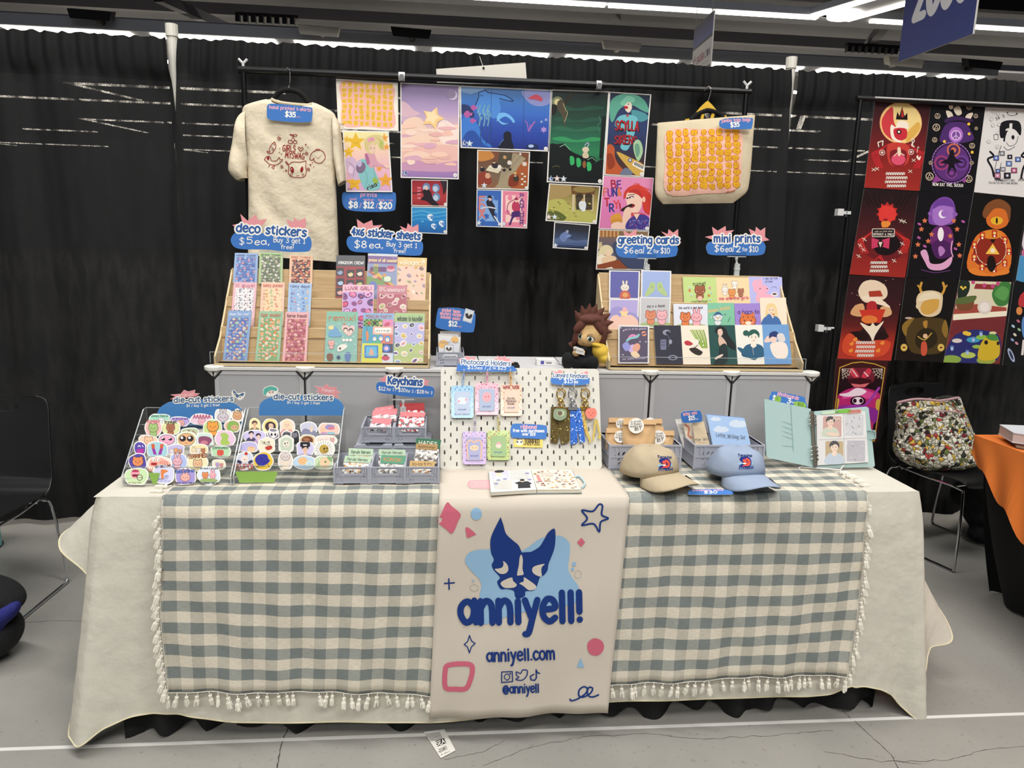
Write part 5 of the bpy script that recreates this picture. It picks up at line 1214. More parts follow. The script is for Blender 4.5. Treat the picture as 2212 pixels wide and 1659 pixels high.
# ================================================================== tote bag
o=thing('tote_bag','big natural canvas tote bag printed with orange animal doodles','tote bag',PY(1.3).at(1523,440));TOTE=o
rows=[(107,706,668,660,.008),(106,730,666,690,.014),(102,830,655,800,.028),(97,960,645,930,.034),(93,1080,634,1040,.032),(100,1125,620,1100,.026),(118,1152,580,1138,.016),(138,1172,540,1166,.004)]
vs,fs=rings(dens(rows,4),ZD,1.285,44,.0008,8)
M_CANV=mat('d3c5a8',.9,bump=(30,.35,.008),vary=.03,name='natural_canvas',spec=.12)
bag=link('bag',vs,fs,[M_CANV],None,o,True)
pl=PY(1.29);P=lambda x,y:pl.at(*zp(ZD,x,y));M_YEL=mat('d8ae3a',.8,bump=(200,.2))
t=MB();t.prism([P(330,648),P(362,610),P(396,578),P(420,600),P(452,640),P(425,628),P(396,622),P(360,632)],(0,.02,0),M_YEL)
for a in (((262,700),(268,684),(290,680),(292,700)),((350,700),(362,650),(376,655),(368,700)),((408,690),(420,650),(436,655),(428,690)),((458,690),(470,662),(504,662),(502,685))):t.prism([P(*q)for q in a],(0,.004,0),M_YEL)
t.build('handle',o,bevel=.002)
A=Art(Surf(bag,PY(1.25)),ZD,.0002,M_CLOTHINK,.0018);A.e('e8b0a0',0,0,1);A.b('eab8a4',[165,750,370,742,575,738,590,900,560,1085,370,1112,160,1112,152,920]);blobs(A,155,748,582,1096,9,9,'dfa92e','c8542c','b4462a',-14,8,5)
A.t('b4462a','anniyell',502,1108,552,1100,12,.14,cheap=True);A.L.pop(0);A.build('printed_doodles',None,None,None,bag)

# ================================================================== price signs
BL,BLd,PKc,WH='3a73bd','2b5a9c','e0949a','efece6'
SG='blue price signs'
def pillsign(surf,tr,outline,texts,label,name='price_sign',bursts=(),smooth=True,extra=None,base=BL,g=SG,th=.0015):
    A=Art(surf,tr,th,M_PAPER);A.edge='d9d6d0';A.clip=None
    for b in bursts:A.base(PKc,b,False,False)
    A.base(base,outline,smooth,False)
    for x in texts:
        x=dict(x);A.t(x.pop('c',WH),x.pop('s'),*x.pop('a'),**x)
    if extra:extra(A)
    return A.build(name,label,'sign',g)
PKT='e8a8b4'
pillsign(PY(1.215),ZB,[352,318,380,302,520,312,680,330,703,350,698,425,678,446,540,446,380,430,350,405,347,350],[dict(c=PKT,s='hand printed t-shirts',a=(366,340,690,364),h=26,wt=.2),dict(s='$35',a=(490,402,570,408),h=38,wt=.24),dict(c=PKT,s='each',a=(576,408,610,412),h=10)],'blue sign reading hand printed t-shirts $35 on the shirt collar')
pillsign(PY(1.24),ZD,[470,690,520,678,640,676,655,690,648,735,630,742,500,740,465,725,462,705],[dict(c=PKT,s='jumbo tote bags',a=(474,702,642,694),h=19,wt=.2),dict(s='$35',a=(527,730,578,726),h=25,wt=.24)],'blue sign reading jumbo tote bags $35 on the canvas bag')
pillsign(PY(YR+.026),ZB,[935,1010,970,990,1140,985,1320,992,1352,1010,1350,1100,1325,1138,1150,1145,990,1132,940,1090],[dict(c=PKT,s='prints',a=(1078,1022,1204,1028),h=32,wt=.18),dict(c=PKT,s='small',a=(992,1054,1046,1054),h=18),dict(c=PKT,s='medium',a=(1100,1058,1180,1060),h=18),dict(c=PKT,s='large / riso',a=(1214,1060,1328,1062),h=17),dict(s='$8',a=(984,1112,1056,1114),h=46,wt=.22),dict(s='$12',a=(1100,1114,1180,1116),h=46,wt=.22),dict(s='$20',a=(1220,1118,1320,1120),h=46,wt=.22),dict(c=PKT,s='/',a=(1070,1112,1084,1112),h=34),dict(c=PKT,s='/',a=(1198,1114,1212,1114),h=34)],'blue sign with small, medium and large prints prices, below the starry print')
# white back of the booth sign
t=MB();pl=PY(1.345);t.prism([pl.at(942,149),pl.at(1135,135),pl.at(1139,184),pl.at(944,178)],(0,.004,0),mat('d6d1c6',.7));o=t.build('blank_sign');prop(o,'blank white card hanging on a string behind the black rod','sign card')
t=MB();a=pl.at(1044.5,147);t.tube([a,a+V((0,.37,.13))],.0015,mat('cfcac0',.6),5);t.ball(a-V((0,.002,0)),.005,mat('111111',.5),8);o2=t.build('string',o)

# ================================================================== grey storage cubes across the back of the table
S_=.2954;CX0=-1.007;CY0,CY1=.42,.722;CT=1.062
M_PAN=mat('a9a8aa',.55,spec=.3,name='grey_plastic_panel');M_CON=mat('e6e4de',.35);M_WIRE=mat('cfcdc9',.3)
o=thing('storage_cube_unit','row of seven light grey storage cubes with white connectors along the table back','storage unit',(0,.57,ZT));CUBES=o
for i in range(7):
    x0,x1=CX0+i*S_,CX0+(i+1)*S_
    t=MB();t.box(x0+.006,x1-.006,CY0,CY0+.003,ZT+.006,CT-.012,M_PAN)
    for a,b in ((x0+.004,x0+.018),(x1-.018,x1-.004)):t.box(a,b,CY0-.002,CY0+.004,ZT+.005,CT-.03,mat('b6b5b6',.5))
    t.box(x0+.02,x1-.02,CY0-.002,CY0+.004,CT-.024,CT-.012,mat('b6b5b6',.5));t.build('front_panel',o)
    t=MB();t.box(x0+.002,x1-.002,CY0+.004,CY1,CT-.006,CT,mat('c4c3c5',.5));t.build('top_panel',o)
for i in range(8):
    x=CX0+i*S_
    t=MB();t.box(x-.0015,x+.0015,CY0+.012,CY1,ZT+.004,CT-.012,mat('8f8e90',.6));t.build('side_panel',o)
    t=MB();t.lathe([(.026,-.010),(.030,-.007),(.031,.0),(.031,.004),(.028,.006)],(x,CY0+.012,CT-.002),M_CON,20)
    for a in (-1,1):t.prism([(x+a*.002,CY0-.003,CT-.03),(x+a*.012,CY0-.003,CT-.02),(x+a*.026,CY0-.003,CT-.006),(x+a*.004,CY0-.003,CT-.006)],(0,.006,0),M_CON)
    for a in (-1,1):t.prism([(x+a*.003,CY0-.0034,CT-.042),(x+a*.032,CY0-.0034,CT-.009),(x+a*.026,CY0-.0034,CT-.009),(x+a*.003,CY0-.0034,CT-.034)],(0,.001,0),mat('1b1b1c',.8))
    t.build('connector',o)
t=MB();t.box(CX0,CX0+7*S_,CY0-.004,CY0+.004,CT-.009,CT-.001,M_WIRE);t.build('front_rail',o)

# ================================================================== wooden tiered racks
M_WOOD=None
def mk_wood():
    m,nt,b=newmat('birch_plywood');L=nt.links.new
    tc=nd(nt,'TexCoord');mp=nd(nt,'Mapping');mp.inputs['Scale'].default_value=(2.5,14,40);n=nd(nt,'TexNoise');n.inputs['Scale'].default_value=3;n.inputs['Detail'].default_value=6
    r=nd(nt,'ValToRGB');r.color_ramp.elements[0].position=.3;r.color_ramp.elements[0].color=lin('a98a5f');r.color_ramp.elements[1].position=.7;r.color_ramp.elements[1].color=lin('bd9f74')
    L(tc.outputs['Object'],mp.inputs[0]);L(mp.outputs[0],n.inputs[0]);L(n.outputs[0],r.inputs[0]);L(r.outputs[0],b.inputs['Base Color']);b.inputs['Roughness'].default_value=.5;return m
M_WOOD=mk_wood();M_PLY=mat('cfba92',.55)
TY=(.685,.605,.525);TILT=math.radians(13)
def rack(label,tops,base):
    z=[];xs=[]
    for (l,r),y in zip(tops,TY):
        a,b=PY(y).at(*l),PY(y).at(*r);z.append((a.z+b.z)/2);xs+=[a.x,b.x]
    a,b=PY(.445).at(*base[0]),PY(.445).at(*base[1]);x0,x1=min(xs[::2]+[a.x]),max(xs[1::2]+[b.x])
    x0,x1=(xs[0]+xs[2]+xs[4]+a.x)/4,(xs[1]+xs[3]+xs[5]+b.x)/4
    zb=CT+.003;o=thing('tiered_rack',label,'display rack',((x0+x1)/2,.57,CT),'wooden tiered racks')
    for i,y in enumerate(TY):
        L=(z[i]-(z[i+1]-.03 if i<2 else zb+.008))/math.cos(TILT);dy,dz=-L*math.sin(TILT),-L*math.cos(TILT)
        t=MB();t.prism([(x0,y,z[i]),(x1,y,z[i]),(x1,y+dy,z[i]+dz),(x0,y+dy,z[i]+dz)],(0,.005,.001),M_WOOD,M_PLY);t.build('back_board',o)
        zz=z[i]+dz;t=MB();t.box(x0+.004,x1-.004,y+dy-.062,y+dy+.002,zz-.004,zz,M_WOOD);t.build('shelf_board',o)
    for x in (x0-.004,x1-.002):
        pr_=[(.70,zb),(.70,z[0]-.01)]
        for i,y in enumerate(TY):
            pr_+=[(y+.004,z[i]-.004),(y-.014,z[i]-.03)]
            if i<2:pr_+=[(TY[i+1]+.02,z[i+1]+.012)]
        pr_+=[(.455,zb+.045),(.437,zb+.03),(.437,zb)]
        t=MB();t.prism([(x,a,b)for a,b in pr_],(.006,0,0),M_PLY);t.build('side_panel',o)
    t=MB();t.box(x0,x1,.432,.47,zb-.001,zb+.008,M_PLY);t.build('front_rail',o)
    t=MB();t.box(x0-.014,x1+.008,.4285,.431,zb+.01,zb+.046,M_CLEAR);t.box(x0-.014,x1+.008,.4284,.4312,zb+.0455,zb+.0468,M_EDGE)
    for x in (x0-.014,x1+.007):t.box(x,x+.0012,.4284,.4312,zb+.01,zb+.046,M_EDGE)
    t.build('clear_lip',o)
    return [Pl((0,y-.009,z[i]),(0,-math.cos(TILT),math.sin(TILT)))for i,y in enumerate(TY)]
RL=rack('birch tiered rack holding the deco sticker and sticker sheet packs',[((497,577),(932,592)),((487,639),(931,651)),((477,703),(929,716))],((474,788),(917,797)))
RR=rack('birch tiered rack holding greeting cards and mini prints beside the plush doll',[((1300,593),(1694,595)),((1304,654),(1704,655)),((1300,714),(1713,715))],((1315,790),(1718,797)))

# ---- little original animals for cards and stickers
def animal(A,x,y,s,kind,col,line='5a4048',face=True,body=True):
    """round animal: bear cat rabbit frog mouse bird dog"""
    lw=s*.09
    def two(f):
        o=[]
        for e in (-1,1):
            if kind in ('bear','mouse','dog'):o.append(oval(x+e*s*.62,y-s*.68,s*.3*f,s*.3*f))
            elif kind== 'rabbit':o.append(oval(x+e*s*.38,y-s*1.15,s*.24*f,s*.62*f,e*.15))
            elif kind== 'cat':o.append([(x+e*s*(.85+.05*f),y-s*.2),(x+e*s*.78,y-s*(.95+.15*f)),(x+e*s*.2,y-s*.75)])
            elif kind== 'frog':o.append(oval(x+e*s*.5,y-s*.7,s*.32*f,s*.32*f))
        return o
    if body:A.e(line,x,y+s*1.15,s*.78,s*.72);A.e(col,x,y+s*1.15,s*.7,s*.64)
    A.U(line,two(1.25)+[oval(x,y,s*1.09,s*.9)]);A.U(col,two(.9)+[oval(x,y,s,s*.81)])
    if face:
        for e in (-1,1):A.e('2c2228',x+e*s*.42,y-s*.02,s*.08,s*.1);A.e('e89a9a',x+e*s*.62,y+s*.22,s*.14,s*.09)
        A.l('4a3038',lw*.7,[x-s*.14,y+s*.14,x,y+s*.24,x+s*.14,y+s*.14],cheap=True)
def hide(A,pts,bits,seed,s0,s1,cols,x0,y0,x1,y1,line=None,rim=None):
    L0=A.lay;r=random.Random(seed);asp=(x1-x0)/max(1,y1-y0);nx=max(1,round((bits*asp)** .5));ny=max(1,-(-bits// nx))
    for k in range(bits):
        x,y,a=x0+(x1-x0)*(k%nx+.5+r.uniform(-.3,.3))/nx,y0+(y1-y0)*(k// nx+.5+r.uniform(-.3,.3))/ny,r.uniform(s0,s1);c=cols[k%len(cols)];q=r.uniform(-1,1)
        A.lay=L0+(k+k// nx)%4*5
        if rim:A.e(rim,x,y,a*1.25,a*1.0,q,10)
        if k%4== 3:A.b(c,[x-a,y,x-a*.3,y-a*.9,x+a*.5,y-a*.5,x+a,y+a*.3,x,y+a*.8],2)
        else:A.e(c,x,y,a,a*(.75 if k%3 else .5),q,10)
        A.e(cols[(k+2)%len(cols)],x+a*.15,y+a*.05,a*.4,a*.3,q,6)
        if line:A.l(line,a*.14,[x-a*.4,y+a*.1,x,y+a*.25,x+a*.4,y+a*.1],cheap=True)
def sub(q,u0,v0,u1,v1):
    (a,b,c,d)=pr(q)
    def at(u,v):return ((a[0]*(1-u)+b[0]*u)*(1-v)+(d[0]*(1-u)+c[0]*u)*v,(a[1]*(1-u)+b[1]*u)*(1-v)+(d[1]*(1-u)+c[1]*u)*v)
    o=[]
    for p in (at(u0,v0),at(u1,v0),at(u1,v1),at(u0,v1)):o+= list(p)
    return o
def packet(pl,tr,q,paper,panel,title,tc,cols,label,name='sticker_sheet',cat='sticker sheet',g='deco sticker sheets on the rack',bits=46,s0=8,s1=16,pz=(.1,.14,.9,.97),seed=1,extra=None,m=None,ty=.1,rim=None,two=None,th=.006):
    A=Art(pl,tr,th,m or M_SLEEVE);A.edge='dad8d6';A.base(paper,q)
    if panel:
        p=sub(q,*pz);A.p(panel,p)
        if two:A.p(two,sub(q,pz[0],(pz[1]+pz[3])/2,pz[2],pz[3]))
        xs=p[::2];ys=p[1::2];A.clip=pr(p)
        if bits:hide(A,None,int(bits*(1.5 if s1<25 else 1)),seed,s0,s1,cols,min(xs),min(ys),max(xs),max(ys),'5a4850',rim)
    A.clip=pr(q)
    if title:
        p=sub(q,.08,0,.92,ty);A.lay+= 24;A.t(tc,title,p[6],p[7],p[4],p[5],(p[7]-p[1])*.62,min(.15,1.9/len(title)))
    if extra:extra(A,q)
    return A.build(name,label,cat,g)
p1,p2,p3=RL
DG='deco sticker sheets on the rack'
packet(p1,ZF,[210,425,432,430,420,720,190,712],'8fabd6','4a6cb4','water types!','2c4480',['7a98d4','e08a94','2e56a4','a8c4e6','86a8dc'],'blue deco sticker sheet, top row of the birch rack',seed=2)
packet(p1.up(.001),ZF,[445,418,668,425,665,735,435,720],'a9c08a','5f6a50','grass types!','2e4a2a',['c8d0b8','8aa060','e8e4dc','4a5440','b8a890'],'crinkled green deco sticker sheet, middle of the top row',seed=3)
packet(p1,ZF,[735,448,955,455,948,735,725,730],'e6b894','33202c','FIRE TYPES!','8c3a2a',['e08a4a','b83a3c','f0c890','c85a3a','e8b0a0'],'peach and black deco sticker sheet, top row of the birch rack',seed=4)
packet(p2,ZF,[200,703,420,708,390,1130,165,1120],'e8b4be','ece6e6','lil guys!','b8607a',['7a6a80','c8b0bc','4a5a70','a8c0cc'],'pink deco sticker sheet with tiny grey doodles, middle row',bits=70,s0=6,s1=11,seed=5)
packet(p2.up(.001),ZF,[465,703,687,708,672,1130,440,1125],'efc2a8','efd0a8','sunny punies!','c8583c',['e8a890','f0b860','9ac080','e07a5a','f4d8b0'],'peach deco sticker sheet with orange fruit doodles, middle row',seed=6,bits=34)
packet(p2,ZF,[725,712,945,718,925,1130,705,1125],'a9c4e4','8fb4dc','rainy days!','3c4a88',['5a66b0','d8a8b4','e0e0ee','7a88c8','e8c890'],'sky blue deco sticker sheet, middle row of the birch rack',seed=7,bits=32)
packet(p3.up(.002),ZF,[148,978,370,978,325,1465,93,1455],'7fa2d0','4a66b0','down the river!','dfe6f2',['e4a898','8ab0dc','f0d0b8','b86a5a','9ad0c0','6a8ac8'],'blue deco sticker sheet with paw shapes, bottom row corner',seed=8,bits=60,s0=12,s1=20)
packet(p3,ZF,[445,982,668,985,635,1472,400,1465],'93bd98','7aa46a','tiger snacks!','c86a3c',['f0a050','f2d2b4','e8b8a0','e07a30','f4e4d0'],'green deco sticker sheet with orange tigers, bottom row',seed=9,bits=50,s0=12,s1=20)
packet(p3,ZF,[695,990,918,995,893,1475,662,1470],'e8aeb0','b05060','&arian friends!','6a2430',['e0889a','f2c4bc','8c2c3c','d8a07a','c86a6a'],'pink and red deco sticker sheet, bottom row of the birch rack',seed=10,bits=56,s0=12,s1=19)
SGp='four by six sticker sheets on the rack'
def ex1(A,q):
    A.p('46464a',sub(q,0,0,1,.25));A.t('e6e4e2','KINGDOM CREW!',*sub(q,.08,.2,.95,.21)[:4],26,.18)
    for u,v,c in ((.14,.38,'8fa0c0'),(.5,.42,'e0c890'),(.82,.4,'e8d0c0'),(.16,.62,'a8c4e0'),(.5,.65,'c08ab0'),(.82,.64,'b8c070'),(.15,.84,'e8a8a8'),(.5,.88,'9aa0d0')):
        p=sub(q,u-.13,v-.09,u+.13,v+.09);A.p('1c181c',p);A.p('3c343c',sub(p,.08,.06,.92,.94));cx,cy=(p[0]+p[4])/2,(p[1]+p[5])/2;A.e(c,cx,cy,26,28);A.b('2a2024',[cx-26,cy,cx-20,cy-30,cx+20,cy-30,cx+27,cy,cx+8,cy-12])
packet(p1,ZF,[1180,448,1455,452,1450,870,1170,865],'46464a','96282e',None,None,[],'dark red sticker sheet with black portrait boxes, top row',g=SGp,bits=0,pz=(0,.25,1,1),extra=ex1)
def ex2(A,q):
    A.p('7a5a90',sub(q,0,.05,1,.22));A.t('efd48a','prince of all cosmos!',*sub(q,.04,.17,.98,.18)[:4],26,.2)
    A.p('7a9a5a',sub(q,0,.5,.7,.74));A.p('b84a48',[1480,600,1560,610,1755,770,1755,800]);A.p('d8b04a',[1480,585,1560,600,1755,750,1755,770]);A.rr('6a3c6e',1500,560,1660,606,18);A.p('d8b450',[1536,560,1545,528,1560,548,1576,526,1580,562]);A.e('7a8a58',1556,590,26,40);A.e('d8a8b8',1700,580,40,30);A.e('b84a6c',1700,565,38,18)
    A.rr('7aa070',1610,650,1710,708,26);A.rr('d8e0c8',1635,650,1700,700,20);A.e('e0a890',1550,655,26,16);A.e('d09a50',1640,640,16);A.e('6a7ab8',1530,740,40,44)
packet(p1.up(.003),ZF,[1482,430,1765,440,1755,880,1465,870],'cfcfd4','8c98bc',None,None,[],'lilac sticker sheet with a slanting rainbow, top row',g=SGp,bits=0,pz=(.01,.05,.99,1),extra=ex2)
packet(p1,ZF,[1765,465,2045,475,2030,885,1750,885],'e8c07a','efc6b0','villagers!','f4ead8',['9a8ab0','d88a7a','e0b060','8a6a50','a8c08a'],'orange and peach sticker sheet titled villagers, top row end',g=SGp,bits=22,s0=12,s1=26,pz=(.02,.2,.98,1),ty=.17,seed=13)
packet(p2,ZF,[1240,728,1540,732,1530,1150,1230,1140],'e8b8c8','c8a0d8','LUVR GRL!','a02a5c',['a0408c','e8709a','5a2a6c','e8a8d8','d83a6a'],'pink and purple sticker sheet titled LUVR GRL, middle row',g=SGp,bits=20,s0=18,s1=36,pz=(.02,.17,.98,1),ty=.12,seed=14,rim='5c2a6a')
packet(p2,ZF,[1572,732,1855,738,1850,1165,1560,1155],'c8808c','b05a68','RPG adventures!','efd4d4',['8c2a30','d8a0a8','e8d8c8','a04a54','b8c078'],'dusty red sticker sheet titled RPG adventures, middle row',g=SGp,bits=18,s0=16,s1=32,pz=(.02,.2,.98,1),ty=.15,seed=15,rim='e8c8cc')
def ex3(A,q):
    A.b('e8c0bc',[1300,1220,1235,1160,1240,1120,1290,1120,1300,1140,1320,1120,1350,1130,1350,1170]);A.e('5a3a34',1268,1160,22);A.e('efd4c0',1268,1168,16);A.e('2c2428',1318,1168,22);A.e('efd4c0',1318,1176,15)
    A.b('6aa0c8',[1100,1215,1130,1150,1170,1130,1210,1180,1235,1220,1160,1230]);A.e('e8d890',1130,1140,26,20);animal(A,1132,1290,30,'cat','e8a8a0');A.b('ece6da',[1190,1330,1230,1300,1280,1305,1270,1340,1200,1370]);A.e('5a4a48',1215,1340,12)
    for x in (1250,1282,1316):A.e('ece6e0',x,1260,15)
    A.e('7a4a2a',1118,1420,32,40);A.e('2c3a6a',1200,1425,18);A.b('5a78b0',[1260,1400,1290,1370,1320,1400,1300,1460,1270,1460]);A.star('d87a4a',1255,1105,16)
packet(p3,ZF,[1088,985,1388,990,1375,1485,1062,1480],'7fbaa0','86b8ac','remix!','c8764a',['dfeee8','b8dcd0'],'mint green sticker sheet titled remix, bottom row',g=SGp,bits=22,s0=5,s1=9,pz=(.0,.2,1,1),ty=.17,extra=ex3,seed=16)
def ex4(A,q):
    for u0,v0,u1,v1,c in ((.02,.12,.64,.26,'8ab04a'),(.64,.12,.98,.26,'e08ab4'),(.02,.26,.33,.6,'4aa0b8'),(.33,.26,.98,.42,'efb0a0'),(.33,.42,.98,.6,'5ab08a'),(.6,.42,.98,.6,'d87a6a'),(.02,.6,.65,.98,'d8d84a'),(.65,.6,.98,.78,'3c3a50'),(.65,.78,.98,.98,'d8dcea')):A.p(c,sub(q,u0,v0,u1,v1))
    for i in range(9):
        for j in range(4):
            if (i+j)%2:p=sub(q,.02+i*.068,.12+j*.035,.088+i*.068,.155+j*.035);A.p('2c5a34',p)
    for u,c in ((.15,'b8503c'),(.33,'1c1c20'),(.52,'e0b88a')):p=sub(q,u,.17,u+.1,.23);A.rr(c,p[0],p[1],p[2],p[5],4)
    p=sub(q,.38,.29,.92,.39);A.rr('f2ece4',p[0],p[1],p[2],p[5],14);A.t('3a3434','party at my igloo',p[0]+12,p[1]+36,p[2]-12,None,18,.12,cheap=True)
    A.b('e0844a',[1462,1190,1472,1170,1488,1200,1484,1260,1470,1270]);A.l('2c2a30',3,[1472,1170,1472,1110])
    for x,y in ((1545,1240),(1605,1238),(1668,1248)):A.e('4a90c8',x,y,26,32);A.e('ece8e4',x,y+8,17,20);A.e('e8b04a',x,y,8,5)
    A.rr('3c7ac4',1448,1310,1580,1430,12);A.rr('5ab4dc',1462,1322,1566,1415,6);A.b('e0a890',[1490,1400,1515,1335,1540,1400]);A.star('4a78d0',1658,1340,42,12,.75);A.e('efc0d0',1658,1340,20);A.b('c83a5c',[1610,1430,1650,1400,1690,1430,1650,1455]);A.e('2c5a3a',1650,1405,20,8);A.e('c84a6a',1664,1108,30,16,-.5)
packet(p3.up(.002),ZF,[1440,1000,1730,1005,1725,1490,1410,1480],'86b4d8','86b4d8','PENGUIN PARTY!','b04a54',[],'patchwork sticker sheet titled PENGUIN PARTY, bottom row',g=SGp,bits=0,pz=(.02,.12,.98,.98),extra=ex4)
packet(p3,ZF,[1740,998,2025,1005,2012,1498,1725,1490],'a9c48a','b8b4dc','welcome to kinzville!','3c4438',['7a4a9c','e8d8a0','3a3a44','e8a8c0','8ab0d0','d8b850'],'lilac and green sticker sheet of ringed doodles, bottom row end',g=SGp,bits=20,s0=14,s1=30,pz=(0,.18,1,1),two='b4c47e',ty=.15,seed=18,rim='ece8ee')
# ---- greeting cards and mini prints
q1,q2,q3=RR
CG,MG='greeting cards on the rack','mini prints on the rack'
def card(pl,q,paper,label,draw,g=MG,m=None,border=None):
    A=Art(pl,ZK,.004,m or M_PAPER);A.edge='e2ded8';A.base(border or paper,q)
    if border:A.p(paper,sub(q,.045,.035,.955,.97))
    A.clip=pr(q);draw(A,q);return A.build('greeting_card' if g== CG else 'mini_print',label,'card' if g== CG else 'print',g)
def d1(A,q):
    animal(A,592,598,36,'rabbit','e2d8c8','4a4050',True,False);A.b('c0442c',[556,640,592,622,630,640,634,690,552,690]);A.e('d8963c',594,660,24,20)
card(q1,[458,450,722,455,714,695,455,690],'3f3f98','indigo greeting card with a white rabbit, top row',d1,CG,M_SLEEVE,'e4e2e0')
def d2(A,q):
    for e in (-1,1):A.b('a8c078',[858+e*12,560,858+e*45,552,858+e*60,590,858+e*95,660,858+e*70,668,858+e*20,630,858+e*8,600]);A.l('6a8a50',4,[858+e*28,575,858+e*40,590,858+e*26,600],True)
card(q1.up(.002),[732,448,988,455,985,700,728,680],'93a8d8','pale blue greeting card with two green hands, top row',d2,CG,M_SLEEVE,'e4e2e0')
def d3(A,q):
    A.b('8f86c4',[470,790,540,760,620,800,690,830,700,900,460,900]);A.b('e8bca8',[470,860,520,830,560,850,640,830,700,880,700,965,460,965]);A.star('f2cc8c',585,815,44,5,.55);A.e('e8a8a8',590,785,20)
card(q2,[458,692,714,695,705,970,452,968],'a89ad0','lilac cloud greeting card, middle row',d3,CG,M_SLEEVE,'e4e2e0')
def duo(A,x,y,s,t,txy):
    A.e('9ab070',x+s*1.1,y+s*1.75,s*3.2,s*.5);animal(A,x,y,s,'bear','d87a44','6a3424');animal(A,x+s*2.15,y,s,'rabbit' if t else 'bear','e8a8b0','8a4a58')
    for k in (-1,0,1):A.l('6a3424',s*.09,[x+k*s*.3,y-s*.7,x+k*s*.25,y-s*.45],cheap=True)
    A.t('3a3236',*txy)
card(q2.up(.002),[718,676,985,682,975,950,712,940],'bdbcbe','grey greeting card reading me n u 4ever, middle row',lambda A,q:duo(A,812,835,44,0,('me n u 4ever',782,768,936,762,24,.12)),CG,M_SLEEVE,'dcdad8')
def d5(A,q):
    A.l('d87ab0',20,[620,1040,650,1005,700,1015],True);A.l('7ac0c0',18,[610,1050,640,1030,690,1020,710,1000],True);A.e('e0884a',755,990,22);A.e('4a3a6a',755,990,34,7,-.3);A.e('c8a8d8',665,1120,46,38);A.e('e09a7a',690,1110,30,40,.5);A.b('8a8ad0',[570,1090,610,1060,640,1110,600,1140]);A.b('e8c8a0',[640,1160,680,1140,720,1180,680,1200])
    for x,y in ((555,940),(580,965),(770,1060),(575,1170),(780,1190),(720,1060)):A.star('e6e0ec',x,y,10,4,.3)
    A.t('cfc4dc','out of all the galaxies',590,962,775,955,18,.12,cheap=True);A.t('cfc4dc','our paths crossed!',570,1215,770,1205,18,.12,cheap=True)
card(q3.up(.003),[535,918,800,922,798,1245,535,1245],'35204a','dark purple galaxy greeting card, bottom row',d5,CG,M_SLEEVE,'e4e2e0')
def d6(A,q):
    animal(A,1232,620,44,'bear','9a5a3a','5a3020');A.e('e8b8a8',1232,690,22,20);A.t('3a4020','trinket',1172,580,1282,572,26,.14);A.t('3a4020','collector',1160,730,1300,724,22,.14)
    for x,y,c in ((1143,622,'d8743c'),(1308,665,'c8703c'),(1315,600,'e08a9a')):A.star(c,x,y,15)
    for x,y in ((1160,662),(1145,597),(1318,700),(1328,640)):A.e('dfe6dc',x,y,10);A.e('8ab0a0',x,y,6)
card(q1,[1085,505,1372,510,1382,732,1098,730],'bcd184','lime green mini print of a brown otter with trinkets, top row',d6)
def d7(A,q):
    animal(A,1445,615,26,'rabbit','ece4dc');animal(A,1528,565,24,'bear','ece8dc');animal(A,1505,640,30,'bear','e0904a');animal(A,1580,630,26,'mouse','a86a4c');A.t('d0607c','me and the girls',1396,702,1645,694,24,.18)
card(q1.up(.001),[1370,510,1648,512,1662,732,1382,733],'efcfa2','peach mini print of four small animals, top row',d7)
def d8(A,q):
    A.e('e8a8bc',1700,560,20,34,.4);A.e('e8a8bc',1745,556,20,36);A.b('e8a8bc',[1690,590,1730,570,1790,580,1820,610,1800,640,1740,650,1695,630]);A.b('e8a8bc',[1720,650,1780,645,1840,660,1880,690,1860,720,1720,720]);A.e('3a2c34',1745,606,5);A.e('3a2c34',1805,606,5);A.e('ece4e4',1868,654,30,18);A.e('5a4a4c',1868,652,20,9);A.t('4a4a7c','I am so full',1775,530,1895,526,20,.12);A.t('4a4a7c','of love',1790,556,1850,552,18,.12);A.l('7a88b8',3,[1840,600,1865,588,1890,602],True)
card(q1,[1645,505,1932,508,1942,728,1660,732],'b3b4e4','lavender mini print of a pink rabbit with a cup, top row end',d8)
card(q2,[1005,735,1302,740,1300,922,1010,920],'d8dae4','pale mini print reading the world is not kind, middle row',lambda A,q:duo(A,1108,850,44,1,('the world is not kind',1050,780,1255,776,20,.12)))
def d10(A,q):
    A.t('d8b070','always festive',1305,812,1490,780,30,.16);animal(A,1385,848,40,'bird','d8dcdc','3a5a6a');A.b('34608a',[1350,840,1370,808,1400,808,1425,838,1388,826]);A.e('e0a040',1385,858,9,6);A.l('2c4a4a',4,[1470,890,1490,850]);A.star('d8e8d8',1330,850,10,4,.3);A.star('3a5a6a',1445,826,10,4,.3)
card(q2.up(.002),[1298,728,1522,728,1532,922,1300,924],'7cbc9c','teal mini print of a festive penguin, middle row',d10)
def d11(A,q):
    A.t('4a2c6c','a born to',1555,822,1738,818,34,.16);animal(A,1640,880,66,'cat','d8743c','6a3424',True,False)
    for x in (1600,1640,1680):A.l('6a3424',5,[x,840,x+3,856])
    A.e('f0e0c8',1645,900,26,15)
card(q2,[1525,732,1748,732,1755,920,1535,922],'9a80c8','purple mini print of an orange tiger face, middle row',d11)
def d12(A,q):person(A,1840,790,44,'eed0b4','e4c890','3f6aa4',0,True);A.b('3f6aa4',[1790,910,1800,840,1830,825,1860,880,1865,915]);A.e('c05040',1858,825,10,5)
card(q2.up(.003),[1742,684,1966,682,1978,922,1755,922],'ead9c2','cream mini print of a blond woman in blue, middle row end',d12)
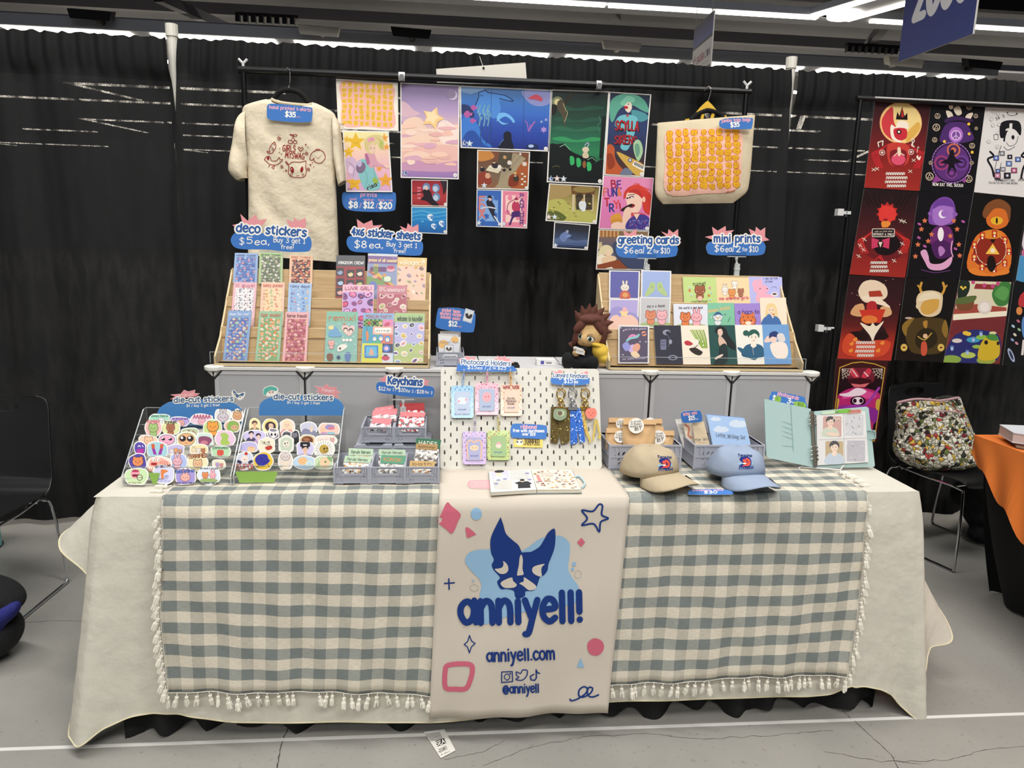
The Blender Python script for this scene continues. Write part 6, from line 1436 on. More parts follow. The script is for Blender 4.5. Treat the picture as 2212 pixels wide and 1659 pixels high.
def d13(A,q):
    A.e('8a8ca0',948,980,34,24);A.e('2a2a34',960,985,20,16);A.rr('70728c',895,1040,945,1128,8);A.t('2a2a36','too',902,1068,938,None,16,.14);A.t('2a2a36','far',902,1096,938,None,16,.14);A.e('7a7c90',1000,1195,40,24);A.e('2c2c36',1000,1195,26,14);A.l('6a6c80',4,[960,1010,975,1060,960,1100],True);A.e('9496a8',980,1060,14,20)
card(q3,[838,918,1070,922,1088,1250,860,1252],'2e2e3c','near-black mini print of a pale curled creature, bottom row',d13)
def d14(A,q):
    for k in range(8):A.l('7a9a3c' if k%2 else 'a4bc5c',9,[1150+k*16,960,1200+k*12,1040,1250+k*6,1110])
    A.b('b8303c',[1100,1060,1130,1050,1170,1075,1150,1090,1110,1085]);A.b('ece2d4',[1170,1050,1210,1040,1225,1075,1190,1100]);A.b('2a221e',[1140,1120,1190,1110,1230,1130,1255,1150,1230,1175,1180,1160]);A.l('3a2a24',5,[1160,1120,1200,1100,1230,1060],True)
    for x,y in ((1225,1040),(1255,1060),(1215,1080),(1260,1090)):A.star('f0ece0',x,y,9)
card(q3,[1068,920,1302,920,1324,1254,1090,1254],'ecdfcc','cream mini print of green leaves and a red sleeve, bottom row',d14)
def d15(A,q):A.b('15181a',[1360,980,1370,940,1410,925,1450,945,1480,1010,1530,1080,1530,1130,1470,1100,1440,1040,1400,990]);A.b('dcbca8',[1385,960,1415,950,1428,985,1410,1012,1388,1000]);A.b('d4b09c',[1395,1010,1430,1030,1460,1080,1450,1140,1410,1110,1390,1060]);A.b('18282a',[1400,1100,1455,1080,1470,1200,1440,1250,1350,1250,1390,1180]);A.b('e0c8b8',[1362,1195,1420,1165,1425,1180,1370,1210])
card(q3,[1300,918,1532,918,1554,1252,1325,1254],'1f4a46','dark green mini print of a long black-haired figure, bottom row',d15)
def d16(A,q):person(A,1690,1020,52,'f0e0d0','23564c','2a5a78');A.e('23564c',1625,985,26,24);A.b('2a5a78',[1550,1110,1600,1120,1690,1190,1740,1130,1750,1150,1700,1215,1600,1165]);A.l('c8c0b0',3,[1680,1110,1690,1170])
card(q3.up(.001),[1530,915,1762,915,1784,1252,1555,1252],'e8e4da','white mini print of a green-haired person with a bun, bottom row',d16)
def d17(A,q):A.b('e8c8b8',[1780,1060,1810,1010,1860,1020,1830,1060]);A.b('ecdcd0',[1830,1090,1890,1060,1960,1070,1985,1140,1960,1200,1870,1190]);A.b('e8c8b8',[1830,1030,1870,1010,1890,1040,1870,1070,1845,1065]);A.b('22346c',[1822,1030,1830,985,1880,970,1905,1000,1880,1020,1850,1015]);A.b('d8d0cc',[1890,1000,1940,990,1960,1050,1910,1060])
card(q3,[1760,912,1988,912,2018,1250,1785,1252],'6d9acb','sky blue mini print of a person in white shirt, bottom row end',d17)

# ---- clear clips and the big blue signs above the racks
def clip_stand(x,y0,y1,pl,label):
    """x, sign bottom y0, foot y1 in photo pixels"""
    a,b=pl.at(x,y0),pl.at(x,y1);o=thing('sign_clip',label,'sign clip',b,'clear sign clips')
    M=M_CLIPC;w=.036
    t=MB();t.box(a.x-w,a.x+w,a.y-.004,a.y-.001,a.z-.004,a.z+.010,M_CLEAR);t.box(a.x-w,a.x+w,a.y+.003,a.y+.005,a.z-.004,a.z+.010,M_CLEAR);t.box(a.x-w,a.x+w,a.y-.004,a.y+.005,a.z-.0075,a.z-.004,M);t.build('jaw',o)
    t=MB();t.ball((a.x,a.y,a.z-.013),.0065,M,10);m_=a.lerp(b,.45);t.tube([(a.x,a.y,a.z-.015),m_],.004,M,8);t.ball(m_,.006,M,8);t.build('ball_joint',o)
    t=MB();t.box(b.x-.009,b.x+.009,b.y-.003,b.y,b.z-.012,m_.z,M);t.box(b.x-.009,b.x+.009,b.y+.006,b.y+.009,b.z-.02,m_.z,M);t.box(b.x-.01,b.x+.01,b.y-.004,b.y+.01,(b.z+m_.z)/2-.004,(b.z+m_.z)/2+.004,mat('d4d8d8',.2,alpha=.6));t.build('spring_grip',o)
M_CLIPC=mat('dfe4e4',.12,0,.5,alpha=.45,name='clear_clip')
SP=PY(.708)
pillsign(SP,ZF,[175,280,220,232,330,225,500,240,700,250,900,265,940,310,935,385,890,415,700,415,520,395,300,392,215,375,175,330],
  [dict(c=BLd,s='deco stickers',a=(222,222,890,270),h=76,wt=.24,k=1.28,out=WH,ow=.2,bounce=.05),dict(s='$',a=(252,345,300,345),h=62,wt=.12),dict(s='5',a=(318,335,380,337),h=62,wt=.14),dict(s='ea,',a=(400,352,540,345),h=62,wt=.14),dict(s='Buy 3 get 1',a=(578,322,880,338),h=48,wt=.14),dict(s='free!',a=(650,386,772,392),h=38,wt=.15)],
  'big blue sign reading deco stickers $5ea above the birch rack',bursts=([185,160,280,140,262,55,330,118,412,58,428,112,520,102,470,165,380,200,240,200],[700,105,770,135,772,85,815,122,885,88,888,190,938,222,880,235,740,200]))
pillsign(SP,ZF,[1280,300,1320,262,1480,262,1680,275,1900,295,1985,312,2008,350,2000,420,1960,452,1760,445,1500,425,1340,412,1285,360],
  [dict(c=BLd,s='4x6 sticker sheets',a=(1325,252,1980,302),h=66,wt=.26,k=1.28,out=WH,ow=.2,bounce=.05),dict(s='$8',a=(1350,375,1470,378),h=66,wt=.14),dict(s='ea,',a=(1494,382,1625,378),h=58,wt=.14),dict(s='Buy 3 get 1',a=(1658,362,1948,380),h=46,wt=.14),dict(s='free!',a=(1728,424,1842,428),h=36,wt=.15)],
  'big blue sign reading 4x6 sticker sheets $8ea above the birch rack',bursts=([1295,212,1385,205,1375,102,1440,148,1520,112,1530,165,1620,158,1560,215,1420,235],[1785,168,1850,195,1862,142,1905,180,1962,152,1968,255,2008,290,1950,300,1840,245]))
RP_=PY(.69)
pillsign(RP_,ZK,[520,250,560,222,760,225,1000,222,1040,250,1038,300,1000,335,780,345,580,340,525,310],
  [dict(c=BLd,s='greeting cards',a=(535,218,1050,222),h=60,wt=.24,k=1.28,out=WH,ow=.2,bounce=.04),dict(s='$6',a=(582,302,665,304),h=50,wt=.14),dict(s='ea/',a=(680,310,762,300),h=48,wt=.13),dict(s='2',a=(780,306,820,306),h=50,wt=.14),dict(s='for',a=(836,302,884,302),h=30,wt=.14),dict(s='$10',a=(896,304,974,306),h=46,wt=.14)],
  'blue sign reading greeting cards $6ea on a clear clip',bursts=([575,105,630,140,690,95,690,180,600,190],[900,118,958,140,965,98,1005,130,1046,98,1048,190,1075,215,1000,210]))
pillsign(RP_,ZK,[1288,240,1330,205,1520,200,1740,200,1785,225,1790,270,1750,320,1520,322,1330,318,1292,285],
  [dict(c=BLd,s='mini prints',a=(1352,208,1745,210),h=60,wt=.24,k=1.28,out=WH,ow=.2,bounce=.04),dict(s='$6',a=(1355,288,1440,290),h=52,wt=.14),dict(s='ea/',a=(1452,296,1526,286),h=48,wt=.13),dict(s='2',a=(1540,294,1580,294),h=50,wt=.14),dict(s='for',a=(1594,286,1640,286),h=30,wt=.14),dict(s='$10',a=(1650,290,1728,292),h=46,wt=.14)],
  'blue sign reading mini prints $6ea on a clear clip',bursts=([1275,165,1348,150,1336,78,1385,112,1452,72,1454,115,1525,106,1480,150,1400,190,1330,185],[1650,95,1705,120,1712,78,1750,112,1790,85,1788,165,1825,192,1760,205,1680,180]))
clip_stand(1397,555,590,RP_,'clear clip holding the greeting cards sign on the rack');clip_stand(1591.5,551,592,RP_,'clear clip holding the mini prints sign on the rack')
clip_stand(582,541,580,PY(.716),'clear clip holding the deco stickers sign behind the green sheet');clip_stand(835,545,590,PY(.716),'clear clip holding the sticker sheets sign behind the lilac sheet')

# ================================================================== acrylic sticker stands
def stand(fl,fr,bl,br,label,green,seed):
    """front foot corners and back top corners in photo pixels"""
    a,b=PZ(ZT+.005).at(*fl),PZ(ZT+.005).at(*fr);yb=a.y+.205;c,d=PY(yb).at(*bl),PY(yb).at(*br)
    x0,x1,y0=(a.x+c.x)/2,(b.x+d.x)/2,(a.y+b.y)/2;zt=(c.z+d.z)/2;z0=ZT+.005
    o=thing('sticker_stand',label,'display stand',((x0+x1)/2,(y0+yb)/2,z0),'clear acrylic sticker stands')
    for x in (x0,x1):
        t=MB();t.prism([(x,y0,z0),(x,yb+.012,z0),(x,yb+.012,zt),(x,yb-.012,zt),(x,y0,z0+.03)],(.003,0,0),M_CLEAR,M_EDGE);t.build('side_panel',o)
    n=6
    for i in range(n):
        f=i/n;y=y0+.012+(yb-y0-.01)*f;z=z0+.004+(zt-z0-.04)*f
        t=MB();t.box(x0+.003,x1,y,y+.03,z,z+.002,M_CLEAR);t.box(x0+.003,x1,y-.002,y,z,z+.016,M_CLEAR);t.box(x0+.003,x1,y-.0021,y+.0001,z+.0155,z+.0168,M_EDGE);t.box(x0+.003,x1,y+.03,y+.032,z,z+.03,M_CLEAR);t.build('step',o)
    t=MB();t.box(x0,x1+.003,yb+.012,yb+.014,z0,zt,M_CLEAR);t.box(x0,x1+.003,yb+.0115,yb+.0145,zt-.0012,zt,M_EDGE);t.build('back_panel',o)
    t=MB();gx0,gx1=PZ(z0+.03).at(*green[0]).x,PZ(z0+.03).at(*green[1]).x
    t.prism([(gx0,y0+.012,z0+.036),(gx1,y0+.012,z0+.036),(gx1-.01,y0+.007,z0+.004),(gx0+.012,y0+.007,z0+.004)],(0,.001,0),mat('86ad4e',.6));t.build('green_card',o)
    sl=V((0,yb-.012-y0,zt-z0-.03));return Pl((x0,y0+.01,z0+.004),V((0,-sl.z,sl.y))),PY(yb+.008)
SL,SLB=stand((255,1052),(497,1048),(318,885),(532,880),'clear acrylic stepped stand of original animal stickers beside the empty black chair',((310,1035),(335,1035)),1)
SR,SRB=stand((500,1047),(722,1046),(541,884),(746,880),'clear acrylic stepped stand of portrait stickers under the fanart sign',((511,1020),(602,1020)),2)
def dsign(tr,pl,out,title,ta,sub_,sa,burst,bt,ba,label,ext):
    A=Art(pl,tr,.0015,M_PAPER);A.edge='d9d6d0'
    A.base(PKc,burst,False,False);A.base('4a86c4',out,False,False);ext(A)
    A.t('f4dcdc',bt,*ba,wt=.15);A.t('40658c',title,*ta,wt=.22,out=WH,ow=.2,k=1.25);A.t(WH,sub_,*sa,wt=.18)
    A.build('price_sign',label,'sign',SG)
def dog(A):
    A.b('efece6',[1600,160,1635,135,1680,180,1770,165,1780,195,1750,250,1700,275,1660,240,1610,215]);A.b('4a688c',[1618,145,1640,150,1670,195,1660,215,1630,195]);A.b('4a688c',[1765,180,1735,180,1700,205,1720,225,1755,210]);A.e('efe8dc',1632,205,20,24);A.e('2a3a5c',1635,200,8);A.e('efe8dc',1718,235,20,24);A.e('2a3a5c',1714,230,8);A.b('4a688c',[1655,190,1700,205,1690,235,1660,230])
def ar(x0,x1,yb_,yt,r=7):
    cx=(x0+x1)/2;return [x0,yb_]+[v for k in range(15)for v in (cx-(x1-x0)/2*math.copysign(abs(math.cos(PI*k/14))** .6,math.cos(PI*k/14)),yb_-80-(yb_-80-yt)*math.sin(PI*k/14)** .75)]+[x1,yb_]
dsign(ZG,SLB,ar(598,1768,620,262),'die-cut stickers',(835,304,1620,285,66),'$4 / buy 3 get 1 free!',(1002,362,1442,352,34),[785,200,920,190,965,138,1025,158,1118,135,1110,180,1178,185,1120,225,960,245,780,262,850,225],'original!',(895,222,1095,210,34),'blue arched sign reading original die-cut stickers with a dog face',dog)
dsign(ZH,SRB,ar(488,1615,600,330),'die-cut stickers',(685,378,1465,395,66),'$4 / buy 3 get 1 free!',(862,440,1296,452,32),[1215,205,1330,225,1382,180,1435,225,1525,220,1515,265,1580,295,1520,315,1555,370,1400,330,1240,285,1285,262],'Fanart!',(1325,274,1485,300,42),'blue arched sign reading fanart die-cut stickers with green hair',lambda A:(A.b('efece6',[540,290,560,230,660,200,740,235,735,290,680,330,620,345,560,330]),A.b('5ab0a0',[545,300,565,240,650,210,728,240,715,275,650,265,590,300,580,335]),A.e('ead0c4',650,290,40,24),A.e('30484a',630,290,7,9),A.e('30484a',672,288,7,9),A.e('efece6',620,335,22,14)))
STK='die-cut stickers standing on the clear stands'
def blob(cx,cy,w,h,seed,n=12,j=.1):
    r=random.Random(seed);return [v for k in range(n)for v in (cx+w/2*math.copysign(abs(math.cos(2*PI*k/n))** .8,math.cos(2*PI*k/n))*r.uniform(1-j,1+j),cy+h/2*math.copysign(abs(math.sin(2*PI*k/n))** .8,math.sin(2*PI*k/n))*r.uniform(1-j,1+j))]
def stick(tr,slope,x,y,w,h,bg,label,draw,seed,rim='f0eee8',dy=0):
    p=slope.at(*zp(tr,x,y+h/2));pl=lean(p+V((0,-.001-dy,0)),17,rnd.uniform(-5,5))
    A=Art(pl,tr,.0008,M_VINYL);A.base(rim,blob(x,y,w,h,seed),True,False)
    if bg:A.b(bg,blob(x,y,w-26,h-26,seed))
    draw(A,x,y,w,h);A.build('sticker',label,'sticker',STK)
def an(kind,col,s=.3,dx=0,dy=0,txt=None,tc='5a4048',body=False,line='5a4048'):
    def f(A,x,y,w,h):
        animal(A,x+dx,y+dy,min(w,h)*s,kind,col,line,True,body)
        if txt:A.t(tc,txt[0],x-w*txt[1],y+h*txt[2],x+w*txt[1],None,h*txt[3],.2)
    return f
i_=0
def S1(*a,**k):
    global i_;i_+= 1;stick(ZG,SL,*a[:5],'small '+a[5]+' die-cut sticker, original stand',a[6],i_,dy=.0004*i_%.003,**k)
S1(645,520,280,140,'a8d8c0','mint green banner bird',an('bird','dce4e4',.3,20,20,('always festive',.4,-.2,.16),'3a6a5c'))
S1(915,555,270,140,'b8a4d8','lilac banner pink cat',an('cat','e0a8a0',.34,10,25,('drenched',.4,-.18,.2),'6a4a9c'))
S1(1205,530,300,155,'e4c4d4','pale pink AAAAA',an('bear','e8b0bc',.3,0,30,('AAAAAA',.38,-.12,.3),'b04a6c'))
S1(1485,475,240,175,'dcdad8','pale grey rabbit-eared',an('rabbit','c8c0c8',.38,0,25))
S1(1675,475,155,170,'ecd8b8','square tan bear cub',an('mouse','d8a478',.36,0,10,("I'm baby",.4,-.32,.14),'3a3434'))
S1(560,645,225,230,'efb8b8','green frog in a pink frame',lambda A,x,y,w,h:(A.t('b03a4c','SOMBER',x-w*.4,y-h*.33,x+w*.4,None,h*.14,.2),animal(A,x,y,64,'frog','a4c478')))
S1(790,640,265,200,'dfe0a8','pale yellow otter trinket',an('bear','a8684c',.28,0,0,('trinket',.3,-.3,.2),'3a3030',True))
S1(1345,640,270,225,'c4d68c','orange cat hugging itself on green',an('bear','e89c3c',.33,5,-15,None,None,True))
S1(1610,622,220,175,'e8b4a8','brown bear in a green frog hood',lambda A,x,y,w,h:(A.b('8ab05a',blob(x+10,y,w*.7,h*.8,3)),A.e('d8a888',x+25,y+15,44,36),A.e('3a2c28',x+10,y+10,5),A.e('3a2c28',x+42,y+10,5)))
S1(1050,690,230,110,'b8c8a0','half-hidden mountain',lambda A,x,y,w,h:(A.p('8a6a5c',[x-80,y+40,x-20,y-30,x+40,y+40]),A.p('a8846c',[x-10,y+40,x+40,y-20,x+90,y+40])))
S1(490,810,270,150,'f0cdb4','peach sleeping bear',an('bear','f0c4a0',.38,10,0))
def eyes(c,s,e='2a2024'):
    return lambda A,x,y,w,h:(A.e('5a4048',x,y,w*.42,h*.42),A.e(c,x,y,w*.4,h*.39),[(A.e(e,x+q*w*.19,y-h*.06,w*s,h*s*1.15),A.e('f2ece8',x+q*w*.19-10,y-h*.06-12,w*s*.4))for q in (-1,1)],A.l('4a3038',4,[x-16,y+h*.22,x,y+h*.26,x+16,y+h*.22],cheap=True))
S1(740,800,250,165,'c0cce8','pink round head with wet eyes',eyes('eaa8c4',.1))
S1(1000,795,265,205,'e4ecb4','orange round head with huge black eyes',eyes('e8b080',.17))
S1(1245,800,240,205,'cde0d8','screaming purple mouth',lambda A,x,y,w,h:(A.b('8a4a6c',blob(x,y+10,w*.72,h*.6,2)),A.b('c87a8c',blob(x-10,y+35,w*.4,h*.25,5))))
S1(1510,785,270,235,'e8c4dc','green lizard on pink dots',lambda A,x,y,w,h:A.b('a8c460',[x-60,y-60,x,y-80,x+50,y-40,x+40,y+20,x+70,y+60,x,y+90,x-60,y+60,x-40,y-10]))
S1(385,915,165,190,'5a4ca8','deep purple drink cup',lambda A,x,y,w,h:(A.p('b83aa0',[x-45,y+10,x+50,y,x+45,y+70,x-45,y+70]),A.scrib('efe8f4',x-30,y-20,x+45,40)))
S1(615,935,280,225,'a8d0dc','round pale blue striped legs',lambda A,x,y,w,h:[(A.p('d8603c',[x+q*60-22,y-80,x+q*60+22,y-80,x+q*54+20,y-20,x+q*54-20,y-20]),A.p('9a3aa4',[x+q*54-20,y-20,x+q*54+20,y-20,x+q*30+20,y+60,x+q*30-20,y+60]))for q in (-1,1)])
S1(860,935,235,165,'c4bce4','lilac group of mice',lambda A,x,y,w,h:[animal(A,x+q*55,y+(q%2)*14,26,'mouse',c)for q,c in ((-1,'e8e0dc'),(0,'e8a86a'),(1,'c89a7a'))])
S1(1160,930,255,155,'f0dca8','cream group of mice and rabbits',lambda A,x,y,w,h:[animal(A,x+q*62,y+8,28,k,c)for q,k,c in ((-1,'rabbit','f0e0c0'),(0,'mouse','ece4dc'),(1,'mouse','b87a54'))])
S1(1450,955,265,165,'b8dcb4','red teapot on pale green',lambda A,x,y,w,h:(A.t('3a6a4c','TEMPERAMENT',x-w*.42,y-h*.2,x+w*.42,None,h*.18,.2),A.b('d85a4c',blob(x,y+16,w*.36,h*.5,4)),A.e('3a2424',x+10,y+10,5)))
S1(355,1095,255,235,'5a4aa4','orange bear in purple curls',an('bear','e8905c',.3,0,-5,None))
def wip(A,x,y,w,h):A.b('efb0a0',[x-130,y-20,x-90,y-80,x+20,y-85,x+140,y-20,x+120,y+30,x-110,y+30]);A.b('a82a34',blob(x-70,y-5,86,36,4));A.e('f2ece8',x-70,y-62,24);A.e('f2ece8',x-10,y-62,24);A.e('2a2024',x-64,y-58,7);A.e('2a2024',x-4,y-58,7);A.t('c87a5c','W.I.P',x-150,y+95,x+30,None,52,.18);[A.l('c85a50',6,[x+10+k*30,y-40,x+25+k*30,y+20])for k in range(4)]
S1(640,1125,320,225,'f0e4dc','shouting pink face W.I.P',wip)
S1(890,1095,235,240,'b4c0ec','pink rabbit on periwinkle',an('rabbit','e8b4c0',.26,-10,-10,None,None,True))
S1(1150,1095,275,240,'f0e4b8','sad dog TERRIFIED',lambda A,x,y,w,h:(animal(A,x,y+22,60,'dog','e4b890','4a3434',True,False),A.t('8c4a2a','TERRIFIED',x-w*.46,y-h*.2,x+w*.46,y-h*.28,h*.2,.24)))
S1(1430,1125,190,140,'e8e0c4','purple hearts scribble',lambda A,x,y,w,h:(animal(A,x-20,y,26,'cat','b8a0d0'),animal(A,x+35,y+6,22,'bear','d88a90')))
def drv(A,x,y,w,h):A.e('e8a0b0',x-20,y-30,60,62);A.b('b83a5c',[x-60,y-80,x-20,y-92,x+30,y-80,x+20,y-60,x-50,y-58]);A.b('7a2434',blob(x-15,y-12,90,34,2));A.e('3a3434',x+40,y+15,40);A.e('cfe0b0',x+40,y+15,32);A.l('3a3434',6,[x+10,y+15,x+70,y+15]);A.scrib('8a5a3c',x-110,y+92,x+60,24)
S1(340,1285,300,240,'c8e0b0','pink pig steering on green',drv)
def hot(A,x,y,w,h):A.t('3a3a50','HOT GIRLS LOVE',x-w*.36,y-h*.34,x+w*.36,y-h*.4,h*.12,.2);A.b('e0844a',[x-30,y-20,x-20,y-70,x+60,y-55,x+60,y-40,x+10,y-10,x+10,y+50,x-20,y+60]);A.t('5a4a9c','SO',x+20,y+40,x+70,None,32,.18);A.scrib('6a6ab4',x-110,y+92,x+110,22);A.scrib('6a6ab4',x-110,y+66,x+60,18)
S1(690,1262,290,258,'d4d4f0','orange leg HOT GIRLS LOVE',hot)
def bil(A,x,y,w,h):animal(A,x,y+8,62,'rabbit','efb4a8','6a3a4c',True,False);A.t('4a60a8','Billionaires',x-w*.42,y-h*.22,x+w*.42,y-h*.3,h*.2,.22);A.t('4a3a7c','dont exist baby!',x-w*.4,y+h*.42,x+w*.4,None,h*.13,.18,cheap=True)
S1(985,1290,300,220,'a898d4','purple Billionaires with pink rabbit',bil)
def wnk(A,x,y,w,h):A.t('34343c','the world is not kind',x-w*.4,y-h*.33,x+w*.4,None,h*.1,.18);animal(A,x-50,y-4,42,'bear','e0905c','6a3424');animal(A,x+50,y-4,42,'rabbit','efb0bc','8a4a58');A.e('9ab070',x,y+66,120,26);A.t('34343c','therefore I will be',x-w*.4,y+h*.45,x+w*.4,None,h*.1,.18)
S1(1300,1272,300,248,'dde4f0','tiger cub and rabbit THE WORLD IS NOT KIND',wnk)
j_=100
def S2(*a,**k):
    global j_;j_+= 1;stick(ZH,SR,*a[:5],'small '+a[5]+' die-cut sticker, fanart stand',a[6],j_,dy=.0004*j_%.003,**k)
def pp(skin,hair,top,lg=False,s=.24):return lambda A,x,y,w,h:person(A,x,y-h*.12,min(w,h)*s,skin,hair,top,0,lg)
S2(430,740,160,215,'f0e0b0','brown-haired man on cream',pp('e4bc98','5a3a2c','8a7a5c'),rim='f2e8c0')
S2(640,745,215,205,'f2e4a8','dark-haired woman in a yellow hat',lambda A,x,y,w,h:(A.e('e8d484',x,y-20,88,80),A.e('3a2a34',x,y,72,66),A.b('e8c4a8',blob(x+8,y-4,62,76,2)),A.e('2a2024',x,y-6,5),A.e('2a2024',x+26,y-8,5),A.e('a04a4c',x+14,y+18,8,4)))
S2(860,750,200,215,'f0d8cc','pale blond long-haired',pp('eed0b8','ecd4ac','d8a0a0',True))
S2(1145,775,225,190,'c8c8dc','grey-haired reclining',lambda A,x,y,w,h:(A.b('8a8aa4',[x-100,y+60,x-60,y,x,y+10,x+60,y+40,x+70,y+75,x-60,y+80]),person(A,x+40,y-22,38,'e8d4c4','c4ccdc','8a8aa4')))
S2(1410,785,285,185,'f2c8b8','pink flower with a rainbow unicorn',lambda A,x,y,w,h:(A.b('9a90c0',blob(x+20,y-30,120,70,3)),A.e('d8788c',x+40,y-16,44,20),A.e('f0c0a0',x-70,y+10,36),A.e('90c0d0',x+30,y+50,60,18),A.e('c090c0',x-60,y+56,50,20)))
S2(430,875,300,180,'cfc4ea','pair of dark-haired hugging',lambda A,x,y,w,h:(person(A,x-45,y-26,36,'f0d0c8','2a2430','4a4468'),person(A,x+50,y+4,36,'f0d0c8','34283c','b898c8')))
S2(680,840,160,155,'8a8494','white pointed mask',lambda A,x,y,w,h:(A.b('ece8e6',[x-60,y-60,x-30,y-30,x+30,y-30,x+60,y-60,x+55,y+10,x,y+62,x-55,y+10]),A.e('2c2430',x-24,y+12,13,19),A.e('2c2430',x+24,y+12,13,19)))
S2(858,860,140,120,'6c6c76','grey tombstone lettered',lambda A,x,y,w,h:(A.t('1e1e24','boys',x-40,y-4,x+40,None,30,.2),A.t('1e1e24','mid',x-32,y+36,x+34,None,30,.2)))
S2(970,900,130,215,'34343c','dark hooded mouse',lambda A,x,y,w,h:(animal(A,x-8,y-40,38,'mouse','7a7a84','18181c'),A.b('1e1e24',[x-40,y+10,x+30,y,x+45,y+80,x-45,y+80])))
S2(1130,930,205,165,'d8b890','brown glossy roast',lambda A,x,y,w,h:(A.e('6a3a24',x,y,76,56),A.e('a86a44',x-10,y-14,44,24)))
S2(1370,925,300,140,'f0e2d8','pale pink envelope letter',lambda A,x,y,w,h:(A.p('efd8d0',[x-120,y-20,x+40,y-45,x+60,y+30,x-100,y+50]),A.scrib('b89a98',x-90,y+6,x+30,18),animal(A,x+90,y-4,28,'bear','e0b0a8')))
S2(355,1015,245,155,'c0b8e4','lilac star-hooded peach',lambda A,x,y,w,h:(A.b('f0c89c',blob(x+30,y+30,110,70,4)),A.e('c05a4c',x+20,y+10,8,5),A.e('c05a4c',x+50,y+10,8,5)))
S2(590,1000,240,215,'ece4cc','scribbled cream face with a red mouth',lambda A,x,y,w,h:(A.b('c03a2c',[x-20,y+20,x+60,y,x+70,y+40,x+10,y+60]),[A.l('3a342c',4,[x-80+k*22,y-70+k*4,x-50+k*22,y-20+k*8],cheap=True)for k in range(6)],A.e('3a342c',x-30,y-40,9),A.e('3a342c',x+30,y-50,9)))
S2(850,985,210,240,'dfe4d4','veiled pale green girl',lambda A,x,y,w,h:(A.b('c8d0bc',blob(x,y,150,190,6)),A.e('e8e0d0',x,y-10,44,48),A.e('3a3a34',x-16,y-14,9,12),A.e('3a3a34',x+18,y-22,7,9),A.e('6a5a50',x,y+18,9,5)))
S2(1100,1055,240,230,'cfc8e8','man in a black bear-eared beanie',lambda A,x,y,w,h:(person(A,x,y-10,46,'e8c0a4','1c1a20','b4a8d8'),A.b('1c1a20',[x-60,y-40,x-60,y-100,x-30,y-104,x+30,y-104,x+62,y-100,x+60,y-40,x,y-50]),A.rr('d8d4d0',x-26,y-72,x+26,y-54,4)))
S2(1352,1045,275,240,None,'white daisy with a smiling yellow centre',lambda A,x,y,w,h:([A.e('b8b4ac',x+95*math.cos(k*.33),y+95*math.sin(k*.33),26,4,k*.33,8)for k in range(19)],A.e('c0a048',x,y,62,60),A.e('2c2418',x+4,y-6,11,15),A.e('2c2418',x+40,y-10,9,13),A.l('2c2418',7,[x-8,y+22,x+22,y+34,x+48,y+18],True)))
S2(300,1205,245,240,'cfd4e4','winged white creature with red lettering',lambda A,x,y,w,h:(A.e('c03a30',x+18,y-100,22),A.e('3a3a58',x-70,y+10,36,20,.5),A.e('3a3a58',x+76,y+10,36,20,-.5),A.e('f0dcd0',x,y-30,48,46),A.e('4a3438',x,y-22,8,6),A.t('b8583c','KUPO!',x-108,y+104,x+110,None,66,.2)))
S2(545,1205,270,245,'e8c040','dark blue whale on yellow',lambda A,x,y,w,h:(A.b('34349a',[x-110,y-20,x-60,y-85,x+40,y-90,x+70,y-30,x+90,y-10,x+60,y+30,x,y+60,x-70,y+50]),A.e('14143c',x-20,y-30,8),A.l('1c1c5a',5,[x,y+10,x+40,y+10,x+60,y-10],True),[A.l('3a2c14',7,[x+q*60,y+40,x+q*80,y+80])for q in (-1,1)]))
S2(840,1195,190,260,'e0d4cc','long pale cat with a big grin',lambda A,x,y,w,h:(animal(A,x,y-50,58,'cat','d8ccc8','6a5a58',True,False),A.b('e8d8c4',[x-50,y+20,x+50,y+20,x+30,y+70,x+50,y+105,x-55,y+105,x-30,y+60])))
S2(1085,1220,290,195,'b8d0e8','pale blue swirl with an orange goldfish',lambda A,x,y,w,h:(A.b('ecb884',[x-80,y-30,x-20,y-70,x+40,y-40,x+30,y+20,x-50,y+30]),A.e('cfe0d0',x+70,y+20,50,46),A.e('b8d0e8',x+70,y+20,26)))
S2(1350,1225,265,190,'c8d8b4','peach pear-shaped bear among leaves',lambda A,x,y,w,h:(A.b('a8c08c',[x-110,y+50,x-60,y-20,x,y-30,x-40,y+40,x-90,y+75]),A.b('ecc8a4',blob(x+15,y,130,130,3)),A.e('5a8a4c',x+20,y-10,16,12),A.b('8ab07a',[x+40,y-80,x+100,y-70,x+110,y-10,x+70,y-30])))

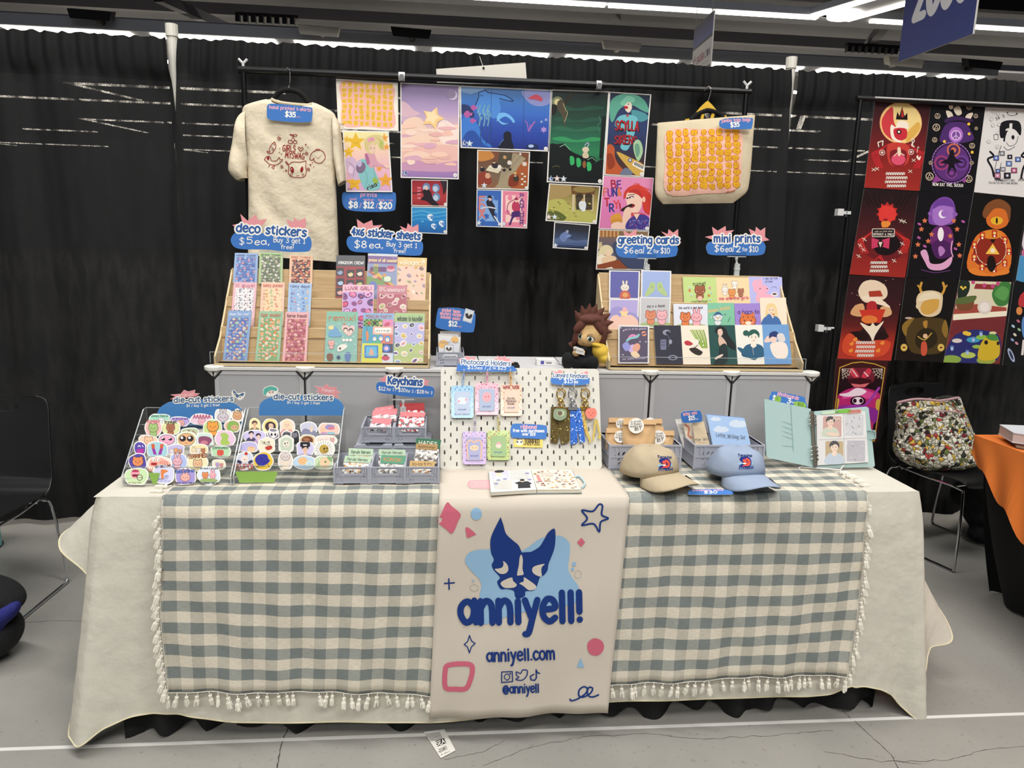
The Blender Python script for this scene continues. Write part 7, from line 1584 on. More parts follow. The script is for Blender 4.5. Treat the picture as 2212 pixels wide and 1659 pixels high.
# ================================================================== grey folding crates
M_CR=mat('a3a5b0',.42,spec=.4,name='grey_crate_plastic')
def stad(cx,cy,w,h,n=6):
    r=h/2;o=[]
    for s,a0 in ((1,-90),(-1,90)):
        for k in range(n+1):
            a=math.radians(a0+180*k/n);o.append((cx+s*(w/2-r)+r*math.cos(a),cy+r*math.sin(a)))
    return o
def slot(cx,cy,w,h,sk):
    return [(cx-w/2-sk,cy-h/2),(cx+w/2-sk,cy-h/2),(cx+w/2+sk,cy+h/2),(cx-w/2+sk,cy+h/2)]
def crate_mb(w,d,h,long=False):
    t=MB();th=.0028
    def wall(L,fr,handle):
        hs=[]
        if handle and not long:
            hs.append(stad(0,h*.74,L*.58,h*.26))
            for sx in (-1,1):
                for i in range(2):
                    for j in range(2):hs.append(slot(sx*(L*.27+i*L*.085),h*(.24+.2*j),L*.03,h*.13,sx*-L*.02))
        else:
            n=13 if handle else max(4,int(L/.012))
            for i in range(n):
                for j in range(3):hs.append(slot(-L*.4+L*.8*(i+.5)/n,h*(.26+.2*j),L*.8/n*.5,h*.14,L*.012))
        t.holed([(-L/2,h*.1),(L/2,h*.1),(L/2,h),(-L/2,h)],hs,fr,th,M_CR)
    wall(w,lambda x,y,k:(x,k,y),True);wall(w,lambda x,y,k:(x,d-k,y),True)
    wall(d,lambda x,y,k:(-w/2+k,d/2+x,y),False);wall(d,lambda x,y,k:(w/2-k,d/2+x,y),False)
    t.box(-w/2+.002,w/2-.002,.002,d-.002,h*.06,h*.1,M_CR)
    e=.0028
    for a,b,z0,z1 in ((-e,e,h*.93,h),(-e*.7,e*.5,h*.5,h*.56),(-e*.7,e*.5,h*.08,h*.13)):
        t.box(-w/2-e,w/2+e,a,b,z0,z1,M_CR);t.box(-w/2-e,w/2+e,d-b,d-a,z0,z1,M_CR);t.box(-w/2+a,-w/2+b,0,d,z0,z1,M_CR);t.box(w/2-b,w/2-a,0,d,z0,z1,M_CR)
    for x in (-w/2,w/2):
        for y in (0,d):t.box(x-e*1.2,x+e*1.2,y-e*1.2,y+e*1.2,h*.04,h*.96,M_CR)
    for s in (-1,1):
        for q in (.36,.42):t.box(s*w*q-.002,s*w*q+.002,-e,0,h*.6,h*.92,M_CR)
    for s in (-1,1):t.box(s*w*.36-w*.12,s*w*.36+w*.12,.001,d-.001,0,h*.07,M_CR);
    t.box(-w*.2,w*.2,.003,.006,h*.0,h*.07,mat('70727c',.6));return t
CRT={}
def crate(x,y,z,w,d,h,label,rz=0,long=False,flip=False,g='small grey folding crates'):
    key=(w,d,h,long)
    if key in CRT:
        o=CRT[key].copy();COL.objects.link(o)
    else:
        o=crate_mb(w,d,h,long).build('storage_crate',loc=(0,0,0));CRT[key]=o
    o.location=(x,y,z+(h if flip else 0));o.rotation_euler=(0,PI if flip else 0,rz);WL[o]=V(o.location);prop(o,label,'crate',g);return o
def cx(px0,px1,py,Y):a,b=PY(Y).at(px0,py),PY(Y).at(px1,py);return (a.x+b.x)/2,b.x-a.x
zc=ZT+.006;YF=.078
xa,_=cx(721,798,1040,YF);xb,_=cx(803,872,1040,YF);xc,_=cx(875,947,1040,YF);CW,CD,CH=.1,.15,.054
crate(xa,YF,zc,CW,CD,CH,'small grey crate of pale green header packs beside the fanart stand');crate(xb,YF,zc,CW,CD,CH,'small grey crate holding the dark mint green header pack');crate(xc,YF,zc,CW,CD,CH,'small grey crate holding the bathtime and dark green packs')
YR0=.245;RH=.074
xr,_=cx(768,848,970,YR0);xr2,_=cx(850,926,970,YR0)
crate(xr,YR0,zc,.118,.165,RH,'upside-down grey crate propping the pink pack crate',0,False,True);crate(xr2+.003,YR0,zc,.118,.165,RH,'upside-down grey crate propping the red pack crate',0,False,True)
YU=.262;zu=zc+RH+.001;xu,_=cx(782,849,935,YU);xv,_=cx(851,920,935,YU)
crate(xu,YU,zu,.099,CD,CH,'raised grey crate full of pink header keychain packs');crate(xv,YU,zu,.099,CD,CH,'raised grey crate full of red header keychain packs')
def hpack(pl,tr,card,bag,hc,txt,tc,pm,label,th=.45,hold=None):
    """header card over a clear bag of keychains: quads tl tr br bl in crop units"""
    q=pr(card);b=pr(bag);P=lambda p:pl.at(*zp(tr,*p));base=(P(q[2])+P(q[3]))/2
    o=thing('keychain_pack',label,'keychain pack',base,'bagged keychain packs in the crates')
    t=MB();n=pl.N
    def f(u,v):
        a=P(b[0]).lerp(P(b[1]),u);c=P(b[3]).lerp(P(b[2]),u);s=math.sin(PI*u)*math.sin(PI*min(1,v*1.0));return a.lerp(c,v)+n*(.007*s+.0016*math.sin(u*19+v*13)-.002)
    t.grid(f,14,12,pm);t.build('pouch',o,True)
    A=Art(pl.up(.001),tr,.002,M_PAPER);A.edge=hc;A.base(hc,card)
    if txt:
        (x0,y0),(x1,y1),(x2,y2),(x3,y3)=q;k=.74;A.t(tc,txt,x0+(x3-x0)*k+(x1-x0)*.12,y0+(y3-y0)*k,x1+(x2-x1)*k-(x1-x0)*.12,y1+(y2-y1)*k,abs(y3-y0)*th,.15)
    A.build('header_card',None,None,None,o)
def CP(y,til=24,z=.82):return Pl((0,y,z),(0,-math.cos(math.radians(til)),math.sin(math.radians(til))))
W1,W2,W3=pouch_mat('c89868','d8b890'),pouch_mat('b8b4ac','8a8078'),pouch_mat('d04a50','8a2a34')
hpack(CP(.165),ZI,[315,1055,630,1065,630,1150,310,1145],[320,1140,630,1145,600,1280,290,1280],'b9cfb2','Hyrule Heroes','3c5040',W1,'upright pale green header pack at the crate back beside the acrylic stand');hpack(CP(.120),ZI,[270,1150,615,1165,590,1245,250,1230],[250,1225,590,1240,560,1420,215,1420],'b9cfb2','Hyrule Heroes','3c5040',W1,'leaning pale green header pack, topmost of its crate')
hpack(CP(.165),ZI,[700,1068,1040,1075,1045,1150,700,1145],[700,1140,1040,1145,1030,1300,690,1300],'b6ccb0','Hyrule Heroes','3c5040',W2,'pale green header pack standing behind the dark mint one');hpack(CP(.125),ZI,[735,1140,1050,1160,1025,1260,720,1245],[720,1240,1030,1255,1010,1410,660,1410],'5a9a7c','KOROK!','d88a4c',W2,'dark mint green header pack with orange lettering in the middle crate')
hpack(CP(.17),ZI,[1175,925,1500,950,1480,1060,1170,1040],[1180,1030,1470,1060,1460,1240,1150,1230],'2f6a4c','HADES','e8e0d0',W2,'dark green header pack standing at the crate back');hpack(CP(.15),ZI,[1180,995,1455,1010,1450,1080,1172,1062],[1175,1055,1450,1075,1440,1250,1140,1240],'b08c58','bathtime!','33281c',W2,'brown bathtime! pack standing before the dark green one');hpack(CP(.11),ZI,[1100,1215,1430,1225,1410,1290,1090,1295],[1090,1280,1420,1285,1400,1420,1080,1420],'c9a56c','bath','33281c',W1,'tan folded bath pack lying low in the crate')
WP=pouch_mat('e8a0a8','3a3a4c')
for i,(c,b,lb,tx)in enumerate((([650,540,890,505,895,570,640,590],[640,580,900,565,900,660,600,660],'pink header pack at the back of the raised crate','Love'),([630,570,940,545,930,620,610,640],[610,620,930,610,920,700,590,700],'pink header pack in the middle of the raised crate',None),([630,665,870,680,850,755,600,730],[600,720,860,740,850,830,560,830],'pink header pack lying lowest in the raised crate',None))):hpack(CP(.35-i*.033,35,.9),ZI,c,b,'dd8087',tx,'f0e4e0',WP,lb)
for i,(c,b,hc,lb)in enumerate((([970,478,1280,475,1280,520,970,530],[975,520,1280,515,1280,600,970,600],'b83034','bright red header pack at the back of the raised crate'),([1000,515,1285,510,1285,575,1000,575],[1000,560,1280,560,1280,640,980,640],'a82a30','deep red header pack in the middle of the raised crate'),([980,590,1300,600,1285,655,970,650],[960,640,1285,645,1280,840,940,840],'d8787c','salmon pink header pack before the red ones'))):hpack(CP(.35-i*.03,35,.9),ZI,c,b,hc,None,'fff',W3,lb)
pillsign(PY(.33),ZI,[665,260,690,215,760,208,1000,225,1300,255,1385,270,1412,315,1400,385,1360,405,1100,400,850,365,720,345,675,310],
  [dict(c=BLd,s='Keychains',a=(815,230,1255,256),h=92,wt=.23,k=1.2,out=WH,ow=.2),dict(s='$12',a=(695,312,785,318),h=46,wt=.17),dict(s='for 1 /',a=(800,318,925,324),h=36,wt=.16),dict(s='$20',a=(950,330,1042,336),h=44,wt=.17),dict(s='for 2',a=(1052,340,1142,344),h=36,wt=.16),dict(s='/',a=(1160,344,1176,346),h=30),dict(s='$28',a=(1186,350,1275,356),h=44,wt=.17),dict(s='for 3',a=(1288,352,1382,364),h=36,wt=.16)],
  'blue sign reading Keychains $12 for 1 above the red packs',bursts=([700,165,745,158,790,118,812,150,845,140,830,200,815,258,770,225,735,235,745,195],[1255,205,1282,150,1305,190,1355,190,1325,225,1345,305,1290,280,1255,300,1265,250]))
clip_stand(871,859,905,PY(.335),'clear clip holding the keychains sign in the red pack crate')

# right-hand crates
YG=.205;xg,wg=cx(1309,1476,1000,YG);xh,wh=cx(1493,1653,1000,YG);LH=.086
crate(xg,YG,zc,.235,.16,LH,'long grey crate filled with brown paper mystery bags',0,True,g='long grey folding crates');crate(xh,YG,zc,.235,.16,LH,'long grey crate filled with letter writing sets',0,True,g='long grey folding crates')
M_KR=mat('c9a478',.85,bump=(40,.4,.006),vary=.05,name='kraft_paper')
def kbag(y,x0,x1,yt,yb,st,label,fold=26):
    pl=PY(y,math.radians(12),.9);P=lambda x,y_:pl.at(*zp(ZL,x,y_));n=pl.N
    o=thing('paper_bag',label,'paper bag',P((x0+x1)/2,yb),'brown paper mystery bags')
    t=MB();t.grid(lambda u,v:P(x0+(x1-x0)*u-14*(1-v)*(u-.5)*-1,yt+fold+(yb-yt-fold)*v)+n*(.022*math.sin(PI*u)** .6*min(1,.15+v*1.2)+.0012*math.sin(u*23+v*9)),16,12,M_KR)
    t.grid(lambda u,v:P(x0+(x1-x0)*u,yt+fold+(yb-yt-fold)*v)-n*.012,2,2,M_KR);t.build('bag',o,True)
    t=MB();t.grid(lambda u,v:P(x0-4+(x1-x0+8)*u,yt+(fold+10)*v)+n*(.006+.004*v),4,2,M_KR);t.build('folded_top',o,solid=.003)
    if st:
        cx_,cy_,r=st;A=Art(pl.up(.024),ZL,.0008,M_PAPER);A.base('ece8e0',oval(cx_,cy_,r,r,0,28),False,False)
        A.t('3a3632','A-grade',cx_-r*.7,cy_-r*.4,cx_+r*.62,cy_-r*.46,r*.27,.14);A.t('3a3632','20 keepers',cx_-r*.75,cy_-r*.1,cx_+r*.7,cy_-r*.14,r*.24,.14);A.t('3a3632','mystery duo',cx_-r*.8,cy_+r*.22,cx_+r*.75,cy_+r*.14,r*.27,.14);A.t('3a3632','$15 ?',cx_-r*.2,cy_+r*.62,cx_+r*.6,cy_+r*.56,r*.36,.17);A.build('sticker_label','round white label',None,None,o)
kbag(.335,120,335,250,470,(214,296,40),'brown paper bag at the crate back beside the pegboard');kbag(.33,385,510,258,470,(430,292,44),'brown paper bag at the crate back, its label half hidden');kbag(.29,430,520,315,470,None,'plain brown paper bag between two labelled ones')
kbag(.265,103,262,326,485,(208,392,46),'short brown paper bag low beside the pegboard');kbag(.262,425,600,346,485,(492,397,54),'short brown paper bag at the end of the crate');kbag(.235,228,465,265,485,(326,310,58),'tallest brown paper bag standing in front with a round label')
def lset(y,q,paper,label,draw,sk=0):
    A=Art(PY(y,math.radians(14),.88),ZL,.007,M_SLEEVE);A.edge='d8d8dc';A.base(paper,q);draw(A,q);return A.build('letter_set',label,'stationery set','letter writing sets in the crate')
lset(.325,[615,262,690,258,740,480,680,480],'d8d4cc','silvery wrapped letter set at the crate edge',lambda A,q:[A.l('b8b4ac',5,[630+k*12,270+k*30,680+k*8,275+k*32])for k in range(6)])
lset(.305,[668,275,760,268,800,490,720,490],'e4d0b8','peach wrapped letter set with an orange scroll',lambda A,q:(A.l('c8744c',14,[690,300,720,330,715,380,740,400],True),))
lset(.28,[745,285,830,278,880,470,772,490],'d6bf9a','kraft brown letter writing set beside the blue ones',lambda A,q:(A.t('3a342c','Letter Writ',740,428,874,420,24,.12),A.scrib('6a6258',790,440,860,8)))
def cloud(A,q):
    for x,y,w in ((920,262,40),(1090,300,70),(960,340,60),(1060,290,40)):A.U('d4e0f0',[oval(x,y,w,w*.34),oval(x-w*.3,y-w*.2,w*.4,w*.3),oval(x+w*.35,y-w*.15,w*.35,w*.26)])
    A.t('2c3440','Letter Writing Set',922,390,1138,412,28,.11);A.scrib('4a5464',985,404,1090,8);A.p('8ab0e0',sub(q,.05,.86,.95,.97))
lset(.29,[842,222,1128,250,1180,480,890,480],'7ba5de','blue letter set hidden just behind the cloud one',lambda A,q:None);lset(.27,[852,228,1135,255,1190,490,905,490],'a4c4ec','sky blue Letter Writing Set with white clouds',cloud)
pillsign(PY(.27),ZL,[660,220,690,202,780,196,806,204,818,250,812,278,790,284,720,288,672,282],[dict(c=PKT,s='letter sets',a=(678,236,780,222),h=24,wt=.2),dict(s='$15',a=(718,268,764,264),h=30,wt=.22),dict(s='each',a=(768,264,790,262),h=9)],'small blue sign reading letter sets $15 in the crate')

# ================================================================== pegboard
t=MB();PT=math.radians(22);pbl=PZ(ZT+.012).at(950,1011);PB0=Pl((pbl.x,pbl.y,pbl.z),(0,-math.cos(PT),math.sin(PT)))
c0,c1,c2,c3=[PB0.at(x,y)for x,y in ((950,1012),(1301,1016),(1293,797),(953,793))]
pw=((c1-c0).length+(c2-c3).length)/2;phh=((c3-c0).length+(c2-c1).length)/2;ex=V((1,0,0));ey=V((0,math.sin(PT),math.cos(PT)));pc=(c0+c1)/2
pc=V(((c0.x+c1.x+c2.x+c3.x)/4,pc.y,(c0.z+c1.z)/2))
hs=[]
for r in range(17):
    for k in range(14):
        x=-pw/2+.014+k*.02*1.97+(0 if r%2== 0 else .0197);y=.018+r*(phh-.034)/16
        if abs(x)<pw/2-.009:hs.append([(a,b)for b,a in [(y+(p-0),x+(q-0))for q,p in [(v,u)for u,v in stad(0,0,.0145,.0052,4)]]])
t.holed(rrect(-pw/2,0,pw/2,phh,.012),hs,lambda x,y,k:pc+ex*x+ey*y+PB0.N*(-k),.005,mat('cfccc2',.5))
o=t.build('pegboard');prop(o,'cream white pegboard with slots leaning against the grey cubes','pegboard')
t=MB();a=PB0.at(1092,1013);t.tube([a+V((-.055,-.03,-.004)),a+V((-.055,.02,-.004)),a+V((-.055,.05,.05)),a+V((.06,.05,.05)),a+V((.06,.02,-.004)),a+V((.06,-.03,-.004))],.003,M_WIRE,6);prop(t.build('wire_easel'),'white wire easel foot under the pegboard middle','easel')
HP=PB0.up(.012);HF=PB0.up(.020)
pillsign(PB0.up(.022),ZJ,[290,640,310,622,540,630,780,640,815,655,820,690,560,692,300,690,284,670],[dict(c='4a6a94',s='Photocard Holders',a=(324,622,776,640),h=42,wt=.2,k=1.2,out=WH,ow=.18),dict(s='$15',a=(380,668,468,670),h=34,wt=.14),dict(s='ea /',a=(474,672,552,674),h=28,wt=.14),dict(s='2',a=(578,672,600,672),h=34,wt=.14),dict(s='for',a=(614,670,646,671),h=22),dict(s='$25',a=(658,672,736,676),h=34,wt=.14)],'blue sign reading Photocard Holders $15ea on the pegboard top',bursts=([300,575,360,565,378,545,410,565,455,555,448,585,330,620,310,600],[620,575,665,572,652,545,700,562,725,545,738,572,778,572,765,590,815,612,700,610]))
pillsign(PB0.up(.014),ZJ,[1148,770,1170,745,1320,740,1490,748,1503,775,1485,810,1320,818,1170,805],[dict(c='4a6a94',s='Lanyard Keychains',a=(1172,742,1488,752),h=36,wt=.2,k=1.2,out=WH,ow=.18),dict(s='$15',a=(1266,796,1350,798),h=40,wt=.16),dict(s='ea',a=(1362,800,1396,800),h=30,wt=.16)],'blue sign reading Lanyard Keychains $15ea on the pegboard',bursts=([1165,690,1210,695,1222,675,1262,690,1230,720,1180,715],[1420,705,1450,700,1480,685,1492,710,1500,745,1440,720]))
pillsign(PB0.up(.006),ZJ,[790,1185,820,1170,960,1175,1090,1185,1113,1205,1108,1290,1085,1312,930,1305,800,1300,785,1280,778,1230],[dict(c=PKT,s='ribbons!',a=(872,1214,1018,1218),h=34,wt=.22),dict(s='free with purchases',a=(800,1246,1088,1250),h=27,wt=.2),dict(s='over $15!',a=(886,1278,1006,1282),h=26,wt=.2)],'blue sign reading ribbons! free with purchases over $15')
A=Art(PB0.up(.004),ZJ,.0006,M_PAPER);A.base('e6cf6c',[806,1315,1075,1315,1073,1392,806,1385]);A.e('ece4d0',860,1342,36,28);A.e('3a3434',842,1340,8);A.e('3a3434',876,1340,8);A.l('4a3a24',4,[826,1345,840,1320,880,1318,895,1345],True);A.t('4a3820','TERRIFIED',905,1352,1044,1352,36,.2);A.t('4a3820','but doing it anyway!',898,1368,1050,1372,16,.18,cheap=True);A.build('ribbon','yellow ribbon reading TERRIFIED under the ribbons sign','ribbon')
# photocard holders
def holder(q,hook,rim,inner,hc,label,seed,art,glit):
    b=pr(q);mid=HP.at(*zp(ZJ,(b[2][0]+b[3][0])/2,b[2][1]));o=thing('photocard_holder',label,'photocard holder',mid,'photocard holders on the pegboard')
    A=Art(HP,ZJ,.004,M_VINYL);A.edge=rim;xs=[p[0]for p in b];ys=[p[1]for p in b];A.base(rim,rrect(min(xs),min(ys),max(xs),max(ys),22),False,False);A.clip=rrect(min(xs)+5,min(ys)+5,max(xs)-5,max(ys)-5,16)
    hide(A,None,110,seed,4,9,glit,min(xs),min(ys),max(xs),max(ys));A.build('frame',None,None,None,o)
    A=Art(HP.up(.0035),ZJ,.0006,M_PAPER);w,h=max(xs)-min(xs),max(ys)-min(ys);x0,y0=min(xs),min(ys);A.base(inner,rrect(x0+w*.17,y0+h*.18,x0+w*.84,y0+h*.88,16),False,False);art(A,x0+w/2,y0+h/2,w,h);A.t('3a5a9c','anniyell',x0+w*.32,y0+h*.76,x0+w*.66,None,15,.16,cheap=True);A.build('photocard',None,None,None,o)
    t=MB();a=HF.at(*zp(ZJ,*hook));e=HP.at(*zp(ZJ,(b[0][0]+b[1][0])/2,b[0][1]+8));L=(a-e).length;n=9
    for s in (-1,1):
        for k in range(n):p=a.lerp(e,(k+.5)/n);t.ball((p.x+s*.0024*math.sin(PI*(k+.5)/n)** .5,p.y,p.z),.0021,mat(hc,.25,.7),6)
    t.build('ball_chain',o)
    t=MB();t.tube([PB0.at(*zp(ZJ,*hook))-PB0.N*.004,HF.at(*zp(ZJ,*hook))+V((0,-.004,0)),HF.at(*zp(ZJ,*hook))+V((0,-.008,.008))],.0018,mat('e2e0da',.4),6);prop(t.build('peg_hook'),'small white peg hook carrying the '+label,'hook','peg hooks')
holder([235,822,438,822,425,1118,232,1118],(350,690),'8fbcd8','b8c4d8','7a9ac8','blue glittery photocard holder',31,lambda A,x,y,w,h:(A.b('d8e4f0',blob(x,y-10,w*.42,h*.22,2)),A.e('e89aa8',x-30,y-5,10),A.e('e8a8b0',x+34,y-18,12)),['4a78b0','c8dcec','6a98c8','e0e8f0'])
holder([452,798,668,798,662,1090,455,1090],(565,690),'eab0c0','aab4cc','e8a0b4','pink photocard holder with an oval window',32,lambda A,x,y,w,h:(A.e('e8a4ac',x,y-18,42,46),A.e('b86a7c',x-10,y-20,6),A.e('b86a7c',x+14,y-22,6)),['a03a6a','f0d0d8','d8708c','5a3a5c'])
holder([688,812,880,812,882,1100,690,1100],(775,690),'efc8b0','e8c8b4','d8a050','peach photocard holder lettered HAVE YOUR CAKE',33,lambda A,x,y,w,h:(A.t('a04a4c','HAVE YOUR',x-w*.38,y-h*.38,x+w*.38,None,26,.2),A.t('5a4a48','Acrylic',x-38,y-6,x+34,None,24,.16),A.t('5a4a48','Photocard',x-48,y+18,x+44,None,22,.16),A.t('5a4a48','Holder',x-36,y+42,x+32,None,22,.16)),['c8744c','e8d8c0','b85a4a','f0d8c0'])
holder([338,1242,552,1242,540,1545,338,1545],(455,1105),'c9b4dc','a8a8c8','c8c4d8','lilac photocard holder with a heart arch',34,lambda A,x,y,w,h:(A.l('efb49a',12,[x-60,y+100,x-66,y-40,x-30,y-70,x,y-50,x+30,y-70,x+66,y-40,x+60,y+100],True),A.e('efc8a8',x,y,40,26),A.e('5a4040',x-14,y,4),A.e('5a4040',x+14,y,4)),['5a5aa0','d8c8e8','8a6ab0','e8b8b0'])
holder([570,1232,770,1232,766,1505,565,1505],(662,1105),'b9cf84','9cb884','c8b860','green photocard holder with strawberries',35,lambda A,x,y,w,h:(A.e('ead0c0',x,y+4,26,24),A.b('e8a0b0',[x-26,y-4,x,y-30,x+28,y-4,x,y-10])),['b84a44','5a7a3c','d8e0a0','c8605a'])
# lanyard keychains
def lanyard(rx,ry,metal,cols,ch,label,seed,loops):
    P=lambda x,y,k=.012:PB0.up(k).at(*zp(ZJ,x,y));o=thing('lanyard_keychain',label,'keychain',P(rx,1360),'lanyard keychains on the pegboard');M=mat(metal,.2,.9)
    t=MB();t.tube([P(rx+40*math.cos(k*PI/12),ry+45*math.sin(k*PI/12),.014+.004*math.sin(k))for k in range(24)],.0022,M,7,True);t.tube([P(rx-8+34*math.cos(k*PI/12),ry+12+40*math.sin(k*PI/12),.018)for k in range(24)],.0014,M,6,True);t.build('ring',o)
    t=MB();t.ball(P(rx,ry+70,.015),(.006,.004,.007),M,8);t.tube([P(rx-10,ry+62),P(rx-24,ry+90),P(rx,ry+118),P(rx+24,ry+90),P(rx+8,ry+62)],.0026,M,7,sm=3);t.box(*[v for q in zip(P(rx-42,ry+150,.016),P(rx+42,ry+118,.008))for v in sorted(q)],M);t.build('clasp',o)
    for j,pts in enumerate(loops):
        A=Art(PB0.up(.010+.003*j),ZJ,.0018,M_CLOTHINK);A.edge=cols[0];A.base(cols[0],pts,False,False);xs=pts[::2];ys=pts[1::2]
        if len(pts)== 8:A.clip=pr(pts)
        r=random.Random(seed+j)
        if len(pts)== 8:
            for k in range(56):A.star(cols[1+k%(len(cols)-1)],r.uniform(min(xs),max(xs)),r.uniform(min(ys),max(ys)),r.uniform(4,9),5,.6)
        A.build('strap',None,None,None,o)
    A=Art(PB0.up(.022),ZJ,.003,M_VINYL)
    if ch:ch(A);A.build('charm',None,None,None,o)
lanyard(1243,895,'c8a45c',['5a4c2c','c8b478','8a7a44','3a3420','a89a60'],lambda A:(A.b('7a8a6c',blob(1232,1085,130,110,4)),A.e('a8b48c',1240,1075,36,28),A.e('5a4a38',1232,1075,22)),'brown and gold patterned lanyard keychain',41,[[1150,1015,1290,1015,1210,1355,1145,1345],[1200,1020,1325,1020,1318,1345,1240,1360]])
lanyard(1350,895,'b8bac0',['3a6ac0','c8d8f0','1c3a8c','8ab0e8','e8ecf4'],None,'blue and white patterned lanyard keychain',42,[[1325,1020,1405,1025,1390,1350,1330,1365],[1370,1040,1425,1030,1465,1335,1415,1350]])
lanyard(1465,895,'c8a45c',['c8b060','d8744c','8a9a4c','efe0a0','c05a3c'],lambda A:(A.b('e07a68',blob(1518,1075,100,100,6)),A.e('a83a34',1500,1072,5),A.e('a83a34',1534,1070,5),A.l('a83a34',4,[1508,1090,1518,1096,1528,1088])),'yellow lanyard keychain with a red tiger charm',43,[[1412,1010,1450,1008,1490,1240,1460,1245],[1460,1240,1490,1240,1520,1325,1508,1350,1496,1345,1500,1325],[1555,1130,1575,1125,1612,1280,1605,1320,1580,1300,1592,1270],[1550,1140,1568,1140,1548,1310,1535,1340,1530,1300]])
for x,lb in ((1243,'brown lanyard'),(1350,'blue lanyard'),(1465,'yellow lanyard')):
    t=MB();a=PB0.at(*zp(ZJ,x,845));t.tube([a-PB0.N*.004,a+PB0.N*.026,a+PB0.N*.03+V((0,0,.008))],.0018,mat('e2e0da',.4),6);prop(t.build('peg_hook'),'small white peg hook carrying the '+lb,'hook','peg hooks')

# ================================================================== things on top of the cubes
cxx,_=cx(945,1000,775,.47);crate(cxx,.475,CT+.001,.09,.12,.05,'small grey crate of booster packs on the cube tops')
for i,(q,lb)in enumerate((([130,320,320,318,318,560,130,560],'white booster sticker pack at the crate back'),([112,345,300,340,300,575,115,575],'white booster sticker pack in the middle'),([125,360,320,375,290,580,118,575],'white booster sticker pack in front with orange corner'))):
    A=Art(PY(.54-i*.018,math.radians(8),1.1),ZJ,.003,M_SLEEVE);A.base('e2e0de',q);A.p('d8d8e0',sub(q,.05,.1,.95,.95));A.e('e8b460',160,440,44,40);A.e('e8b460',265,400,36,30)
    A.t('6a6a70','Pocket Mon',132,434,300,None,22,.12);A.rr('8a94a8',168,445,254,525,12);A.rr('e8e6e4',174,451,248,519,10);A.b('3a3434',[182,480,200,465,210,488,225,465,240,482,225,500,200,500]);A.t('6a6a70','Booster pack',172,562,275,None,14,.14,cheap=True);A.build('booster_pack',lb,'sticker pack','booster sticker packs in the small crate')
pillsign(PY(.52),ZJ,[110,125,140,108,300,108,440,150,455,200,445,300,415,332,250,320,105,290,92,240],[dict(c=PKT,s="pocket 'mons",a=(148,138,314,156),h=32,wt=.2),dict(c=PKT,s='msytery sticker',a=(130,168,328,188),h=30,wt=.2),dict(c=PKT,s='booster packs',a=(136,200,314,222),h=30,wt=.2),dict(s='$12',a=(208,272,286,276),h=44,wt=.22),dict(c=PKT,s='each',a=(290,280,328,286),h=14)],'blue sign for mystery sticker booster packs at $12',extra=lambda A:(A.p('b8c4d8',[365,108,448,135,418,250,335,225]),A.p('dcdcdc',[372,120,438,142,412,238,345,218]),A.b('3a3434',[362,165,385,155,392,180,410,165,428,172,412,205,375,200])))
t=MB();a=PZ(CT+.0005).at(1098,791);t.box(a.x-.035,a.x+.035,a.y-.05,a.y+.02,CT+.001,CT+.012,mat('1a1a1c',.4));t.box(a.x-.03,a.x+.03,a.y-.045,a.y+.015,CT+.012,CT+.0135,mat('0c0c0e',.2));prop(t.build('black_tray',bevel=.003),'flat black phone lying behind the pegboard','phone')
t=MB();a=PZ(CT+.0005).at(1178,788);t.box(a.x-.034,a.x+.034,a.y-.02,a.y+.022,CT+.001,CT+.022,mat('dddcda',.5));t.box(a.x-.02,a.x-.008,a.y-.0206,a.y-.02,CT+.006,CT+.018,mat('4a4a9c',.5));t.box(a.x+.0,a.x+.02,a.y-.0206,a.y-.02,CT+.008,CT+.014,mat('8a8a90',.5));prop(t.build('card_box',bevel=.002),'small white card box behind the pegboard','box')
t=MB();a=PZ(CT+.0005).at(1226,787);t.lathe([(.03,0),(.036,.004),(.035,.0045),(.029,.001)],(a.x,a.y,CT+.001),mat('d8dcdc',.1,alpha=.55),24);prop(t.build('glass_dish',smooth=True),'shallow clear dish beside the plush doll','dish')

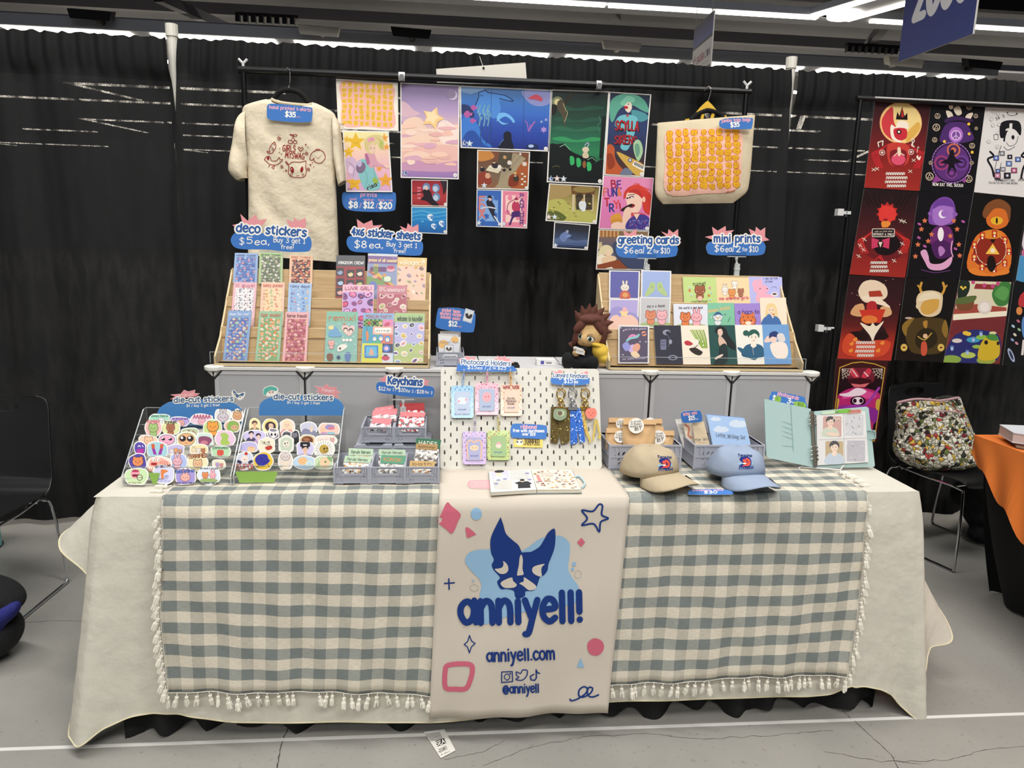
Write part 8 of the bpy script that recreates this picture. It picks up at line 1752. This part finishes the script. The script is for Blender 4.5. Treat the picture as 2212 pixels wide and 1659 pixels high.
# ================================================================== two caps
def cap(x,y,hd,col,label,emb):
    M=mat(col,.9,bump=(35,.35,.006),vary=.03,spec=.12);F=V((math.sin(hd),-math.cos(hd),0));S=V((F.y*-1,F.x,0));z0=ZT+.006;C=V((x,y,z0))
    o=thing('baseball_cap',label,'cap',C,'caps on the table front')
    def rim(t):return .030+.016*max(0,math.cos(t))** 2-.018*max(0,-math.cos(t))** 1.5
    def fc(u,v):
        t=u*2*PI;r=math.cos(v*PI/2)** .55;ft=max(0,math.cos(t));fl=1.05+.12*(1-v)** 3*(1-ft);z=rim(t)*(1-v)+(.03+.082*math.sin(v*PI/2)** .85)*v** .25*(v>0)if v>0 else rim(t)
        p=C+F*math.cos(t)*.086*r*fl+S*math.sin(t)*.075*r*fl;p.z+= z+.003*math.sin(t*5+v*6)*math.sin(v*PI);return p
    t=MB();t.grid(fc,40,14,M,True);cr=t.build('crown',o,True,solid=.002);q=MB();q.ball(C+V((0,0,.113)),(.007,.007,.004),M,10);q.build('button',cr,True)
    def fb(u,v):
        s=u*2-1;t=s*1.15;p=C+F*math.cos(t)*.087+S*math.sin(t)*.076;L=.090*(1-abs(s)** 4)+.004
        p=p+(F*(.9+.1*abs(s))+S*math.sin(t)*.28)*L*v;p.z+= rim(t)*(1-v)+v*(.036*max(0,1-(s/.85)** 2))+.003;p.z=max(p.z,z0+.002);return p
    t=MB();t.grid(fb,32,8,M);br=t.build('brim',o,True,solid=.003)
    A=Art(Surf(cr,PY(y-.1)),ZL,.0004,M_CLOTHINK,.001);ex_,ey_=emb;A.hold=True
    A.lay=1;A.e('9cc4dc',ex_-26,ey_+22,26,12,.3);A.e('9cc4dc',ex_+36,ey_+14,22,12,-.3);A.lay=2;A.b('22307c',[ex_-40,ey_-26,ex_-10,ey_-38,ex_+30,ey_-30,ex_+46,ey_+4,ex_+32,ey_+36,ex_-16,ey_+40,ex_-42,ey_+26,ex_-10,ey_+10,ex_-36,ey_-8]);A.lay=3;A.b('dc5a48',[ex_-18,ey_-14,ex_+16,ey_-26,ex_+38,ey_,ex_+28,ey_+30,ex_-26,ey_+34,ex_-8,ey_+24,ex_+8,ey_+14,ex_-12,ey_+2]);A.lay=4;A.e('f0e8e0',ex_-6,ey_+14,13,6);A.e('7a2430',ex_+12,ey_-6,5)
    A.t('22346c','Tarmina',ex_-54,ey_-40,ex_+48,ey_-36,17,.24);A.t('22408c','FITNAH',ex_-44,ey_+58,ex_+58,ey_+52,20,.22);A.build('embroidery',None,None,None,cr)
    sx=.52;w=fb(.5+sx/2*1.2,.55);n=(fb(.84,.55)-fb(.8,.55)).cross(fb(.82,.7)-fb(.82,.55)).normalized();n=n if n.z>0 else -n;t=MB();t.lathe([(.014,0),(.014,.0012),(.011,.0014),(.010,.001)],w+n*.0022,mat('3a3634',.4),20,n);t.build('round_tag',br)
cap(.392,.098,.45,'b8a88d','tan baseball cap with a red fish patch, beside the banner',(538,590));cap(.668,.092,.16,'97a4bb','pale blue baseball cap with a red fish patch',(1140,578))
p=PZ(ZT+.006).at(1533,1068)
pillsign(lean(p,52),ZL,[712,812,722,795,752,784,960,782,1040,800,1052,812,1030,823,880,825,730,824],[dict(c=PKT,s='baseball hats',a=(748,797,975,795),h=13,wt=.22),dict(s='$30',a=(832,815,930,814),h=17,wt=.26)],'blue sign reading baseball hats $30 lying between the two caps')

# ================================================================== open notebook on the banner
zt=ZT+.009;NP=PZ(zt+.014);o=thing('notebook','open notebook of magazine cut-outs lying on the beige banner','notebook',PZ(zt).at(1155,1045))
t=MB();t.prism([PZ(zt+.003).at(*zp(ZR,*q))for q in ((552,170),(1100,150),(1610,150),(1728,432),(1160,440),(580,440))],(0,0,-.0028),mat('8fa0a8',.5));t.build('cover',o)
t=MB()
for a,b in (((560,168,1082,138,1158,394,584,428),1),((1086,138,1596,146,1716,392,1166,394),0)):t.prism([NP.at(*zp(ZR,*q))for q in pr(a)],(0,0,-.010),mat('ddd6c4',.7))
t.build('page_block',o)
A=Art(NP.up(.0006),ZR,.0002,M_PAPER);A.base('e8e4da',[560,168,1082,138,1158,394,584,428],False,False);A.base('e6dccb',[1086,138,1596,146,1716,392,1166,394],False,False)
A.p('c9c4e0',[585,170,795,145,815,250,605,268]);A.b('e8cbb4',[640,180,700,170,730,200,710,250,660,250]);A.e('2a2830',690,165,62,17,-.05);A.b('e0dcec',[650,215,690,235,730,205,790,240,640,262]);A.p('26262a',[880,310,940,292,1050,288,1105,318,1075,330,1085,372,925,378,925,330]);A.e('e4c4b0',980,284,26,15);A.e('1c1a1e',978,274,32,13)
for k in range(9):A.scrib('55556c' if k%3 else '8a86a8',830,160+k*13,1050+k*4,9);A.scrib('6a6a7a',610+k*2,285+k*13,850,10)
for x,y in ((680,275),(760,262),(1040,190),(1070,270),(650,320)):A.e('8a8ab4',x,y,28,10)
r=random.Random(5)
for k in range(90):
    v=r.random();y=160+v*215;x=r.uniform(1110+v*55,1580+v*110)
    if 1190<x<1390 and 170<y<250:continue
    A.e(('c9a27c','8a5a44','e0b48c','b08a74','d8d0c4','9a86a0')[k%6],x,y,r.uniform(8,24),r.uniform(4,8))
A.p('d88a84',[1150,215,1185,210,1225,290,1185,298])
for k in range(5):A.scrib('a8989a',1210,185+k*13,1370,8)
A.build('pages',None,None,None,o)
t=MB();t.tube([PZ(zt+.004).at(*zp(ZR,*q))for q in ((1640,240),(1690,225),(1765,310),(1730,372))],.0035,mat('b4ccd4',.6),6,sm=4);t.build('elastic_band',o)
A=Art(PZ(zt+.001),ZR,.0008,M_PAPER);A.base('e6a4a8',[288,325,300,292,340,278,620,280,630,378,350,376,300,355],True,False)
for k in range(5):A.scrib('f0dcdc',330+k%2*40,300+k*15,560,9)
A.build('info_card','pink rounded card tucked under the open notebook','card')

# ================================================================== ring binder of photocards
BT=math.radians(14);b0=PZ(ZT+.014).at(1752,1008);BP=Pl(b0,(0,-math.cos(BT),math.sin(BT)));M_MINT=mat('a6bfbd',.6,bump=(300,.15,.001));M_MINTD=mat('94adab',.6)
o=thing('ring_binder','open mint green ring binder showing photocard sleeves','binder',b0)
t=MB();P=lambda x,y,k=0:BP.up(k).at(*zp(ZL,x,y));t.prism([P(1282,122,.012),P(1292,112,.012),P(1630,186),P(1662,612),P(1655,622),P(1312,550,.012),P(1298,535,.012)],(0,.005,0),M_MINT);t.build('front_cover',o)
t=MB();t.prism([P(1655,205),P(2050,170),P(2062,178),P(2108,605),P(2100,618),P(1675,628)],(0,.005,0),M_MINT);t.build('back_cover',o)
A=Art(BP.up(.008),ZL,.0005,M_PAPER)
for a in ([1300,245,1490,300],[1300,282,1492,338],[1300,318,1494,374],[1300,352,1496,408],[1480,155,1500,500]):A.l('7da29c',3,a)
A.l('7da29c',3,[1302,420,1380,455,1498,465],True);A.p('8ab0aa',[1285,190,1340,200,1345,225,1285,215]);A.p('3a4a48',[1290,207,1330,215,1330,226]);A.build('pocket_seams',None,None,None,o)
t=MB();t.prism([P(2050,345,.001),P(2110,345,.001),P(2118,360,.001),P(2116,408,.001),P(2055,415,.001)],(0,.004,0),M_MINTD);t.tube([P(2055,345,.004),P(2085,342,.008),P(2112,360,.004),P(2112,405,.004),P(2080,412,.008)],.002,M_MINTD,6);t.build('strap',o)
t=MB();t.tube([P(1636,200,.006),P(1662,615,.006)],.006,mat('8a8478',.3,.7),8)
for y in (240,268,298,470,500,530,560):
    x=1642+(y-200)*.055;t.tube([P(x+24*math.cos(a*.6),y+12*math.sin(a*.6),.008+.010*abs(math.sin(a*.3)))for a in range(11)],.0016,mat('b8b4aa',.2,.9),6)
t.build('ring_mechanism',o)
A=Art(BP.up(.007),ZL,.004,M_SLEEVE);A.base('dcdad8',[1672,232,2036,200,2060,582,1680,606],False,False);A.p('e4e2e0',[1712,232,1862,222,1874,398,1722,404]);A.rr('c89a90',1720,240,1858,395,10);A.rr('b8a078',1738,425,1872,586,10);A.rr('c8c8cc',1885,226,2022,384,8);A.rr('b4b0b8',1898,420,2034,578,8)
person(A,1775,282,34,'e8c8b4','2c2628','c4ccb8',0);person(A,1805,470,38,'ead0bc','2a2428','b8c4d0',0);A.scrib('d8d4c0',1790,270,1850,26);A.b('e8c8b4',[1735,370,1780,360,1845,372,1800,388])
r=random.Random(2)
for k in range(26):x,y=r.uniform(1900,2010),r.choice((r.uniform(240,370),r.uniform(430,565)));A.l('f4f4f2' if k%2 else '8a8a92',3,[x,y,x+r.uniform(-20,20),y+r.uniform(6,22)],cheap=True)  # white and grey strokes paint glints on the silvery sleeves
A.l('c4c2c0',3,[1872,225,1882,592]);A.l('c4c2c0',3,[1690,412,2048,398]);A.build('sleeve_page',None,None,None,o)
for q,c,lb in (([1808,190,1900,184,1930,186,1926,214,1810,216],'7ab84a','green_tab'),([1900,192,2005,186,2006,212,1902,220],'d89a90','pink_tab'),([1712,208,1835,194,1840,216,1716,226],'c4d8b8','pale_tab')):
    A=Art(BP.up(.010),ZL,.0006,M_PAPER);A.base(c,q,False,False)
    if c== 'd89a90':A.t('a84a44','SEVENTEEN',1910,212,1998,206,14,.2,cheap=True)
    A.build('index_tab',None,None,None,o)
pillsign(BP.up(-.010),ZL,[1325,120,1332,70,1350,54,1470,72,1575,95,1586,120,1596,182,1460,150],[dict(c=PKT,s='photocards',a=(1380,80,1536,118),h=28,wt=.2),dict(s='$',a=(1342,114,1364,118),h=32,wt=.2),dict(s='3',a=(1450,138,1474,144),h=36,wt=.2),dict(s='for',a=(1480,140,1504,144),h=16)],'blue sign reading photocards with green price stickers behind the binder',extra=lambda A:(A.b('8cb84c',[1362,95,1402,92,1404,128,1364,130]),A.t('3a5a24','5',1372,118,1386,None,22,.14),A.b('8cb84c',[1508,130,1580,138,1590,176,1515,168]),A.t('3a5a24','$12',1530,160,1574,164,22,.14)))
t=MB();P2=lambda x,y:PZ(ZT+.009).at(*zp(ZL,x,y));t.tube([P2(1540,640),P2(1545,620),P2(1560,618),P2(1850,640),P2(1862,655),P2(1850,668)],.0032,M_WIRE,7);t.tube([P2(1560,618),P(1600,560,-.012),P(1900,560,-.012),P2(1850,640)],.0032,M_WIRE,7);prop(t.build('wire_easel'),'white wire easel holding up the mint binder','easel')

# ================================================================== plush doll
def soft(name,parent,parts,m,vox=.003,cones=()):
    t=MB()
    for a,b,r_ in cones:t.tube([a,V(a).lerp(V(b),.5),b],(r_,r_*.62,r_*.1),m,10)
    for q in parts:t.ball(q[0],q[1],m,18,q[2]if len(q)>2 else None)
    o=t.build(name,parent,True);k=o.modifiers.new('fuse','REMESH');k.mode='VOXEL';k.voxel_size=vox;k.use_smooth_shade=True
    k=o.modifiers.new('soften','SMOOTH');k.iterations=4;return o
DP=V((.250,.497,CT+.001));o=thing('plush_doll','seated plush doll with brown hair and a yellow cape beside the birch rack','plush doll',DP);D=lambda x,y,z:DP+V((x,y,z))
def RT(ax,a):return Matrix.Rotation(a,3,ax)
SKN=mat('d2ad78',.9,bump=(300,.25,.001));HRM=mat('5a3328',.85,bump=(60,.5,.004),vary=.08);BLKM=mat('141416',.95,bump=(300,.3,.001))
body=soft('body',o,[(D(.012,0,.122),(.050,.046,.050)),(D(.0,-.012,.106),(.038,.036,.034)),(D(.006,.005,.06),(.030,.026,.04)),(D(-.02,-.03,.058),(.012,.020,.011),RT('Z',.4)),(D(-.042,-.048,.056),(.013,.012,.013)),(D(.062,-.012,.015),(.018,.016,.014)),(D(.062,.004,.112),(.012,.008,.016))],SKN)
soft('black_outfit',o,[(D(.006,.002,.05),(.036,.031,.046)),(D(-.028,-.03,.022),(.05,.024,.022),RT('Z',.35)),(D(-.07,-.05,.030),(.022,.022,.030)),(D(.012,-.04,.020),(.024,.05,.021)),(D(.012,-.082,.026),(.021,.018,.027)),(D(-.012,-.02,.066),(.018,.022,.014))],BLKM)
hp=[(D(.024,.022,.142),(.058,.050,.056)),(D(.05,.012,.118),(.030,.040,.048)),(D(-.036,-.012,.112),(.012,.020,.034),RT('Y',.25)),(D(-.028,-.030,.150),(.016,.014,.030),RT('Y',.75)),(D(.034,-.034,.150),(.014,.013,.034),RT('Y',-.55)),(D(.006,-.026,.172),(.040,.026,.018))]
hc=[]
for x,z,a in ((-.014,.196,-.5),(.006,.203,-.15),(.024,.204,.2),(.044,.197,.55),(.062,.182,.9),(.072,.16,1.2),(-.03,.18,-.8),(-.042,.088,.6),(.07,.13,1.5)):hc.append((D(x-.012*math.sin(a),.010,z-.02*math.cos(a)),D(x+.026*math.sin(a+.25),.0,z+.024*math.cos(a+.25)),.017))
soft('hair',o,hp,HRM,.0022,hc)
soft('yellow_cape',o,[(D(.05,-.008,.058),(.036,.036,.030),RT('Y',.5)),(D(.064,-.01,.036),(.030,.034,.020),RT('Y',.2)),(D(.03,-.012,.084),(.036,.032,.010),RT('Y',.25))],mat('d9b545',.9,bump=(250,.3,.001)))
A=Art(Surf(body,PY(.45)),(1200,660,11.846),.0002,M_CLOTHINK,.0014);A.S.step=4;A.hold=True
A.lay=1;A.e('ece8e0',898,850,92,62,.25);A.e('ece8e0',632,790,50,70,.2);A.lay=2;A.e('3f5f52',878,858,46,56);A.e('3a5a4c',634,790,34,58);A.lay=3;A.e('141a18',878,850,26,40);A.e('141a18',632,780,22,42);A.lay=4;A.e('f0f0ec',858,826,10,13);A.e('f0f0ec',620,755,8,12)
A.lay=5;A.l('221a18',16,[805,800,850,780,930,795,985,840,990,880],True);A.l('221a18',14,[598,740,622,712,655,725,680,760],True);A.l('3a2620',10,[800,765,880,738,950,748],True);A.l('3a2620',10,[610,650,650,675,690,730],True);A.l('6a4434',8,[690,945,715,965,745,965],True);A.build('embroidered_face',None,None,None,body)
A=Art(PY(.425),(1200,660,11.846),.001,M_PAPER);A.base('e2dfd8',[460,1060,500,1040,715,1115,745,1275,520,1215,455,1105],False,False);A.e('4a4238',505,1135,30,34);A.e('b8a888',505,1138,16,18);A.t('3c3a38','claude',545,1165,705,1200,44,.12);A.scrib('a8a4a0',550,1196,700,10,1232);A.build('name_card','small white card reading claude held by the plush doll','card')

# ================================================================== stacking chairs, bags, neighbouring table, floor card
M_SH=mat('161617',.38,spec=.5);M_CH=mat('d4d5d8',.12,1)
def chair(pos,f,label):
    f=V((f[0],f[1],0)).normalized();s=V((f.y,-f.x,0));B=V((pos[0],pos[1],0));L=lambda x,y,z:B+s*x+f*y+V((0,0,z))
    o=thing('stacking_chair',label,'chair',B,'black plastic stacking chairs')
    prof=catmull([(.235,.405),(.22,.43),(.1,.435),(-.06,.425),(-.16,.43),(-.205,.47),(-.225,.56),(-.245,.68),(-.268,.79),(-.27,.815)],False,24);n=len(prof)
    def fs(u,v):
        i=min(n-1,round(v*(n-1)));y,z=prof[i];w=.225 if z<.6 and y>-.2 else .225-.02*max(0,(z-.5)/.3);e=abs(u*2-1)
        if i>n-36:w-= .05*((i-n+36)/35)** 2
        if i<24:w-= .03*((24-i)/24)** 2
        return L((u*2-1)*w,y-(.02*(1-e*e)if z>.48 else 0),z+(.012*e** 3 if z<.48 and y>-.15 else 0))
    t=MB();nu=90;t.grid(fs,nu,n-1,M_SH);keep=[]
    for k,fc_ in enumerate(t.f):
        u=(k%nu+.5)/nu;v=prof[k// nu][1]
        if k// nu<n-96 or ((u-.5)/.18)** 2+((v-.768)/.021)** 2>1:keep.append(fc_)
    t.f=keep;t.m=[0]*len(keep);t.build('seat_shell',o,True,solid=.006)
    for x in (-.215,.215):
        t=MB();t.tube([L(x*.8,-.17,.415),L(x,-.15,.41),L(x*1.02,-.2,.36),L(x*1.06,-.245,.06),L(x*1.06,-.235,.012),L(x*1.06,-.2,.008),L(x*1.06,.2,.008),L(x*1.06,.232,.012),L(x*1.06,.24,.05),L(x*1.02,.225,.36),L(x,.19,.405),L(x*.98,.0,.408),L(x*.9,-.15,.41)],.0062,M_CH,8,sm=4);t.build('sled_leg',o)
    t=MB();t.tube([L(-.2,.16,.402),L(.2,.16,.402)],.006,M_CH,7);t.tube([L(-.2,-.14,.402),L(.2,-.14,.402)],.006,M_CH,7);t.build('cross_rail',o);return o
chair((-2.09,.83),(-.06,-1),'empty black plastic chair with an oval grip hole, beside the sticker stands');chair((2.33,1.30),(.285,-.96),'black plastic chair carrying the flowery bag')
m,nt,b=newmat('quilted_floral');tc=nd(nt,'TexCoord');vo=nd(nt,'TexVoronoi');vo.inputs['Scale'].default_value=58;v2=nd(nt,'TexVoronoi',feature='DISTANCE_TO_EDGE');v2.inputs['Scale'].default_value=58;vm=nd(nt,'Mix',data_type='RGBA',blend_type='LINEAR_LIGHT');vm.inputs[0].default_value=.03;nz=nd(nt,'TexNoise');nz.inputs['Scale'].default_value=16;sp=nd(nt,'SeparateColor');rp=nd(nt,'ValToRGB');rp.color_ramp.interpolation='CONSTANT';e=rp.color_ramp.elements;e[0].color=lin('c9c2ae');e[1].position=.97;e[1].color=lin('7a2430')
for p_,c_ in ((.3,'e2ddcc'),(.6,'2a2a20'),(.7,'6a7440'),(.79,'d6b048'),(.87,'cfc8b4'),(.93,'b43a38')):k=e.new(p_);k.color=lin(c_)
r2=nd(nt,'ValToRGB');r2.color_ramp.elements[0].position=.0;r2.color_ramp.elements[0].color=(.03,.03,.03,1);r2.color_ramp.elements[1].position=.16;r2.color_ramp.elements[1].color=(1,1,1,1);mx=nd(nt,'Mix',data_type='RGBA',blend_type='MULTIPLY');mx.inputs[0].default_value=.95;bp=nd(nt,'Bump');bp.inputs['Strength'].default_value=.7;bp.inputs['Distance'].default_value=.006;Lk=nt.links.new
Lk(tc.outputs['Object'],nz.inputs[0]);Lk(tc.outputs['Object'],vm.inputs[6]);Lk(nz.outputs['Color'],vm.inputs[7]);Lk(vm.outputs[2],vo.inputs[0]);Lk(vm.outputs[2],v2.inputs[0]);Lk(vo.outputs['Color'],sp.inputs[0]);Lk(sp.outputs[0],rp.inputs[0]);Lk(v2.outputs['Distance'],r2.inputs[0]);Lk(rp.outputs[0],mx.inputs[6]);Lk(r2.outputs[0],mx.inputs[7]);Lk(mx.outputs[2],b.inputs['Base Color']);Lk(v2.outputs['Distance'],bp.inputs['Height']);Lk(bp.outputs[0],b.inputs['Normal']);b.inputs['Roughness'].default_value=.9;M_FLO=m
o=thing('tote_bag','slouching quilted flowery tote bag standing on the black chair','bag',PY(1.28).at(2030,1005));rows=[(585,378,985,346,.03),(590,410,1000,395,.05),(588,455,1020,470,.075),(600,545,1045,545,.10),(585,640,1080,640,.115),(590,710,1104,690,.12),(630,765,1098,735,.115),(700,795,1040,770,.09),(780,802,960,785,.03)]
vs,fs=rings(dens(rows,4),ZN,1.28,40,.003,3);link('bag',vs,fs,[M_FLO],None,o,True)
PPn=lambda x,y,k=.1:PY(1.28-k).at(*zp(ZN,x,y));t=MB();t.tube([PPn(600,525,.11),PPn(660,470,.12),PPn(720,440,.13),PPn(790,425,.13),PPn(800,440,.12),PPn(740,452,.12)],.011,M_FLO,8,sm=4);t.tube([PPn(830,372,.02),PPn(880,350,.03),PPn(950,355,.04),PPn(990,400,.06)],.008,mat('2a2a24',.9),8,sm=4);t.tube([PPn(612,620,.1),PPn(600,680,.11),PPn(640,745,.11)],.012,M_FLO,8,sm=4);t.build('strap',o,True)
t=MB();t.tube([PPn(590,384,.05),PPn(700,362,.075),PPn(800,366,.08),PPn(860,372,.075),PPn(980,352,.05)],.006,mat('b08a90',.9),7,sm=4);t.tube([PPn(640,455,.09),PPn(780,440,.105),PPn(900,440,.105),PPn(1010,452,.08)],.004,mat('b08a90',.9),7,sm=4);t.build('piping',o)
def lump(name,label,cat,c,parts,col,seed):
    o=thing(name,label,cat,c);r=random.Random(seed);q=soft('body',o,[(V(c)+V(p),s,RT('Z',r.uniform(-.5,.5))@ RT('Y',r.uniform(-.3,.3)))for p,s in parts],mat(col,.8,bump=(14,.9,.03),vary=.2),.012);return o
lump('jacket','heap of black jackets on the floor behind the flowery bag chair','jacket',(2.72,1.45,0),[((0,0,.12),(.22,.14,.12)),((-.1,-.02,.25),(.16,.12,.1)),((.12,.03,.3),(.15,.12,.12)),((.05,-.06,.06),(.26,.12,.06))],'19191c',2)
o=lump('backpack','black bag with a blue underside on the floor, cut by the picture edge','bag',(-1.85,.47,0),[((0,0,.1),(.14,.12,.1)),((-.03,0,.17),(.12,.11,.08))],'131315',4)
q=soft('blue_pocket',o,[(V((-1.775,.42,.19)),(.10,.07,.045),RT('Y',-.5)),(V((-1.86,.41,.15)),(.12,.08,.05))],mat('20246c',.85,bump=(20,.7,.02)),.01);q=soft('black_flap',o,[(V((-1.80,.45,.26)),(.12,.10,.05),RT('Y',.35)),(V((-1.90,.45,.30)),(.12,.10,.05))],mat('101012',.9,bump=(40,.5,.01)),.01)
t=MB();c_=V((-2.425,1.46,0));t.grid(lambda u,v:c_+V((math.cos(u*2*PI)*(.085+.006*math.sin(u*50))*(1-.15*v),math.sin(u*2*PI)*.07,.006+v*.42)),40,10,mat('7fb3b0',.95,bump=(60,.8,.01)),True);t.lathe([(.09,0),(.09,.006)],c_,mat('3a3a3c',.6),20);prop(t.build('knitted_bag',smooth=True),'mint green knitted bag at the picture edge beside the empty chair','bag')
XA,YA,LZ=1.935,.69,1.9;M_ORG=mat('d2702a',.9,bump=(500,.2,.001),vary=.05);M_SK=mat('0f0f11',.85,bump=(300,.2))
o=thing('folding_table','neighbouring table under an orange cloth','table',(XA+.4,YA-.9,0));t=MB();t.box(XA+.01,XA+.75,YA-LZ,YA-.01,.73,.757,mat('b9b6ae',.6));t.build('tabletop',o)
for dx in (.45,.68):
    for dy in (.15,1.7):t=MB();t.tube([(XA+dx,YA-dy,0),(XA+dx,YA-dy,.73)],.015,mat('6e6e70',.4,.6),8);t.build('leg',o)
t=MB();t.box(XA-.004,XA+.77,YA-LZ,YA+.004,.7585,.763,M_ORG)
def fo(u,v):
    d=u*1.2;h=min(.5,.075+.62*d+.02*math.sin(d*40));return V((XA-.006-.05*v*math.sin(min(1,d*3))-.008*v*math.sin(d*38-v*3),YA-d,.762-h*v))
t.grid(fo,60,14,M_ORG);t.grid(lambda u,v:V((XA+.76*u,YA+.006+.006*v*math.sin(u*30),.762-.09*v)),20,4,M_ORG);prop(t.build('tablecloth',smooth=False),'orange cloth hanging in a diagonal over the neighbouring table','tablecloth')
def fk(u,v):
    d=u*1.7;w=.018*math.sin(d*34)*(.3+v)+.02;return V((XA+.05-w*.6+.20*v** 1.4,YA-.015-d,.72-.705*v))
t=MB();t.grid(fk,120,8,M_SK);t.grid(lambda u,v:V((XA+.05+.70*u+.2*v** 1.4*(1-u),YA-.012+.1*v+.015*math.sin(u*40)*v,.72-.705*v)),60,6,M_SK);prop(t.build('table_skirt',smooth=True),'black skirt hanging below the orange tablecloth','table skirt')
def book(z,h,q,c,e,label):
    p=PZ(z);a=[p.at(*zp(ZN,*k))for k in pr(q)];o=thing('book',label,'book',a[0]);t=MB();t.prism([k+V((0,0,h))for k in a],(0,0,-.003),mat(c,.4));t.prism(a,(0,0,.003),mat(c,.4));t.build('cover',o)
    m_=sum(a,V())/len(a);t=MB();t.prism([m_+(k-m_)*.97+V((0,0,.003))for k in a],(0,0,h-.006),mat(e,.8));t.build('pages',o)
book(.764,.018,[1290,622,1420,640,1475,700,1345,676],'4a2018','8a7a68','dark red book lying under the white book on the orange cloth');book(.783,.04,[1232,585,1400,592,1500,668,1320,640],'cfd0d4','bfa9a2','thick white book lying on top at the orange table corner')
A=Art(PZ(.004),ZM,.001,M_PAPER);A.base('dedad2',[40,1505,155,1490,218,1608,135,1652],False,False)
for k in range(7):A.l('55524e',2.5,[52+k*4,1520+k*6,130+k*3,1508+k*6],cheap=True)
A.p('1e1c1c',[104,1558,152,1540,166,1568,116,1588]);A.t('e4e0d8','SEA',114,1584,160,1566,22,.2);A.t('3a3634','2080',130,1622,172,1602,20,.12);A.scrib('6a6662',136,1638,184,8,1618);A.scrib('6a6662',122,1620,132,6)
A.build('floor_card','white paper booth tag reading SEA 2080 on the floor below the banner','card')
